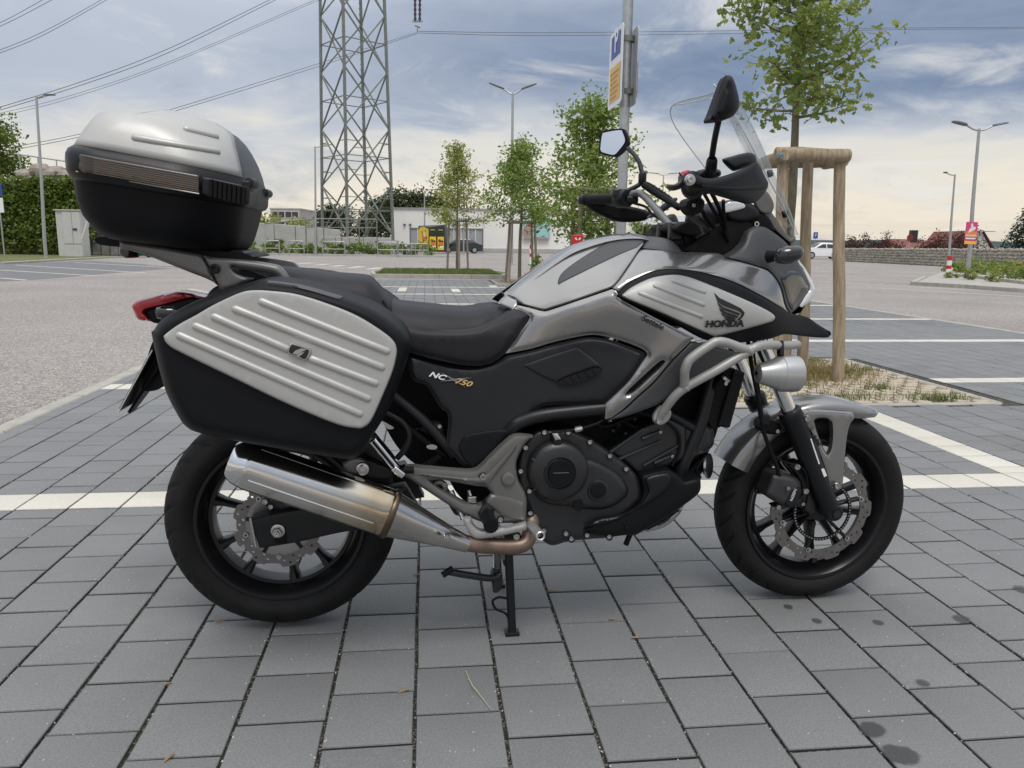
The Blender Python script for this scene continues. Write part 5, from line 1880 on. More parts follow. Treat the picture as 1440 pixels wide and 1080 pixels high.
def bound_edges(T):
    cnt = {}
    for f in T:
        for i in range(len(f)):
            a, b = f[i], f[(i + 1) % len(f)]
            cnt[(a, b)] = 1
    return [e for e in cnt if (e[1], e[0]) not in cnt]


def panel(name, outline, Y, m, parent, bulge=0.0, w_=6.0, thick=0.02, holes=(), mirror=False, step=9, proud=0.0, angle=42, back=True, n=4, shape='round'):
    """A moulded panel: outline traced in the side view, laid on a lateral depth Y (number or function), edges rolled over by `bulge`."""
    V, T, ed = region(outline, holes, w_ if bulge else 0, step, n)
    Yf = Y if callable(Y) else (lambda x, y: Y)
    front, backv = [], []
    for v, e in zip(V, ed):
        y0 = Yf(v.x, v.y)
        t = min(1.0, e / w_) if w_ else 1
        g = sqrt(max(0, 1 - (1 - t) ** 2)) if shape == 'round' else t * t * (3 - 2 * t)
        p = bk(v.x, v.y, y0 - proud - bulge * g)
        front.append(p)
        q = bk(v.x, v.y, y0 - proud)
        backv.append(Vector((q.x, q.y + thick, q.z)))
    nv = len(front)
    fs = [tuple(f) for f in T]
    vs = list(front)
    be = bound_edges(T)
    vs += backv
    fs += [(b, a, a + nv, b + nv) for a, b in be]
    if back:
        fs += [tuple(i + nv for i in reversed(f)) for f in T]
    o = MB().add(vs, fs).build(name, m, parent, angle=angle)
    if mirror:
        MB().add([Vector((q.x, -q.y, q.z)) for q in vs], [tuple(reversed(f)) for f in fs]).build(name, m, parent, angle=angle)
    return o


def plate3(name, outer, holes, y0, y1, m, parent, bevel=0.0, n=4, extra=()):
    """Flat plate in bike x/z coordinates between lateral y0 and y1."""
    V, T = fill(outer, list(holes), list(extra))
    k = len(V)
    vs = [Vector((v.x, y0, v.y)) for v in V] + [Vector((v.x, y1, v.y)) for v in V]
    fs = [tuple(f) for f in T] + [tuple(i + k for i in reversed(f)) for f in T] + [(b, a, a + k, b + k) for a, b in bound_edges(T)]
    return MB().add(vs, fs).build(name, m, parent, angle=30, bevel=bevel, segs=1)


def ptube(name, pts, r, m, parent, n=12, smooth=6, mirror=False, caps=True):
    P = [bk(*p) for p in pts]
    o = MB().tube(P, r, n, smooth, caps).build(name, m, parent)
    if mirror:
        MB().tube([Vector((q.x, -q.y, q.z)) for q in P], r, n, smooth, caps).build(name, m, parent)
    return o


def disc(name, c, r, h, m, parent, axis=(0, -1, 0), n=28, e=0.003, dish=0.0):
    t = MB().lathe([(0.0004, h - dish), (r * .55, h - dish * .6), (r - e * 1.6, h), (r - e * .4, h - e * .4), (r, h - e * 1.4), (r, 0), (0.0004, 0)], c, axis, n)
    return t.build(name, m, parent)


def bolt(px, py, Y, r, parent, m=None, h=0.006):
    c = bk(px, py, Y)
    t = MB().lathe([(r * .35, h * .35), (r * .5, h * .4), (r * .55, h), (r * .85, h), (r, h * .7), (r, 0)], c, (0, -1, 0), 12)
    t.lathe([(.0003, h * .3), (r * .4, h * .3)], c, (0, -1, 0), 6)
    return t.build('bolt', m or B_STEEL, parent)


def orient(px0, py0, px1, py1, Y, out=0.0):
    """Matrix for lettering on the right side: x from the first to the second picture point."""
    Yf = Y if callable(Y) else (lambda a, b: Y)
    a, b = bk(px0, py0, Yf(px0, py0) - out), bk(px1, py1, Yf(px1, py1) - out)
    mx, my = (px0 + px1) / 2, (py0 + py1) / 2
    dx, dy = px1 - px0, py1 - py0
    k = 6 / sqrt(dx * dx + dy * dy)
    ux, uy = mx + dy * k, my - dx * k
    c = bk(mx, my, Yf(mx, my) - out)
    u = bk(ux, uy, Yf(ux, uy) - out)
    return frame(c, b - a, u - c), (b - a).length


# ================================================================== wheels
def wheel(name, X, Z, R, W, rw, n_sp, ph, seed):
    root = bpy.data.objects.new(name, None)
    COL.objects.link(root)
    root.parent = BIKE
    C = Vector((X, 0, Z))
    rb = 0.2215                     # bead seat
    # tyre with carved grooves
    na, nl = 300, 34
    prof = []
    for j in range(nl + 1):
        t = -1 + 2 * j / nl
        a = t * radians(100)
        y = W / 2 * sin(a) / 1.0
        y = max(-W / 2, min(W / 2, y))
        if abs(t) <= .82:
            rr = R - (W * .47) * (1 - cos(a * .92))
        else:
            r82 = R - (W * .47) * (1 - cos(radians(82) * .92))
            f_ = (abs(t) - .82) / .18
            rr = r82 + (rb - r82) * f_
            y = (1 if t > 0 else -1) * (W / 2 * sin(radians(82)) * (1 - f_) + rw / 2 * f_ + .004 * sin(pi * f_))
        if .85 < abs(t) < .90:
            y *= 1.018
        prof.append((rr, y, t))
    vs, fs = [], []
    for i in range(na):
        th = 2 * pi * i / na
        for rr, y, t in prof:
            d = 0.0
            if .10 < abs(t) < .66:
                s_ = (i / na * 26 + abs(t) * 1.5 * (1 if t > 0 else 1) + (0.5 if t > 0 else 0)) % 1.0
                if s_ < 0.16:
                    d = 0.007 * min(1, (abs(t) - .10) * 12, (.66 - abs(t)) * 10)
                s2 = (i / na * 13 - abs(t) * 0.7 + (0.3 if t > 0 else 0)) % 1.0
                if abs(t) < .34 and s2 < 0.06:
                    d = 0.004
            vs.append(C + Vector((cos(th) * (rr - d), y, sin(th) * (rr - d))))
    m_ = nl + 1
    for i in range(na):
        for j in range(nl):
            a, b = i * m_ + j, ((i + 1) % na) * m_ + j
            fs.append((a, a + 1, b + 1, b))
    MB().add(vs, fs).build('tyre', B_TYRE, root, angle=28)
    # raised ring on the sidewall
    h = rw / 2
    for s_ in (-1, 1):
        pass
    MB().lathe([(rb + .004, -h - .006), (rb + .003, -h - .009), (rb - .006, -h - .008), (rb - .018, -h + .006), (rb - .027, -h + .030), (rb - .037, -h * .45), (rb - .040, 0), (rb - .037, h * .45), (rb - .027, h - .030), (rb - .018, h - .006), (rb - .006, h + .008), (rb + .003, h + .009), (rb + .004, h + .006), (rb - .014, h * .6), (rb - .024, 0), (rb - .014, -h * .6)], C, (0, 1, 0), 96, closed=True).build('rim', B_RIM, root, angle=35)
    for k in range(n_sp):
        a = ph + 2 * pi * k / n_sp
        sw = 0.10 * (1 if k % 2 else -1)
        p0 = C + Vector((cos(a) * .040, 0, sin(a) * .040))
        p1 = C + Vector((cos(a + sw * .25) * .12, 0, sin(a + sw * .25) * .12))
        p2 = C + Vector((cos(a + sw * .4) * .186, 0, sin(a + sw * .4) * .186))
        t = MB()
        rings = []
        for p, w1, d1 in ((p0, .013, .030), (p0.lerp(p1, .5), .0105, .026), (p1, .0085, .021), (p1.lerp(p2, .6), .0095, .022), (p2, .0145, .028)):
            d = (p2 - p0).normalized()
            x = Vector((-d.z, 0, d.x))
            y = Vector((0, 1, 0))
            rings.append([p + x * w1 * q[0] + y * d1 * q[1] for q in ((-1, -.6), (-.45, -1), (.45, -1), (1, -.6), (1, .6), (.45, 1), (-.45, 1), (-1, .6))])
        t.loft(rings).build('spoke', B_RIM, root, angle=50)
    MB().lathe([(.012, -.062), (.036, -.062), (.043, -.045), (.046, 0), (.043, .045), (.036, .062), (.012, .062)], C, (0, 1, 0), 28).build('hub', B_RIM, root)
    return root


def brake_disc(parent, X, Z, y, ro, ri, lobes, holes, amp=0.005, name='brake_disc', th=0.0045, m=None):
    N = lobes * 14
    outer = []
    for i in range(N):
        a = 2 * pi * i / N
        s_ = cos(lobes * a)
        outer.append(Vector((X + cos(a) * (ro + amp * (1 if s_ > .25 else -1 if s_ < -.25 else s_ * 4) - amp), Z + sin(a) * (ro + amp * (1 if s_ > .25 else -1 if s_ < -.25 else s_ * 4) - amp))))
    inner = [Vector((X + cos(2 * pi * i / 72) * ri, Z + sin(2 * pi * i / 72) * ri)) for i in range(72)]
    hs = [inner]
    for i in range(holes):
        a = 2 * pi * (i + .3) / holes
        r = ri + (ro - ri) * (.24, .50, .72)[i % 3]
        hr = .0038
        hs.append([Vector((X + cos(a) * r + cos(k * pi / 4) * hr, Z + sin(a) * r + sin(k * pi / 4) * hr)) for k in range(8)])
    return plate3(name, outer, hs, y - th / 2, y + th / 2, m or B_DISC, parent)


RX, RZ, FX, FZ = 0.0, 0.3195, 1.5565, 0.297
rw_ = wheel('rear_wheel', RX, RZ, 0.312, 0.160, 0.114, 10, radians(167), 1)
fw_ = wheel('front_wheel', FX, FZ, 0.299, 0.122, 0.092, 10, radians(166), 2)
brake_disc(rw_, RX, RZ, -.082, .1205, .086, 9, 45)
MB().lathe([(.046, -.070), (.086, -.078), (.0875, -.084), (.083, -.085), (.05, -.076)], (RX, 0, RZ), (0, 1, 0), 48, closed=True).build('disc_carrier', mat('carrier_alloy', (.3, .3, .29), .4, metal=.8), rw_)
for i in range(5):
    a = 2 * pi * i / 5 + .4
    MB().bar((RX + cos(a) * .04, -.072, RZ + sin(a) * .04), (RX + cos(a) * .088, -.08, RZ + sin(a) * .088), .016, .010).build('disc_arm', B_RIM, rw_)
for i in range(5):
    a = 2 * pi * i / 5 + .9
    c = Vector((RX + cos(a) * .09, -.084, RZ + sin(a) * .09))
    MB().lathe([(.004, .004), (.004, .006), (.007, .006), (.0085, .003), (.0085, 0)], c, (0, -1, 0), 10).build('bolt', B_STEEL, rw_)
brake_disc(fw_, FX, FZ, -.070, .160, .124, 10, 54)
for i in range(6):
    a = 2 * pi * i / 6 + .25
    c0, c1 = Vector((FX + cos(a) * .04, -.055, FZ + sin(a) * .04)), Vector((FX + cos(a) * .126, -.066, FZ + sin(a) * .126))
    MB().bar(c0, c1, .020, .010).build('disc_arm', B_RIM, fw_, bevel=.003)
    MB().lathe([(.003, .006), (.0045, .009), (.008, .009), (.0095, .005), (.0095, 0)], (c1.x, -.070, c1.z), (0, -1, 0), 12).build('bolt', B_STEEL, fw_)
brake_disc(fw_, FX, FZ, -.078, .092, .082, 24, 0, 0.0, 'sensor_ring', .003, B_ENGD)
o_ = MB()
for i in range(60):
    a = 2 * pi * i / 60
    o_.box((FX + cos(a) * .087, -.0798, FZ + sin(a) * .087), (.0042, .0012, .0042), Matrix.Rotation(-a, 3, 'Y').to_4x4())
tag(o_.build('sensor_slots', B_STEEL, fw_, smooth=False), kind='stuff')

# ================================================================== swing arm, frame
pts = [(352, 731, 1), (400, 720), (440, 714), (500, 700), (570, 684, 1), (600, 735, 1), (560, 742), (490, 747), (420, 762), (365, 771, 1)]
panel('swing_arm', pts, -.128, B_FRAME, BIKE, bulge=.004, w_=3, thick=.045, mirror=True)
ax = bk(391, 746, -.134)
ob = disc('axle_nut', ax, .019, .006, B_STEEL, BIKE, n=24)
MB().lathe([(.006, .012), (.0075, .016), (.0125, .016), (.014, .013), (.014, .0)], ax + Vector((0, -.005, 0)), (0, -1, 0), 6).build('axle_nut', B_STEEL, BIKE, angle=20)
MB().lathe([(.002, .022), (.006, .022), (.0075, .019), (.0075, 0)], ax + Vector((0, -.005, 0)), (0, -1, 0), 14).build('axle_end', B_CHROME, BIKE)
panel('chain_adjuster', [(385, 751, 1), (402, 751, 1), (403, 764, 1), (386, 764, 1)], -.134, B_ENGD, BIKE, bulge=.003, w_=2, thick=.012)
# rear caliper behind the disc top
panel('rear_caliper', [(372, 694), (385, 690), (404, 694), (412, 704), (420, 712), (400, 722), (380, 716), (371, 706)], -.086, B_ENG, BIKE, bulge=.03, w_=8, thick=.05)
bolt(373, 705, -.12, .008, BIKE)
bolt(381, 712, -.12, .007, BIKE)
MB().tube([bk(352, 729, -.13), bk(360, 769, -.13)], .004, 8).build('adjuster_plate', B_STEEL, BIKE)
# frame tubes
ptube('frame_tube', [(690, 632, -.150), (706, 612, -.185), (722, 599, -.203), (735, 592, -.205), (770, 583, -.21), (852, 574, -.215)], .0175, B_FRAME, BIKE, 16, mirror=True)
ptube('subframe_tube', [(540, 545, -.165), (560, 562, -.165), (600, 596, -.17), (640, 640, -.175)], .0135, B_FRAME, BIKE, 14, mirror=True)
ptube('case_stay', [(524, 570, -.20), (546, 582, -.20), (566, 594, -.20), (575, 610, -.20), (572, 628, -.20), (558, 645, -.20)], .0075, B_FRAME, BIKE, 10)
ptube('down_tube', [(1000, 528, -.14), (996, 552, -.15), (986, 592, -.155), (966, 640, -.155), (955, 668, -.15)], .0185, B_FRAME, BIKE, 16, mirror=True)
ptube('down_tube_brace', [(930, 578, -.16), (950, 588, -.158), (977, 603, -.155)], .0125, B_FRAME, BIKE, 12)
panel('engine_core', [(640, 560), (860, 500), (1000, 500), (1010, 600), (960, 690), (900, 740), (760, 745), (640, 690)], -.10, B_ENGD, BIKE, thick=.20)
panel('inner_fender', [(470, 480), (600, 500), (640, 560), (650, 660), (600, 660), (560, 630), (520, 560)], -.09, B_ENGD, BIKE, thick=.18)
# shock, small hardware behind the side cover
MB().tube([bk(552, 585, -.15), bk(625, 640, -.15)], .012, 10).build('hose', B_ENGD, BIKE)
panel('reservoir', [(583, 603, 1), (600, 596), (618, 594), (624, 602), (622, 612), (600, 610, 1)], -.16, B_BLACK, BIKE, bulge=.01, w_=5, thick=.03)
bolt(618, 599, -.172, .006, BIKE)
panel('steel_bracket', [(537, 592), (547, 597), (554, 602), (545, 603)], -.17, B_STEEL, BIKE, thick=.004)
panel('steel_bracket', [(600, 627), (608, 625), (615, 628), (612, 632), (602, 631)], -.165, B_STEEL, BIKE, thick=.006)
for k in range(9):
    q = bk(597 + k * 2.6, 655 - k * 1.6, -.165)
    MB().lathe([(.006, -.002), (.009, 0), (.006, .002)], q, (bk(607, 648, -.165) - bk(597, 655, -.165)), 10, closed=True).build('spring_coil', B_ENG, BIKE)

# ================================================================== engine
EY = -.19
case = [(735, 625), (748, 611), (762, 604), (800, 605), (830, 617), (860, 637), (887, 659), (900, 678), (902, 700), (890, 715), (868, 735), (861, 754), (830, 758), (800, 761), (777, 767), (763, 760), (750, 748), (744, 720), (741, 710), (731, 690), (727, 665), (729, 643)]
panel('crankcase', case, EY, B_ENG, BIKE, bulge=.018, w_=7, thick=.16, step=12)
ENG = bpy.data.objects['crankcase']
cl = [(744, 668), (748, 644), (762, 627), (784, 619), (806, 626), (821, 641), (845, 650), (872, 668), (884, 690), (872, 706), (850, 716), (822, 716), (800, 712), (772, 709), (752, 696)]
panel('clutch_cover', cl, EY - .018, B_ENG, ENG, bulge=.022, w_=10, thick=.02, step=10)
c = bk(784, 664, -.232)
MB().lathe([(.0003, .010), (.036, .010), (.038, .0075), (.040, .0075), (.0425, .011), (.064, .008), (.075, .001), (.080, -.008), (.081, -.02)], bk(786, 664, -.235), (0, -1, 0), 56).build('clutch_dome', B_ENG, ENG)
MB().lathe([(.0003, .014), (.0345, .014), (.0365, .011), (.0365, 0)], bk(789, 664, -.240), (0, -1, 0), 40).build('clutch_cap', B_BLACKR, ENG)
MB().box(bk(789, 665, -.2545), (.040, .0008, .0012)).build('cap_line', B_GREYP, ENG, smooth=False)
disc('oil_filler_boss', bk(841, 689, -.225), .030, .013, B_ENG, ENG, n=36, e=.006)
disc('oil_filler_cap', bk(841, 689, -.236), .022, .006, B_BLACKR, ENG, n=30, e=.003)
for a, b in (((748, 645), (768, 655)), ((814, 648), (803, 659)), ((750, 690), (768, 678)), ((792, 700), (789, 686)), ((812, 690), (804, 678))):
    MB().tube([bk(*a, -.234), bk(*b, -.243)], [.0022, .0035], 6).build('cover_rib', B_ENG, ENG)
for x, y in ((739, 629), (732, 662), (744, 690), (745.5, 721), (765, 607.5), (798.5, 607.5), (829, 621), (857, 640.5), (880, 659), (764.5, 746), (795.5, 750), (825, 752), (856, 754), (803, 757)):
    MB().lathe([(.0095, 0), (.0095, .010), (.0085, .012), (.0003, .012)], bk(x, y, -.202), (0, -1, 0), 12).build('bolt_boss', B_ENG, ENG)
    bolt(x, y, -.213, .0068, ENG)
panel('clutch_lever', [(775, 611, 1), (785, 612, 1), (791, 622), (790, 632), (785, 637), (780, 632), (777, 622)], -.232, B_BLACK, ENG, bulge=.006, w_=4, thick=.02)
panel('clutch_lever_clip', [(776, 609, 1), (784, 609, 1), (789, 618, 1), (781, 619, 1)], -.242, B_CHROME, ENG, bulge=.002, w_=2, thick=.006)
ptube('clutch_cable', [(776, 608, -.24), (795, 606, -.238), (815, 603, -.23), (838, 596, -.225), (856, 586, -.21)], .0035, B_ENGD, ENG, 8)
MB().lathe([(.006, 0), (.008, .004), (.008, .016), (.006, .02)], bk(808, 604.5, -.234), bk(818, 602, -.234) - bk(808, 604.5, -.234), 8).build('cable_adjuster', B_STEEL, ENG)
panel('sump_notch', [(806, 704, 1), (818, 702, 1), (821, 712), (815, 719), (808, 716)], -.232, B_ENGD, ENG, thick=.02)
# cylinder block
panel('cylinder_block', [(852, 634, 1), (905, 600), (935, 585, 1), (965, 600, 1), (962, 640), (940, 656), (898, 668, 1), (880, 652)], -.165, B_ENG, ENG, bulge=.015, w_=6, thick=.16)
for a, b, r_ in (((903, 617), (928, 607), .006), ((920, 651), (944, 641), .006), ((858, 636), (905, 603), .005), ((870, 646), (930, 620), .004), ((905, 655), (955, 626), .004)):
    MB().tube([bk(*a, -.184), bk(*b, -.184)], [r_ * 1.2, r_ * .7], 8).build('cylinder_rib', B_ENG, ENG)
for x, y in ((928, 607), (944.5, 641)):
    bolt(x, y, -.186, .005, ENG)
ptube('spark_lead', [(925, 588, -.18), (944, 598, -.19), (955, 612, -.19), (955, 635, -.185), (945, 655, -.18)], .004, B_ENGD, ENG, 8)
panel('head_cover', [(940, 585), (975, 590), (1000, 600), (1004, 615), (1002, 628), (985, 640), (960, 655), (945, 640)], -.13, B_ENG, ENG, bulge=.03, w_=9, thick=.2)
for x, y in ((845, 600), (857, 592), (870, 598), (893, 588), (896, 602), (915, 584), (862, 606), (880, 610)):
    MB().ball(bk(x, y, -.14), .007, 8).build('fuel_fitting', B_STEEL if x % 2 else B_ENG, ENG)
for pts in ([(820, 590, -.15), (850, 600, -.15), (880, 590, -.15), (920, 575, -.14)], [(860, 580, -.13), (890, 600, -.14), (915, 596, -.14)], [(870, 575, -.15), (900, 580, -.16), (925, 590, -.15)]):
    ptube('fuel_hose', pts, .006, B_ENGD, ENG, 8)
# belly cover and sump
belly = [(818, 745, 1), (830, 738), (842, 730), (862, 728), (876, 722), (890, 714), (899, 706), (904, 690), (901, 671), (912, 665), (935, 660), (943, 661, 1), (953, 668), (962, 676), (972, 673), (985, 672, 1), (985, 688), (978, 698), (955, 715), (930, 732), (895, 752, 1), (875, 753), (858, 755), (835, 752, 1)]
panel('belly_cover', belly, -.205, B_BLACKR, BIKE, bulge=.016, w_=9, thick=.12, step=10)
panel('belly_facet', [(822, 742, 1), (842, 731), (870, 726), (892, 717), (906, 704), (912, 690), (908, 674), (920, 668), (938, 664, 1), (944, 672), (937, 688), (915, 705), (880, 725), (862, 733)], -.2235, B_BLACK, BIKE, bulge=.008, w_=6, thick=.01)
panel('oil_pan', [(893, 750, 1), (930, 733), (962, 710, 1), (955, 724), (935, 741), (910, 748)], -.13, B_LAMPS, BIKE, bulge=.02, w_=6, thick=.12)
ptube('drain_hose', [(887, 750, -.17), (884, 756, -.17), (880, 766, -.17)], .0075, B_ENGD, BIKE, 10)
bolt(881, 742, -.222, .005, BIKE, B_BLACK)
# horn
hc = bk(996, 655, -.13)
MB().lathe([(.0003, -.022), (.014, -.022), (.02, -.012), (.026, -.010), (.032, -.004), (.034, 0), (.034, .004), (.03, .006), (.0003, .006)], hc, (.78, -.6, .1), 28).build('horn', B_BLACK, BIKE)
MB().lathe([(.0335, -.003), (.0355, -.003), (.0355, .003), (.0335, .003)], hc, (.78, -.6, .1), 28, closed=True).build('horn_ring', B_STEEL, BIKE)
ptube('horn_wire', [(985, 672, -.13), (980, 660, -.14), (990, 645, -.14), (998, 640, -.13)], .004, B_ENGD, BIKE, 8)
panel('horn_bracket', [(965, 676), (975, 655), (990, 642), (996, 648), (985, 668), (975, 680)], -.12, B_BLACK, BIKE, thick=.02)
# radiator
a0, a1, a2, a3 = bk(1033, 521, -.165), bk(1049, 524, -.165), bk(1027, 603, -.165), bk(1010, 600, -.165)
rings = [[Vector((q.x, y, q.z)) for q in (a0, a1, a2, a3)] for y in (-.165, .165)]
MB().loft(rings).build('radiator', B_ENGD, BIKE, smooth=False, bevel=.006)
core = MB()
for i in range(26):
    f_ = (i + .5) / 26
    p, q = a0.lerp(a3, f_), a1.lerp(a2, f_)
    core.bar(Vector((p.x - .003, -.15, p.z)), Vector((p.x - .003, .15, p.z)), .003)
tag(core.build('radiator_fins', B_ENG, BIKE, smooth=False), kind='stuff')
panel('radiator_shroud', [(998, 540), (1015, 522), (1033, 520), (1030, 545), (1020, 590), (1008, 602), (996, 590)], -.15, B_ENGD, BIKE, thick=.28)
ptube('radiator_hose', [(1022, 528, -.175), (1015, 535, -.17), (1006, 545, -.16)], .015, B_ENGD, BIKE, 12)
MB().lathe([(.015, -.004), (.0172, -.004), (.0172, .004), (.015, .004)], bk(1020, 531, -.176), bk(1022, 528, -.175) - bk(1015, 535, -.17), 14, closed=True).build('hose_clip', B_STEEL, BIKE)
bolt(1020, 539, -.19, .006, BIKE)

# ================================================================== bodywork: one lateral-depth field for the whole right side
YB_ = tps([(713, 415, -.075), (740, 394, -.055), (760, 378, -.05), (800, 350, -.045), (845, 335, -.045), (890, 330, -.045), (910, 335, -.05), (930, 335, -.06),
           (735, 425, -.13), (765, 436, -.175), (800, 424, -.20), (857, 405, -.222), (745, 445, -.165), (711, 497, -.172), (780, 400, -.125), (830, 370, -.115), (870, 360, -.12),
           (880, 410, -.237), (915, 395, -.24), (960, 430, -.258), (1040, 440, -.240), (1000, 465, -.25), (1090, 446, -.185), (960, 385, -.232), (920, 362, -.165), (960, 354, -.125), (1012, 357, -.140), (1020, 372, -.19), (1070, 400, -.185), (1060, 378, -.160), (1100, 415, -.135),
           (1050, 325, -.12), (1070, 319, -.11), (1100, 337, -.10), (1125, 368, -.07), (1142, 405, -.035), (1130, 440, -.06), (1165, 470, -.02), (1105, 470, -.14), (1050, 480, -.20),
           (800, 520, -.205), (700, 560, -.188), (620, 545, -.175), (577, 500, -.165), (640, 620, -.195), (670, 655, -.205), (720, 600, -.21), (780, 480, -.19), (840, 472, -.21), (900, 490, -.23), (852, 575, -.235), (890, 530, -.245), (940, 500, -.262), (985, 480, -.25), (1035, 495, -.21), (920, 560, -.235)])
lid = [(713, 415, 1), (737, 395), (760, 378), (800, 351), (825, 341), (845, 335), (870, 330.5), (895, 329.5), (908, 332, 1), (905, 342), (897, 353), (882, 376), (870, 394), (862, 402), (852, 407), (800, 425), (775, 433), (765, 435.5), (752, 433), (735, 428), (724, 420)]
panel('tank_lid', lid, YB_, B_SILVER, BIKE, bulge=.005, w_=4, thick=.02, mirror=True, step=8)
pad = [(782.5, 403, 1), (785, 391), (792, 381), (810, 367), (845, 345), (870, 331.5), (890, 330), (907, 331.5, 1), (904, 341), (896, 349, 1), (875, 357), (845, 371), (810, 388), (792, 397)]
panel('tank_pad', pad, YB_, B_DGREY, BIKE, bulge=.006, w_=4, thick=.012, proud=.003, mirror=True, step=8)
# ridge strip that closes the lid across the centre line
top = [bk(*p, -.045) for p in ((713, 415), (737, 395), (760, 378), (800, 350.5), (825, 340.5), (845, 334.5), (870, 330), (895, 329.2), (908, 331.5))]
rings = []
for q in catmull(top, 4):
    rings.append([Vector((q.x, y, q.z + z)) for y, z in ((-.075, -.012), (-.05, -.002), (-.02, .001), (.02, .001), (.05, -.002), (.075, -.012), (.05, -.03), (-.05, -.03))])
MB().loft(rings).build('tank_spine', B_SILVER, BIKE, angle=50)
panel('tank_tail', [(701, 427, 1), (706, 421), (713, 415.5, 1), (724, 421), (727, 427), (721, 436, 1), (714, 433)], YB_, B_SILVER, BIKE, bulge=.004, w_=4, thick=.02, mirror=True)
shroud = [(711, 497, 1), (727, 474), (744.5, 449), (743, 443), (734, 437), (722, 434.5, 1), (727.5, 429, 1), (740, 432), (752, 435), (765, 438), (776, 435.5), (800, 427.5), (853, 409.5), (860, 407, 1), (866, 409), (869, 415), (873, 421), (910, 441), (945, 459), (977, 475.5, 1), (971, 480), (942, 509), (920, 535), (897, 556), (875, 576), (860, 586.5), (851, 589.5, 1), (852, 568, 1), (868, 553), (886, 535), (904, 509), (910.5, 500), (909, 495), (900, 489), (880, 481), (860, 475), (840, 471), (820, 472), (780, 480.5), (747, 490)]
panel('side_fairing', shroud, YB_, B_SILVER, BIKE, bulge=.007, w_=7, thick=.03, mirror=True, step=8, holes=[[(879, 556, 1), (884, 548), (905, 528), (925, 510), (933, 506), (936, 508), (930, 516), (912, 533), (892, 551)]], shape='smooth')
panel('fairing_slot', [(874, 560), (884, 544), (905, 524), (930, 502), (940, 506), (930, 520), (912, 537), (890, 556)], lambda x, y: YB_(x, y) + .016, B_ENGD, BIKE, thick=.01)
front = [(861, 405, 1), (864, 402), (872, 393), (884, 376), (899, 354), (907, 350.5, 1), (930, 352), (960, 354), (990, 355), (1012, 356.5), (1020, 363, 1), (1045, 369), (1072, 377), (1083, 383), (1097, 402), (1104, 429), (1109, 439, 1), (1067, 414), (1030, 396), (990, 384), (955, 379), (920, 381.5), (887, 396), (870, 410, 1)]
panel('front_fairing', front, YB_, B_SILVER, BIKE, bulge=.006, w_=6, thick=.03, mirror=True, step=8)
rub = [(906, 349, 1), (909, 338), (914, 333.5), (930, 334), (943, 338), (952, 345), (959, 354, 1), (930, 351.5)]
panel('tank_nose', rub, YB_, B_DGREY, BIKE, bulge=.006, w_=5, thick=.03, mirror=True)
rings = []
for q in catmull([bk(*p, -.05) for p in ((909, 340), (916, 334), (932, 334.5), (946, 340), (960, 353))], 4):
    rings.append([Vector((q.x, y, q.z + z)) for y, z in ((-.085, -.02), (-.05, -.004), (0, .003), (.05, -.004), (.085, -.02), (0, -.05))])
MB().loft(rings).build('dash_top', B_DGREY, BIKE, angle=50)
beak = [(869, 413), (875, 406), (887, 396.5), (920, 382), (955, 379.3), (990, 384.5), (1030, 396.5), (1067, 414.5), (1107, 438), (1135, 446), (1150, 456), (1166, 466), (1167.5, 470), (1166, 474), (1155, 475), (1130, 473), (1105, 470), (1093, 473), (1080, 477), (1040, 482), (1015, 482), (1000, 480.5), (985, 474), (935, 446.5), (873, 420)]
panel('front_beak', beak, YB_, B_BLACKR, BIKE, bulge=.006, w_=5, thick=.04, proud=.001, mirror=True, step=9)
plt = [(876, 415, 1), (890, 404), (915, 392), (935, 387.7), (952, 386.6), (966, 389), (980, 393.5), (1020, 409.5), (1060, 427), (1083, 439), (1090, 446), (1087, 451), (1078, 454.5), (1055, 461), (1020, 470), (1008, 472.3), (999, 471), (935, 442), (882, 420)]
PL = panel('trim_plate', plt, YB_, B_PLATE, BIKE, bulge=.006, w_=3, thick=.012, proud=.014, step=7)
YP = lambda x, y: YB_(x, y) - .020


def rib(a, b, r, Yf, parent, m, name='pressed_rib', sink=.35, n=14):
    P = []
    for i in range(9):
        t = i / 8
        x, y = a[0] + (b[0] - a[0]) * t, a[1] + (b[1] - a[1]) * t
        P.append(bk(x, y, Yf(x, y) + r * sink))
    d0, d1 = (P[0] - P[1]).normalized(), (P[-1] - P[-2]).normalized()
    Q = [P[0] + d0 * r * .9, P[0] + d0 * r * .6] + P + [P[-1] + d1 * r * .6, P[-1] + d1 * r * .9]
    t = MB()
    R_ = [r * .35, r * .8] + [r] * 9 + [r * .8, r * .35]
    vs, fs = [], []
    for k in range(len(Q) - 1):
        pass
    x = None
    for i, q in enumerate(Q):
        d = (Q[min(i + 1, len(Q) - 1)] - Q[max(0, i - 1)]).normalized()
        yv = Vector((0, -1, 0)); yv = (yv - d * yv.dot(d)).normalized(); xv = d.cross(yv)
        for k in range(n):
            an = 2 * pi * k / n
            vs.append(q + xv * cos(an) * R_[i] + yv * sin(an) * R_[i])
    for i in range(len(Q) - 1):
        for k in range(n):
            a_, b_ = i * n + k, i * n + (k + 1) % n
            fs.append((a_, b_, b_ + n, a_ + n))
    fs += [tuple(range(n))[::-1], tuple((len(Q) - 1) * n + k for k in range(n))]
    return t.add(vs, fs).build(name, m, parent, angle=60)


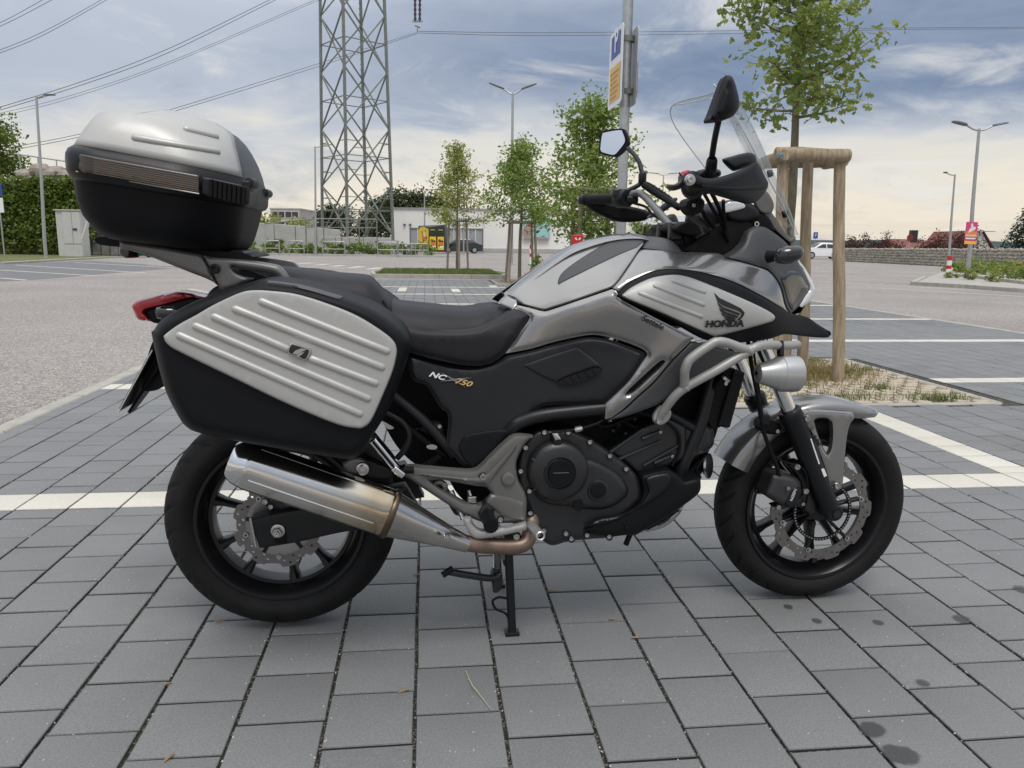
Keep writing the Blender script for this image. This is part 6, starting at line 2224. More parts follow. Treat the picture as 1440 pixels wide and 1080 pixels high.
for a, b in (((946, 395.5), (990, 411)), ((921, 402.5), (989, 428.5)), ((900, 412.5), (986, 445))):
    rib(a, b, .0062, YP, PL, B_PLATE, sink=.45)
WING = [[(1005, 412), (1012, 419), (1030, 427.5), (1042, 433.5), (1047.3, 439.5), (1046, 444), (1040, 450.5), (1036, 450.5), (1042.5, 444), (1043, 440), (1036, 436.5), (1018, 430.5), (1009.5, 424)],
        [(1009.5, 425.5), (1017, 432), (1034, 438), (1041, 441), (1039.5, 444), (1033, 441.5), (1017, 436), (1011.5, 430.5)],
        [(1012, 433), (1019, 438), (1034, 443), (1038.5, 445), (1036.5, 447.5), (1029, 445.3), (1018, 441.3), (1013.5, 437.3)],
        [(1014.5, 440), (1021, 443.2), (1031, 446.3), (1035.5, 448.3), (1033, 450.3), (1024, 447.5), (1017, 444)],
        [(1018, 446.3), (1022, 446.8), (1031, 450.2), (1030, 451), (1016, 450.6), (1022, 449.2)]]
for i, wg in enumerate(WING):
    panel('wing_feather', [(*q, 1) for q in wg], YP, B_INK, PL, thick=.002, proud=.0022, step=30)
M_, wl = orient(995.5, 456.2, 1043.5, 455.4, YP, .0030)
text('HONDA', .0235, M_, B_INK, 'maker_lettering', PL, .0006, bold=.0012, xs=1.32)
M_, wl = orient(902.5, 446.5, 933.5, 461.5, lambda x, y: YB_(x, y) - .012, .010)
text('Settele', .0215, M_, B_INK, 'dealer_lettering', bpy.data.objects['side_fairing'], .0004, shear=.12, bold=.0006)

cover = [(573, 498, 1), (585, 500), (620, 509.5), (645, 515), (670, 516), (695, 510), (711, 500.5, 1), (747, 493), (780, 484), (820, 475.5), (840, 475), (860, 479), (900, 493), (906.5, 498), (904, 504), (883, 535), (850, 567, 1), (835, 567), (820, 569), (790, 569), (770, 570.5), (755, 576), (735, 594), (720, 611), (692, 639), (668, 660), (662, 661.5), (650, 654), (637, 640), (627, 629, 1), (629, 610), (630.5, 590), (628, 580), (619, 573), (600, 543), (583, 536), (575, 520)]
SC = panel('side_cover', cover, lambda x, y: YB_(x, y) + .008, B_BLACK, BIKE, bulge=.007, w_=6, thick=.03, mirror=True, step=8, shape='smooth')
panel('cover_facet', [(735, 514, 1), (775, 500), (812, 488.5, 1), (830, 502), (848, 517.5, 1), (836, 516), (818, 522), (800, 528.5), (782, 537, 1), (760, 528)], lambda x, y: YB_(x, y) + .001 - .011 * max(0, min(1, (x - 735) / 112)), B_BLACK, SC, bulge=.002, w_=3, thick=.012)
panel('air_vent', [(783, 537.5, 1), (790, 541), (800, 541), (823, 534.5), (847.5, 519.5, 1), (838, 517.5), (820, 523), (800, 529.5)], lambda x, y: YB_(x, y) + .001 - .011 * max(0, min(1, (x - 735) / 112)), B_ENGD, SC, thick=.004, proud=.004)
for i in range(5):
    f_ = (i + .7) / 5.3
    x, y = 788 + 54 * f_, 538.5 - 17.5 * f_
    panel('vent_fin', [(x - 4.0, y - 3.2, 1), (x - 1.6, y - 4.0, 1), (x + 3.6, y + 2.0, 1), (x + 1.4, y + 3.2, 1)], lambda a, b: YB_(a, b) + .001 - .011 * max(0, min(1, (a - 735) / 112)), B_BLACKR, SC, thick=.004, proud=.0065, step=40)
panel('knee_panel', [(655, 611, 1), (690, 605), (719, 604, 1), (692, 636), (668, 657), (662, 657), (645, 632)], lambda x, y: YB_(x, y) - .0015, B_BLACKR, SC, bulge=.003, w_=4, thick=.006)
M_, _ = orient(597.5, 524.2, 631, 533.2, lambda x, y: YB_(x, y), .0045)
text('NC', .0185, M_, B_WHITE, 'model_lettering', SC, .0004, shear=.35, bold=.0006, xs=1.5)
M_, _ = orient(629.5, 532.6, 672.5, 543.2, lambda x, y: YB_(x, y), .0045)
text('750', .0195, M_, B_GOLD, 'model_lettering', SC, .0004, shear=.35, bold=.0005, xs=1.45)
for a, b in (((620, 523.5), (656, 545)), ((617, 536.5), (664, 531))):
    d = Vector((b[0] - a[0], b[1] - a[1])).normalized()
    nx_, ny_ = -d.y * 1.3, d.x * 1.3
    mx, my = (a[0] + b[0]) / 2, (a[1] + b[1]) / 2
    panel('model_cross', [(a[0], a[1], 1), (mx + nx_, my + ny_, 1), (b[0], b[1], 1), (mx - nx_, my - ny_, 1)], lambda x, y: YB_(x, y), B_GREYP, SC, thick=.001, proud=.0037, step=40)
lower = [(972, 481, 1), (985, 483), (1000, 488), (1035, 495), (1042, 500), (1030, 512), (1000, 532), (955, 552), (922, 570), (885, 584), (860, 590.5), (853, 591, 1), (876, 578), (898, 558), (921, 537), (943, 511)]
panel('lower_fairing', lower, lambda x, y: YB_(x, y) + .004, B_DGREY, BIKE, bulge=.006, w_=6, thick=.03, mirror=True)

# headlight nose
cowl = [(1021, 362, 1), (1031, 356), (1040, 350), (1047, 341), (1051, 327), (1058, 320), (1068, 318), (1080, 321.5), (1100, 336), (1112, 349), (1121, 365), (1129, 380), (1134, 394), (1139, 404, 1), (1132, 417), (1124, 430), (1112, 441, 1), (1105, 429), (1098, 402), (1083.5, 382), (1072, 376.5), (1045, 368)]
HC = panel('headlight_cowl', cowl, YB_, B_DGREY, BIKE, bulge=.008, w_=7, thick=.04, mirror=True, step=8)
panel('headlight_glass', [(1096, 388, 1), (1112, 380), (1124, 384), (1132, 396), (1137, 405), (1131, 416), (1122, 428), (1114, 436), (1108, 425), (1103, 406)], YB_, B_GLOSS, HC, bulge=.010, w_=8, thick=.01, proud=.006, mirror=True)
panel('position_lens', [(1122, 366), (1130, 374), (1139, 389), (1145, 403), (1145, 413), (1139, 424), (1128, 432, 1), (1124, 429), (1132, 417), (1139, 406), (1134, 392), (1127, 377)], lambda x, y: YB_(x, y) + .004, B_CLEAR, HC, bulge=.006, w_=4, thick=.02, mirror=True)
rings = []
for x_, y_, w2_ in ((1052, 326, .11), (1068, 318.5, .105), (1085, 325, .10), (1103, 339, .09), (1116, 356, .07), (1127, 375, .055), (1137, 393, .04), (1143, 404, .03), (1136, 424, .05), (1126, 436, .06)):
    q = bk(x_, y_, -.03)
    rings.append([Vector((q.x + dx, s_ * w2_, q.z + dz)) for s_, dx, dz in ((-1, -.015, -.004), (-.5, 0, 0), (0, .004, .002), (.5, 0, 0), (1, -.015, -.004), (0, -.05, -.03))])
MB().loft(rings).build('nose_centre', B_GLOSS, BIKE, angle=50)

# front indicators
for s_ in (1, -1):
    c = bk(1110, 358, -.215)
    c2 = bk(1080, 361, -.165)
    if s_ < 0:
        c, c2 = Vector((c.x, -c.y, c.z)), Vector((c2.x, -c2.y, c2.z))
    MB().tube([c2, c2.lerp(c, .35), c2.lerp(c, .6)], [.017, .013, .014], 14, 4).build('indicator_stalk', B_BLACKR, BIKE)
    rings = []
    for t, w2_, h2 in ((-.040, .006, .010), (-.032, .016, .019), (-.012, .022, .0235), (.012, .023, .0225), (.028, .017, .018), (.036, .006, .008)):
        rings.append([c + Vector((t, cos(2 * pi * k / 14) * w2_, sin(2 * pi * k / 14) * h2 + t * .12)) for k in range(14)])
    MB().loft(rings).build('front_indicator', B_GLOSS, BIKE, angle=60)

# ================================================================== seat
def seat_loft(name, top, bot, w0, w1, m, crown=0.012, n=26, wf=None):
    T = sorted([(q.x, q.z) for q in (bk(x, y, -.02) for x, y in top)])
    Bt = sorted([(q.x, q.z) for q in (bk(x, y, -.165) for x, y in bot)])
    def ip(L, x):
        if x <= L[0][0]: return L[0][1]
        for (x0, z0), (x1, z1) in zip(L, L[1:]):
            if x <= x1:
                t = (x - x0) / max(1e-6, x1 - x0)
                t = t * t * (3 - 2 * t) * .35 + t * .65
                return z0 + (z1 - z0) * t
        return L[-1][1]
    x0, x1 = max(T[0][0], -9), T[-1][0]
    rings = []
    for i in range(n + 1):
        f_ = i / n
        x = x0 + (x1 - x0) * f_
        zt_, zb_ = ip(T, x), ip(Bt, x)
        zb_ = min(zb_, zt_ - .012)
        w_ = wf(f_) if wf else w0 + (w1 - w0) * f_
        h = zt_ - zb_
        pr = [(-1.0, 0), (-1.03, .25), (-1.0, .5), (-.93, .74), (-.80, .90), (-.58, .985), (-.3, 1.0), (0, 1.0 - crown * 2), (.3, 1.0), (.58, .985), (.80, .90), (.93, .74), (1.0, .5), (1.03, .25), (1.0, 0), (0, -.05)]
        rings.append([Vector((x, a * w_, zb_ + b * h)) for a, b in pr])
    return MB().loft(rings).build(name, m, BIKE, angle=60)


seat_loft('rider_seat', [(535, 415), (548, 421), (565, 425.5), (600, 429), (640, 433), (657, 434), (668, 432), (680, 429), (700, 427.5), (712, 431), (720, 436)],
          [(540, 485), (560, 490), (577, 495), (607, 504), (645, 512), (670, 514), (695, 508), (708, 499), (716, 490)], .16, .15, B_SEAT, wf=lambda f: .155 + .02 * sin(pi * min(1, f * 1.25)) - .035 * max(0, f - .75) * 4)
panel('seat_side', [(560, 455), (600, 462), (660, 462), (700, 448), (722, 437), (743, 440.5), (744.5, 446), (727, 473), (710, 498, 1), (695, 508.5), (682, 513), (668, 514.5), (645, 512.5), (607, 504.5), (577, 496), (556, 488)], lambda x, y: -.150 - .022 * min(1, max(0, (y - 432) / 40)), B_SEAT, BIKE, bulge=.010, w_=9, thick=.05, mirror=True, shape='smooth')
seat_loft('pillion_seat', [(376, 374), (400, 375.5), (430, 378), (470, 384), (500, 386), (515, 387.5), (522, 391), (530, 399), (542, 413), (552, 422)],
          [(380, 420), (430, 430), (480, 440), (520, 448), (545, 452), (556, 460)], .135, .15, B_SEAT, n=30, wf=lambda f: .10 + .05 * sin(pi * .5 * min(1, f * 2)))
ptube('seat_seam', [(537, 421, -.125), (541, 425, -.145), (545, 432, -.158), (548, 440, -.165)], .003, B_ENGD, BIKE, 8)

# ================================================================== tail, grab rail, rack
panel('tail_cowl', [(300, 405), (340, 395), (420, 400), (520, 440), (560, 470), (560, 500), (480, 500), (400, 470), (330, 440), (290, 430)], -.12, B_BLACK, BIKE, bulge=.01, w_=8, thick=.24)
RAIL = panel('grab_rail', [(284, 358, 1), (300, 362), (345, 366), (385, 372), (396, 378), (404, 388), (410, 397, 1), (399, 397), (390, 389), (378, 384), (340, 378), (326, 375), (331, 383), (345, 389), (358, 391.5), (345, 398), (330, 405), (312, 409, 1), (305, 397), (296, 380)], -.150, B_BRKT, BIKE, bulge=.012, w_=6, thick=.03, mirror=True)
panel('rail_web', [(335, 380), (348, 381), (368, 387), (385, 394), (360, 395), (345, 390)], -.142, B_BLACKR, BIKE, thick=.02, mirror=True)
panel('rack_arm', [(168, 338, 1), (225, 346), (283, 357.5, 1), (297, 382), (305, 398), (311, 408.5, 1), (302, 398), (286, 390), (270, 384), (227, 367), (200, 357), (168, 349, 1)], -.148, B_BRKT, BIKE, bulge=.012, w_=6, thick=.03, mirror=True)
bolt(302, 378, -.166, .012, BIKE, B_BLACK, .010)
panel('rack_plate', [(140, 333), (200, 339), (290, 351), (345, 357), (350, 363), (290, 362), (200, 350), (140, 344)], -.13, B_BLACKR, BIKE, thick=.26)
MB().lathe([(.0003, .008), (.012, .008), (.0155, .003), (.0155, -.03)], bk(178, 354, -.12), (-.35, -.93, 0), 20).build('rack_knob', B_GLOSS, BIKE)
panel('rack_tag', [(184, 347, 1), (198, 350, 1), (202, 359, 1), (181, 359, 1)], -.105, B_GREEN, BIKE, thick=.004)
panel('rack_block', [(182, 346, 1), (205, 350, 1), (216, 361, 1), (208, 362, 1), (202, 358, 1), (181, 361, 1)], -.100, B_BLACKR, BIKE, thick=.03)
TL = panel('tail_light', [(185, 430), (190, 425), (198, 421), (222, 415), (240, 411.3), (254, 411), (289, 418, 1), (262, 420.5), (228, 430), (203, 437), (207, 445), (213, 452, 1), (195, 449.5), (189, 440)], -.07, B_REDL, BIKE, bulge=.012, w_=5, thick=.09, mirror=True)
panel('tail_light_top', [(223, 423), (228, 416), (242, 412), (255, 412.5), (262, 417), (245, 422), (230, 425)], -.078, B_REDL, TL, bulge=.012, w_=5, thick=.03, mirror=True)
panel('tail_under', [(203, 436.5, 1), (230, 429), (262, 420), (292, 418, 1), (310, 430), (300, 450), (228, 455, 1), (213, 452.5)], -.066, B_BLACKR, BIKE, bulge=.008, w_=5, thick=.08, mirror=True)
for s_ in (1, -1):
    c = bk(234, 440, -.17); c.y *= s_
    rings = []
    for t, r_ in ((-.024, .004), (-.021, .013), (-.006, .0165), (.014, .0165), (.026, .010), (.034, .006)):
        rings.append([c + Vector((t, cos(2 * pi * k / 14) * r_ * .9, sin(2 * pi * k / 14) * r_)) for k in range(14)])
    MB().loft(rings).build('rear_indicator', B_GLOSS, BIKE, angle=60)
    c2 = c.copy(); c2.y *= .4; c2.x += .05
    MB().tube([c, c2], .009, 10).build('indicator_stalk', B_BLACKR, BIKE)
# number plate seen nearly edge-on, and its carrier
a, b = bk(214, 492, -.085), bk(166.5, 579, -.085)
n_ = (b - a)
def slab(name, a, b, hw, th, m_, w2_=None):
    d = (b - a).normalized()
    nn = Vector((d.z, 0, -d.x)) * th
    w2_ = w2_ or hw
    vs = [a + Vector((0, 0, 0)), b, b + nn, a + nn]
    t = MB().add([Vector((q.x, s_ * w_, q.z)) for s_ in (-1, 1) for q, w_ in zip(vs, (hw, w2_, w2_, hw))], [(0, 1, 2, 3), (7, 6, 5, 4), (0, 4, 5, 1), (1, 5, 6, 2), (2, 6, 7, 3), (3, 7, 4, 0)])
    return t.build(name, m_, BIKE, smooth=False, bevel=.0008, segs=1)
slab('number_plate', a, b, .09, -.0022, mat('plate_white', (.66, .66, .64), .4))
slab('plate_carrier', a + Vector((.004, 0, 0)), b + Vector((.006, 0, .004)), .084, .006, B_BLACKR)
a, b = bk(236, 500, -.06), bk(181, 583, -.03)
slab('rear_mudflap', a, b, .07, .008, B_BLACKR, .022)
panel('plate_stay', [(215, 480), (240, 470), (262, 480), (246, 520), (228, 545), (205, 550), (200, 540)], -.035, B_BLACKR, BIKE, thick=.07)

# ================================================================== exhaust
EXY = -.285
M0, M1 = bk(347, 653, EXY), bk(546, 721.5, EXY)
dM = (M1 - M0).normalized()
xM = Vector((0, -1, 0)); xM = (xM - dM * xM.dot(dM)).normalized(); yM = dM.cross(xM)


def oval(cen, rx, ry, n=40, d=None):
    return [cen + xM * cos(2 * pi * k / n) * rx + yM * sin(2 * pi * k / n) * ry for k in range(n)]


LM = (M1 - M0).length
MU = MB().loft([oval(M0 + dM * t, rx, ry) for t, rx, ry in ((0, .052, .0555), (.004, .0545, .058), (.010, .0555, .059), (LM - .02, .0565, .060), (LM - .008, .0565, .060), (LM, .055, .0585))]).build('muffler', B_MUFF, BIKE, angle=40)
MB().loft([oval(M0 - dM * t, rx, ry) for t, rx, ry in ((-.006, .0535, .057), (.004, .0530, .0565), (.020, .049, .053), (.034, .041, .045), (.038, .036, .040), (.034, .031, .035), (.012, .028, .032))], caps=True).build('end_cap', B_CHROME, MU, angle=40)
MB().loft([oval(M0 - dM * t, .027, .031) for t in (.014, .013)]).build('outlet', B_ENGD, MU)
# clamped joint and tapered front cone
MB().loft([oval(M1 + dM * t, rx, ry) for t, rx, ry in ((-.004, .057, .0605), (.0, .0595, .063), (.008, .0595, .063), (.012, .057, .0605))]).build('muffler_band', mat('tanned_band', (0.13, 0.10, 0.065), 0.35, metal=1.0), MU)
E1 = bk(658, 766, EXY + .03)
rings = []
for t, rx, ry in ((0, .054, .0575), (.04, .052, .055), (.25, .045, .047), (.5, .036, .037), (.75, .028, .028), (.92, .0225, .0225), (1.0, .020, .020)):
    c = (M1 + dM * .010).lerp(E1, t)
    rings.append(oval(c, rx, ry))
MB().loft(rings).build('exhaust_cone', mat('cone_steel', (0.46, 0.45, 0.43), 0.22, metal=1.0, var=.12, vscale=9, rvar=.08), MU, angle=50)
bolt(628, 754, EXY - .03, .009, MU, B_STEEL, .012)
ptube('header_pipe', [(648, 762, EXY + .03), (670, 766, -.25), (700, 768, -.245), (725, 768, -.24), (740, 762, -.235), (746, 745, -.22), (748, 725, -.19)], .0205, B_COPPER, BIKE, 16)
# shield seam along the muffler
for k, (an, r_) in enumerate(((.30, .0025), (-1.15, .0016))):
    P = [M0 + dM * (.02 + (LM - .05) * i / 10) + xM * cos(an) * (.0553 + .0009 * i / 10) + yM * sin(an) * (.0588 + .0009 * i / 10) for i in range(11)]
    MB().tube(P, r_, 6).build('shield_seam', B_MUFF, MU)
panel('muffler_hanger', [(500, 648, 1), (515, 646), (532, 652), (547, 658), (554, 668), (548, 675), (530, 676), (505, 672, 1)], -.235, B_BLACK, BIKE, bulge=.006, w_=4, thick=.03)
panel('hanger_tab', [(482, 652, 1), (498, 645), (512, 648), (517, 660), (508, 668), (484, 664, 1)], -.255, B_BRKT, BIKE, bulge=.004, w_=3, thick=.012)
disc('hanger_bolt', bk(510, 659, -.262), .0165, .008, B_STEEL, BIKE, n=24)
bolt(510, 659, -.270, .010, BIKE)

# ================================================================== foot-peg bracket, pedal, centre stand
br = [(567, 668), (574, 656), (600, 657.5), (640, 661), (662, 662), (673, 658), (690, 641), (717, 616), (730, 611.5), (750, 613.5, 1), (738, 625), (729, 642), (726, 655), (729, 675), (738, 692), (741, 708), (739, 735, 1), (705, 735.5), (682, 735), (662, 728), (640, 716), (600, 690), (576, 674)]
hole = [(604, 676, 1), (620, 674.5), (640, 678), (668, 683), (684, 685, 1), (693, 695, 1), (680, 708, 1), (666, 711), (655, 708), (640, 700), (620, 688)]
BRK = panel('peg_bracket', br, -.232, B_BRKT, BIKE, bulge=.008, w_=5, thick=.022, holes=[hole], step=8)
panel('bracket_rib', [(576, 664, 1), (600, 666), (650, 672), (670, 672), (685, 665), (722, 627), (724, 633), (700, 664), (690, 676), (676, 681), (640, 675), (604, 671)], -.2425, B_BRKT, BRK, bulge=.006, w_=4, thick=.008)
panel('heel_guard', [(690, 695, 1), (718, 700), (736, 706, 1), (737, 733, 1), (715, 728), (697, 718), (684, 708)], -.2425, B_BRKT, BRK, bulge=.005, w_=4, thick=.008)
disc('pivot_cap', bk(714.5, 673, -.240), .0185, .009, B_BRKT, BRK, n=30, e=.005)
for x, y, r_ in ((679, 670, .0115), (703.5, 730, .0105), (726, 754, .0125)):
    disc('bolt_seat', bk(x, y, -.238), r_, .004, B_ENGD, BRK, n=20, e=.001)
    bolt(x, y, -.242, r_ * .75, BRK, B_STEEL, .007)
P0, P1 = bk(523, 617, -.25), bk(565, 668, -.25)
MB().bar(P0, P1, .026, .020).build('passenger_peg', B_CHROME, BIKE, bevel=.004, segs=2)
MB().bar(P0.lerp(P1, .04) + Vector((0, -.0115, 0)), P0.lerp(P1, .72) + Vector((0, -.0115, 0)), .014, .006).build('peg_rubber', B_BLACKR, BIKE, bevel=.002)
MB().bar(bk(552, 657, -.262), bk(568, 669, -.262), .022, .018).build('peg_knuckle', B_CHROME, BIKE, bevel=.004)
MB().tube([bk(582, 661, -.243), bk(570, 661, -.243)], .009, 12).build('peg_hinge', B_ENGD, BIKE)
# rider peg pointing at the camera
q = bk(685, 716, -.24)
panel('peg_mount', [(672, 722, 1), (683, 706), (695, 717, 1), (691, 736), (680, 738)], -.244, B_ENG, BIKE, bulge=.01, w_=5, thick=.03)
MB().tube([q + Vector((0, 0, -.01)), q + Vector((0, -.09, -.012))], [.016, .0185], 14).build('rider_peg', B_BLACKR, BIKE)
MB().tube([bk(685, 736, -.30), bk(685, 750, -.30)], [.0075, .0045], 12).build('peg_feeler', B_STEEL, BIKE)
pd = [(650, 729, 1), (663, 729), (664, 735), (671, 743), (680, 746), (700, 744), (725, 739), (740, 735, 1), (741, 745, 1), (720, 750), (700, 754), (680, 757.5), (668, 757), (661, 751), (655, 741)]
panel('brake_pedal', pd, -.262, mat('pedal_alloy', (.58, .575, .56), .35, metal=.75, var=.04, vscale=9), BIKE, bulge=.006, w_=4, thick=.014)
c = bk(748, 740, -.25)
t = MB().lathe([(.0075, .07), (.0105, .072), (.0125, .070), (.0125, -.01), (.0075, -.01)], c, (0.15, -1, 0), 20)
t.lathe([(.0003, .055), (.0075, .055)], c, (0.15, -1, 0), 14)
t.build('pedal_tip', MATS['pedal_alloy'], BIKE)
for pts, r_ in (([(634, 690, -.20), (640, 705, -.21), (648, 720, -.215), (652, 730, -.22)], .008), ([(660, 690, -.2), (663, 700, -.21), (666, 705, -.215)], .006)):
    ptube('master_cylinder', pts, r_, B_STEEL, BIKE, 10)
MB().box(bk(664, 702, -.215), (.022, .012, .018)).build('brake_clevis', B_STEEL, BIKE, smooth=False, bevel=.003)
panel('rear_master', [(606, 677), (620, 676), (626, 684), (640, 705), (650, 722), (640, 724), (628, 706), (612, 690)], -.19, B_ENG, BIKE, bulge=.01, w_=5, thick=.03)
MB().tube([bk(612, 680, -.22), bk(620, 678, -.225), bk(626, 683, -.225), bk(625, 690, -.22)], .007, 10, 4).build('banjo', B_BRKT, BIKE)
bolt(625, 681, -.229, .006, BIKE)

MB().bar(bk(714, 745, -.150), bk(720, 888, -.152), .024, .022).build('stand_leg', B_FRAME, BIKE, bevel=.004)
g_ = bk(714, 745, .155); h_ = bk(720, 888, -.152)
MB().bar(Vector((bk(714, 745, -.155).x, .155, bk(714, 745, -.155).z)), Vector((h_.x, .152, h_.z)), .024, .022).build('stand_leg', B_FRAME, BIKE, bevel=.004)
sf = bk(720, 886, -.152)
for s_ in (1, -1):
    MB().box((sf.x, s_ * -.152, .006), (.040, .030, .012)).build('stand_foot', B_FRAME, BIKE, smooth=False, bevel=.003)
mz = bk(714, 790, -.155)
MB().tube([(mz.x, -.16, mz.z), (mz.x, .16, mz.z)], .014, 12).build('stand_crosstube', B_FRAME, BIKE)
MB().bar(bk(698, 765, -.15), bk(697, 832, -.155), .020, .016).build('stand_link', B_ENG, BIKE, bevel=.003)
for k in range(10):
    q = bk(699, 776 + k * 2.4, -.166)
    MB().lathe([(.008, -.0018), (.0115, 0), (.008, .0018)], q, (0, 0, 1), 12, closed=True).build('spring_coil', B_STEEL, BIKE)
ptube('stand_pedal', [(704, 806, -.16), (693, 813, -.17), (660, 809, -.20), (632, 804, -.215)], .0095, B_ENG, BIKE, 10, 3)
MB().tube([bk(622, 809, -.222), bk(637, 799, -.215)], .0085, 12).build('stand_pedal_pad', B_BLACKR, BIKE)
ptube('stand_spring_rod', [(716, 842, -.16), (702, 840, -.165), (693, 845, -.165), (697, 856, -.165), (710, 862, -.165), (716, 870, -.165)], .0035, B_ENGD, BIKE, 8)
panel('stand_gusset', [(692, 808), (700, 798), (706, 806), (706, 826), (700, 830), (692, 822)], -.158, B_ENG, BIKE, bulge=.004, w_=3, thick=.03)


# ================================================================== fork, mudguard, caliper
FY = -.112
A_, B2_ = bk(1110, 578, FY), bk(1170, 722, FY)
dF = (B2_ - A_).normalized()
for s_ in (-1, 1):
    nm = Vector((0, s_ * -FY * 0 + (FY if s_ < 0 else -FY), 0))
    def fp(t, dy=0):
        q = A_ + dF * t
        return Vector((q.x, (FY if s_ < 0 else -FY) + dy, q.z))
    Lf = (B2_ - A_).length
    MB().tube([fp(-.32), fp(.02)], .0205, 24).build('fork_stanchion', B_CHROME, BIKE)
    MB().lathe([(.022, -.004), (.030, -.004), (.033, 0), (.033, .018), (.0305, .022), (.0300, .16), (.0275, Lf - .06), (.0265, Lf - .02), (.024, Lf + .004), (.010, Lf + .010), (.0003, Lf + .010)], fp(0), dF, 28).build('fork_slider', B_BLACK, BIKE)
    c = fp(Lf - .004)
    MB().lathe([(.0003, .024), (.020, .024), (.024, .020), (.026, .0), (.026, -.04)], Vector((c.x, c.y, c.z + .004)), (0, s_, 0), 24).build('axle_clamp', B_BLACK, BIKE)
    MB().lathe([(.0003, .030), (.006, .030), (.0125, .030), (.0125, .02)], Vector((c.x, c.y, c.z + .004)), (0, s_, 0), 6).build('axle_hex', B_ENG, BIKE)
MB().tube([(FX, -.10, FZ), (FX, .10, FZ)], .012, 16).build('front_axle', B_STEEL, BIKE)
t = MB()
q = A_ + dF * -.30
t.box((q.x - .02, 0, q.z + .01), (.07, .28, .04), Matrix.Rotation(atan2(dF.x, -dF.z) * -1, 4, 'Y'))
t.build('lower_yoke', B_ENG, BIKE, bevel=.008)
panel('fork_sticker', [(1139.5, 617, 1), (1141.2, 617, 1), (1153, 652, 1), (1151.4, 653, 1)], FY - .0285, B_WHITE, BIKE, thick=.002)
panel('fork_sticker', [(1155, 660, 1), (1159, 659, 1), (1163, 669, 1), (1159, 671, 1)], FY - .0285, B_WHITE, BIKE, thick=.002)

tip, rear = bk(1228, 582, 0), bk(1022, 650, -.05)
aF = atan2(tip.z - FZ, tip.x - FX)
aR = atan2(rear.z - FZ, rear.x - FX)
rings = []
rings_in = []
NF = 44
for i in range(NF + 1):
    f_ = i / NF
    a = aF + (aR - aF) * f_
    taper = min(1, f_ * 7) ** .6                # pointed front tip
    w_ = .018 + .052 * taper
    drop = .006 + .028 * min(1, f_ * 4) + .016 * max(0, f_ - .55) / .45
    R0 = .332 + (.0 if f_ > .12 else (.12 - f_) * .12)
    if f_ < .06: R0 = R0
    pr = [(-w_ * 1.02, R0 - drop - .012), (-w_ * 1.05, R0 - drop * .6 - .006), (-w_, R0 - .012), (-w_ * .82, R0 - .004), (-w_ * .45, R0), (0, R0 + .0018), (w_ * .45, R0), (w_ * .82, R0 - .004), (w_, R0 - .012), (w_ * 1.05, R0 - drop * .6 - .006), (w_ * 1.02, R0 - drop - .012)]
    inn = [(y * .96, r - .004) for y, r in reversed(pr)]
    rings.append([Vector((FX + cos(a) * r, y, FZ + sin(a) * r)) for y, r in pr + inn])
FD = MB().loft(rings).build('front_mudguard', B_SILVER, BIKE, angle=50)
stay = [(1126, 588, 1), (1133, 578), (1150, 577), (1175, 578), (1199, 580, 1), (1201, 588), (1195, 597), (1191, 615), (1188, 645), (1186, 668), (1184, 683), (1175, 690), (1167, 686), (1164, 674), (1158, 655), (1146, 622), (1134, 596)]
ST = panel('mudguard_stay', stay, -.094, B_SILVER, BIKE, bulge=.008, w_=4, thick=.012, holes=[[(1144.5, 592, 1), (1150, 589), (1162, 589), (1169, 594, 1), (1170, 610), (1168, 630), (1164, 639, 1), (1158, 630), (1150, 610)]])
panel('stay_fixing', [(1127, 586), (1133, 580), (1141, 585), (1146, 600), (1138, 604), (1131, 596)], -.104, B_BRKT, ST, bulge=.003, w_=3, thick=.006)
bolt(1134, 588, -.109, .0095, ST, B_STEEL, .008)
bolt(1176, 683, -.112, .0105, ST, B_STEEL, .008)
M_, _ = orient(1141, 607, 1154, 631, -.1025, .002)
text('ABS', .017, M_, B_INK, 'lettering', ST, .0004, shear=.2, bold=.0008, xs=1.35)
panel('mudguard_lug', [(1071, 597), (1082, 589), (1095, 595), (1098, 606), (1088, 611), (1074, 608)], -.09, B_BLACKR, BIKE, bulge=.008, w_=4, thick=.05)
bolt(1092.5, 606, -.10, .006, BIKE)
B_CALG = mat('caliper_grey', (0.030, 0.030, 0.031), 0.5, bump=.1, bscale=300, var=.2, vscale=20)
CAL = panel('front_caliper', [(1079, 684), (1084, 668), (1090, 665), (1106, 667), (1119, 671), (1126, 680), (1126, 694), (1119, 708), (1108, 713), (1098, 710), (1080, 700), (1075, 694)], -.105, B_CALG, BIKE, bulge=.030, w_=9, thick=.06)
panel('caliper_cap', [(1104, 706), (1112, 690), (1122, 685), (1127, 692), (1120, 709), (1109, 714)], -.132, B_BLACK, CAL, bulge=.006, w_=4, thick=.01)
panel('caliper_bracket', [(1110, 655), (1124, 648), (1136, 660), (1142, 690), (1150, 712), (1140, 722), (1120, 712), (1100, 716), (1088, 712), (1118, 704), (1128, 690), (1120, 668)], -.092, B_ENG, CAL, bulge=.006, w_=4, thick=.03)
M_, _ = orient(1112.5, 704.5, 1119, 688, -.138, .0012)
text('NISSIN', .0125, M_, B_WHITE, 'lettering', CAL, .0004, shear=.1)
for x, y, r_ in ((1120, 656, .0095), (1132, 690, .0095), (1093.5, 712.5, .008), (1128, 708, .006), (1107, 686, .006)):
    bolt(x, y, -.125 if x != 1107 else -.137, r_, CAL, B_STEEL, .008)
ptube('brake_hose', [(1052, 480, -.13), (1058, 520, -.135), (1066, 560, -.135), (1072, 600, -.135), (1082, 630, -.135), (1092, 655, -.130), (1096, 672, -.125)], .0058, B_ENGD, BIKE, 10)
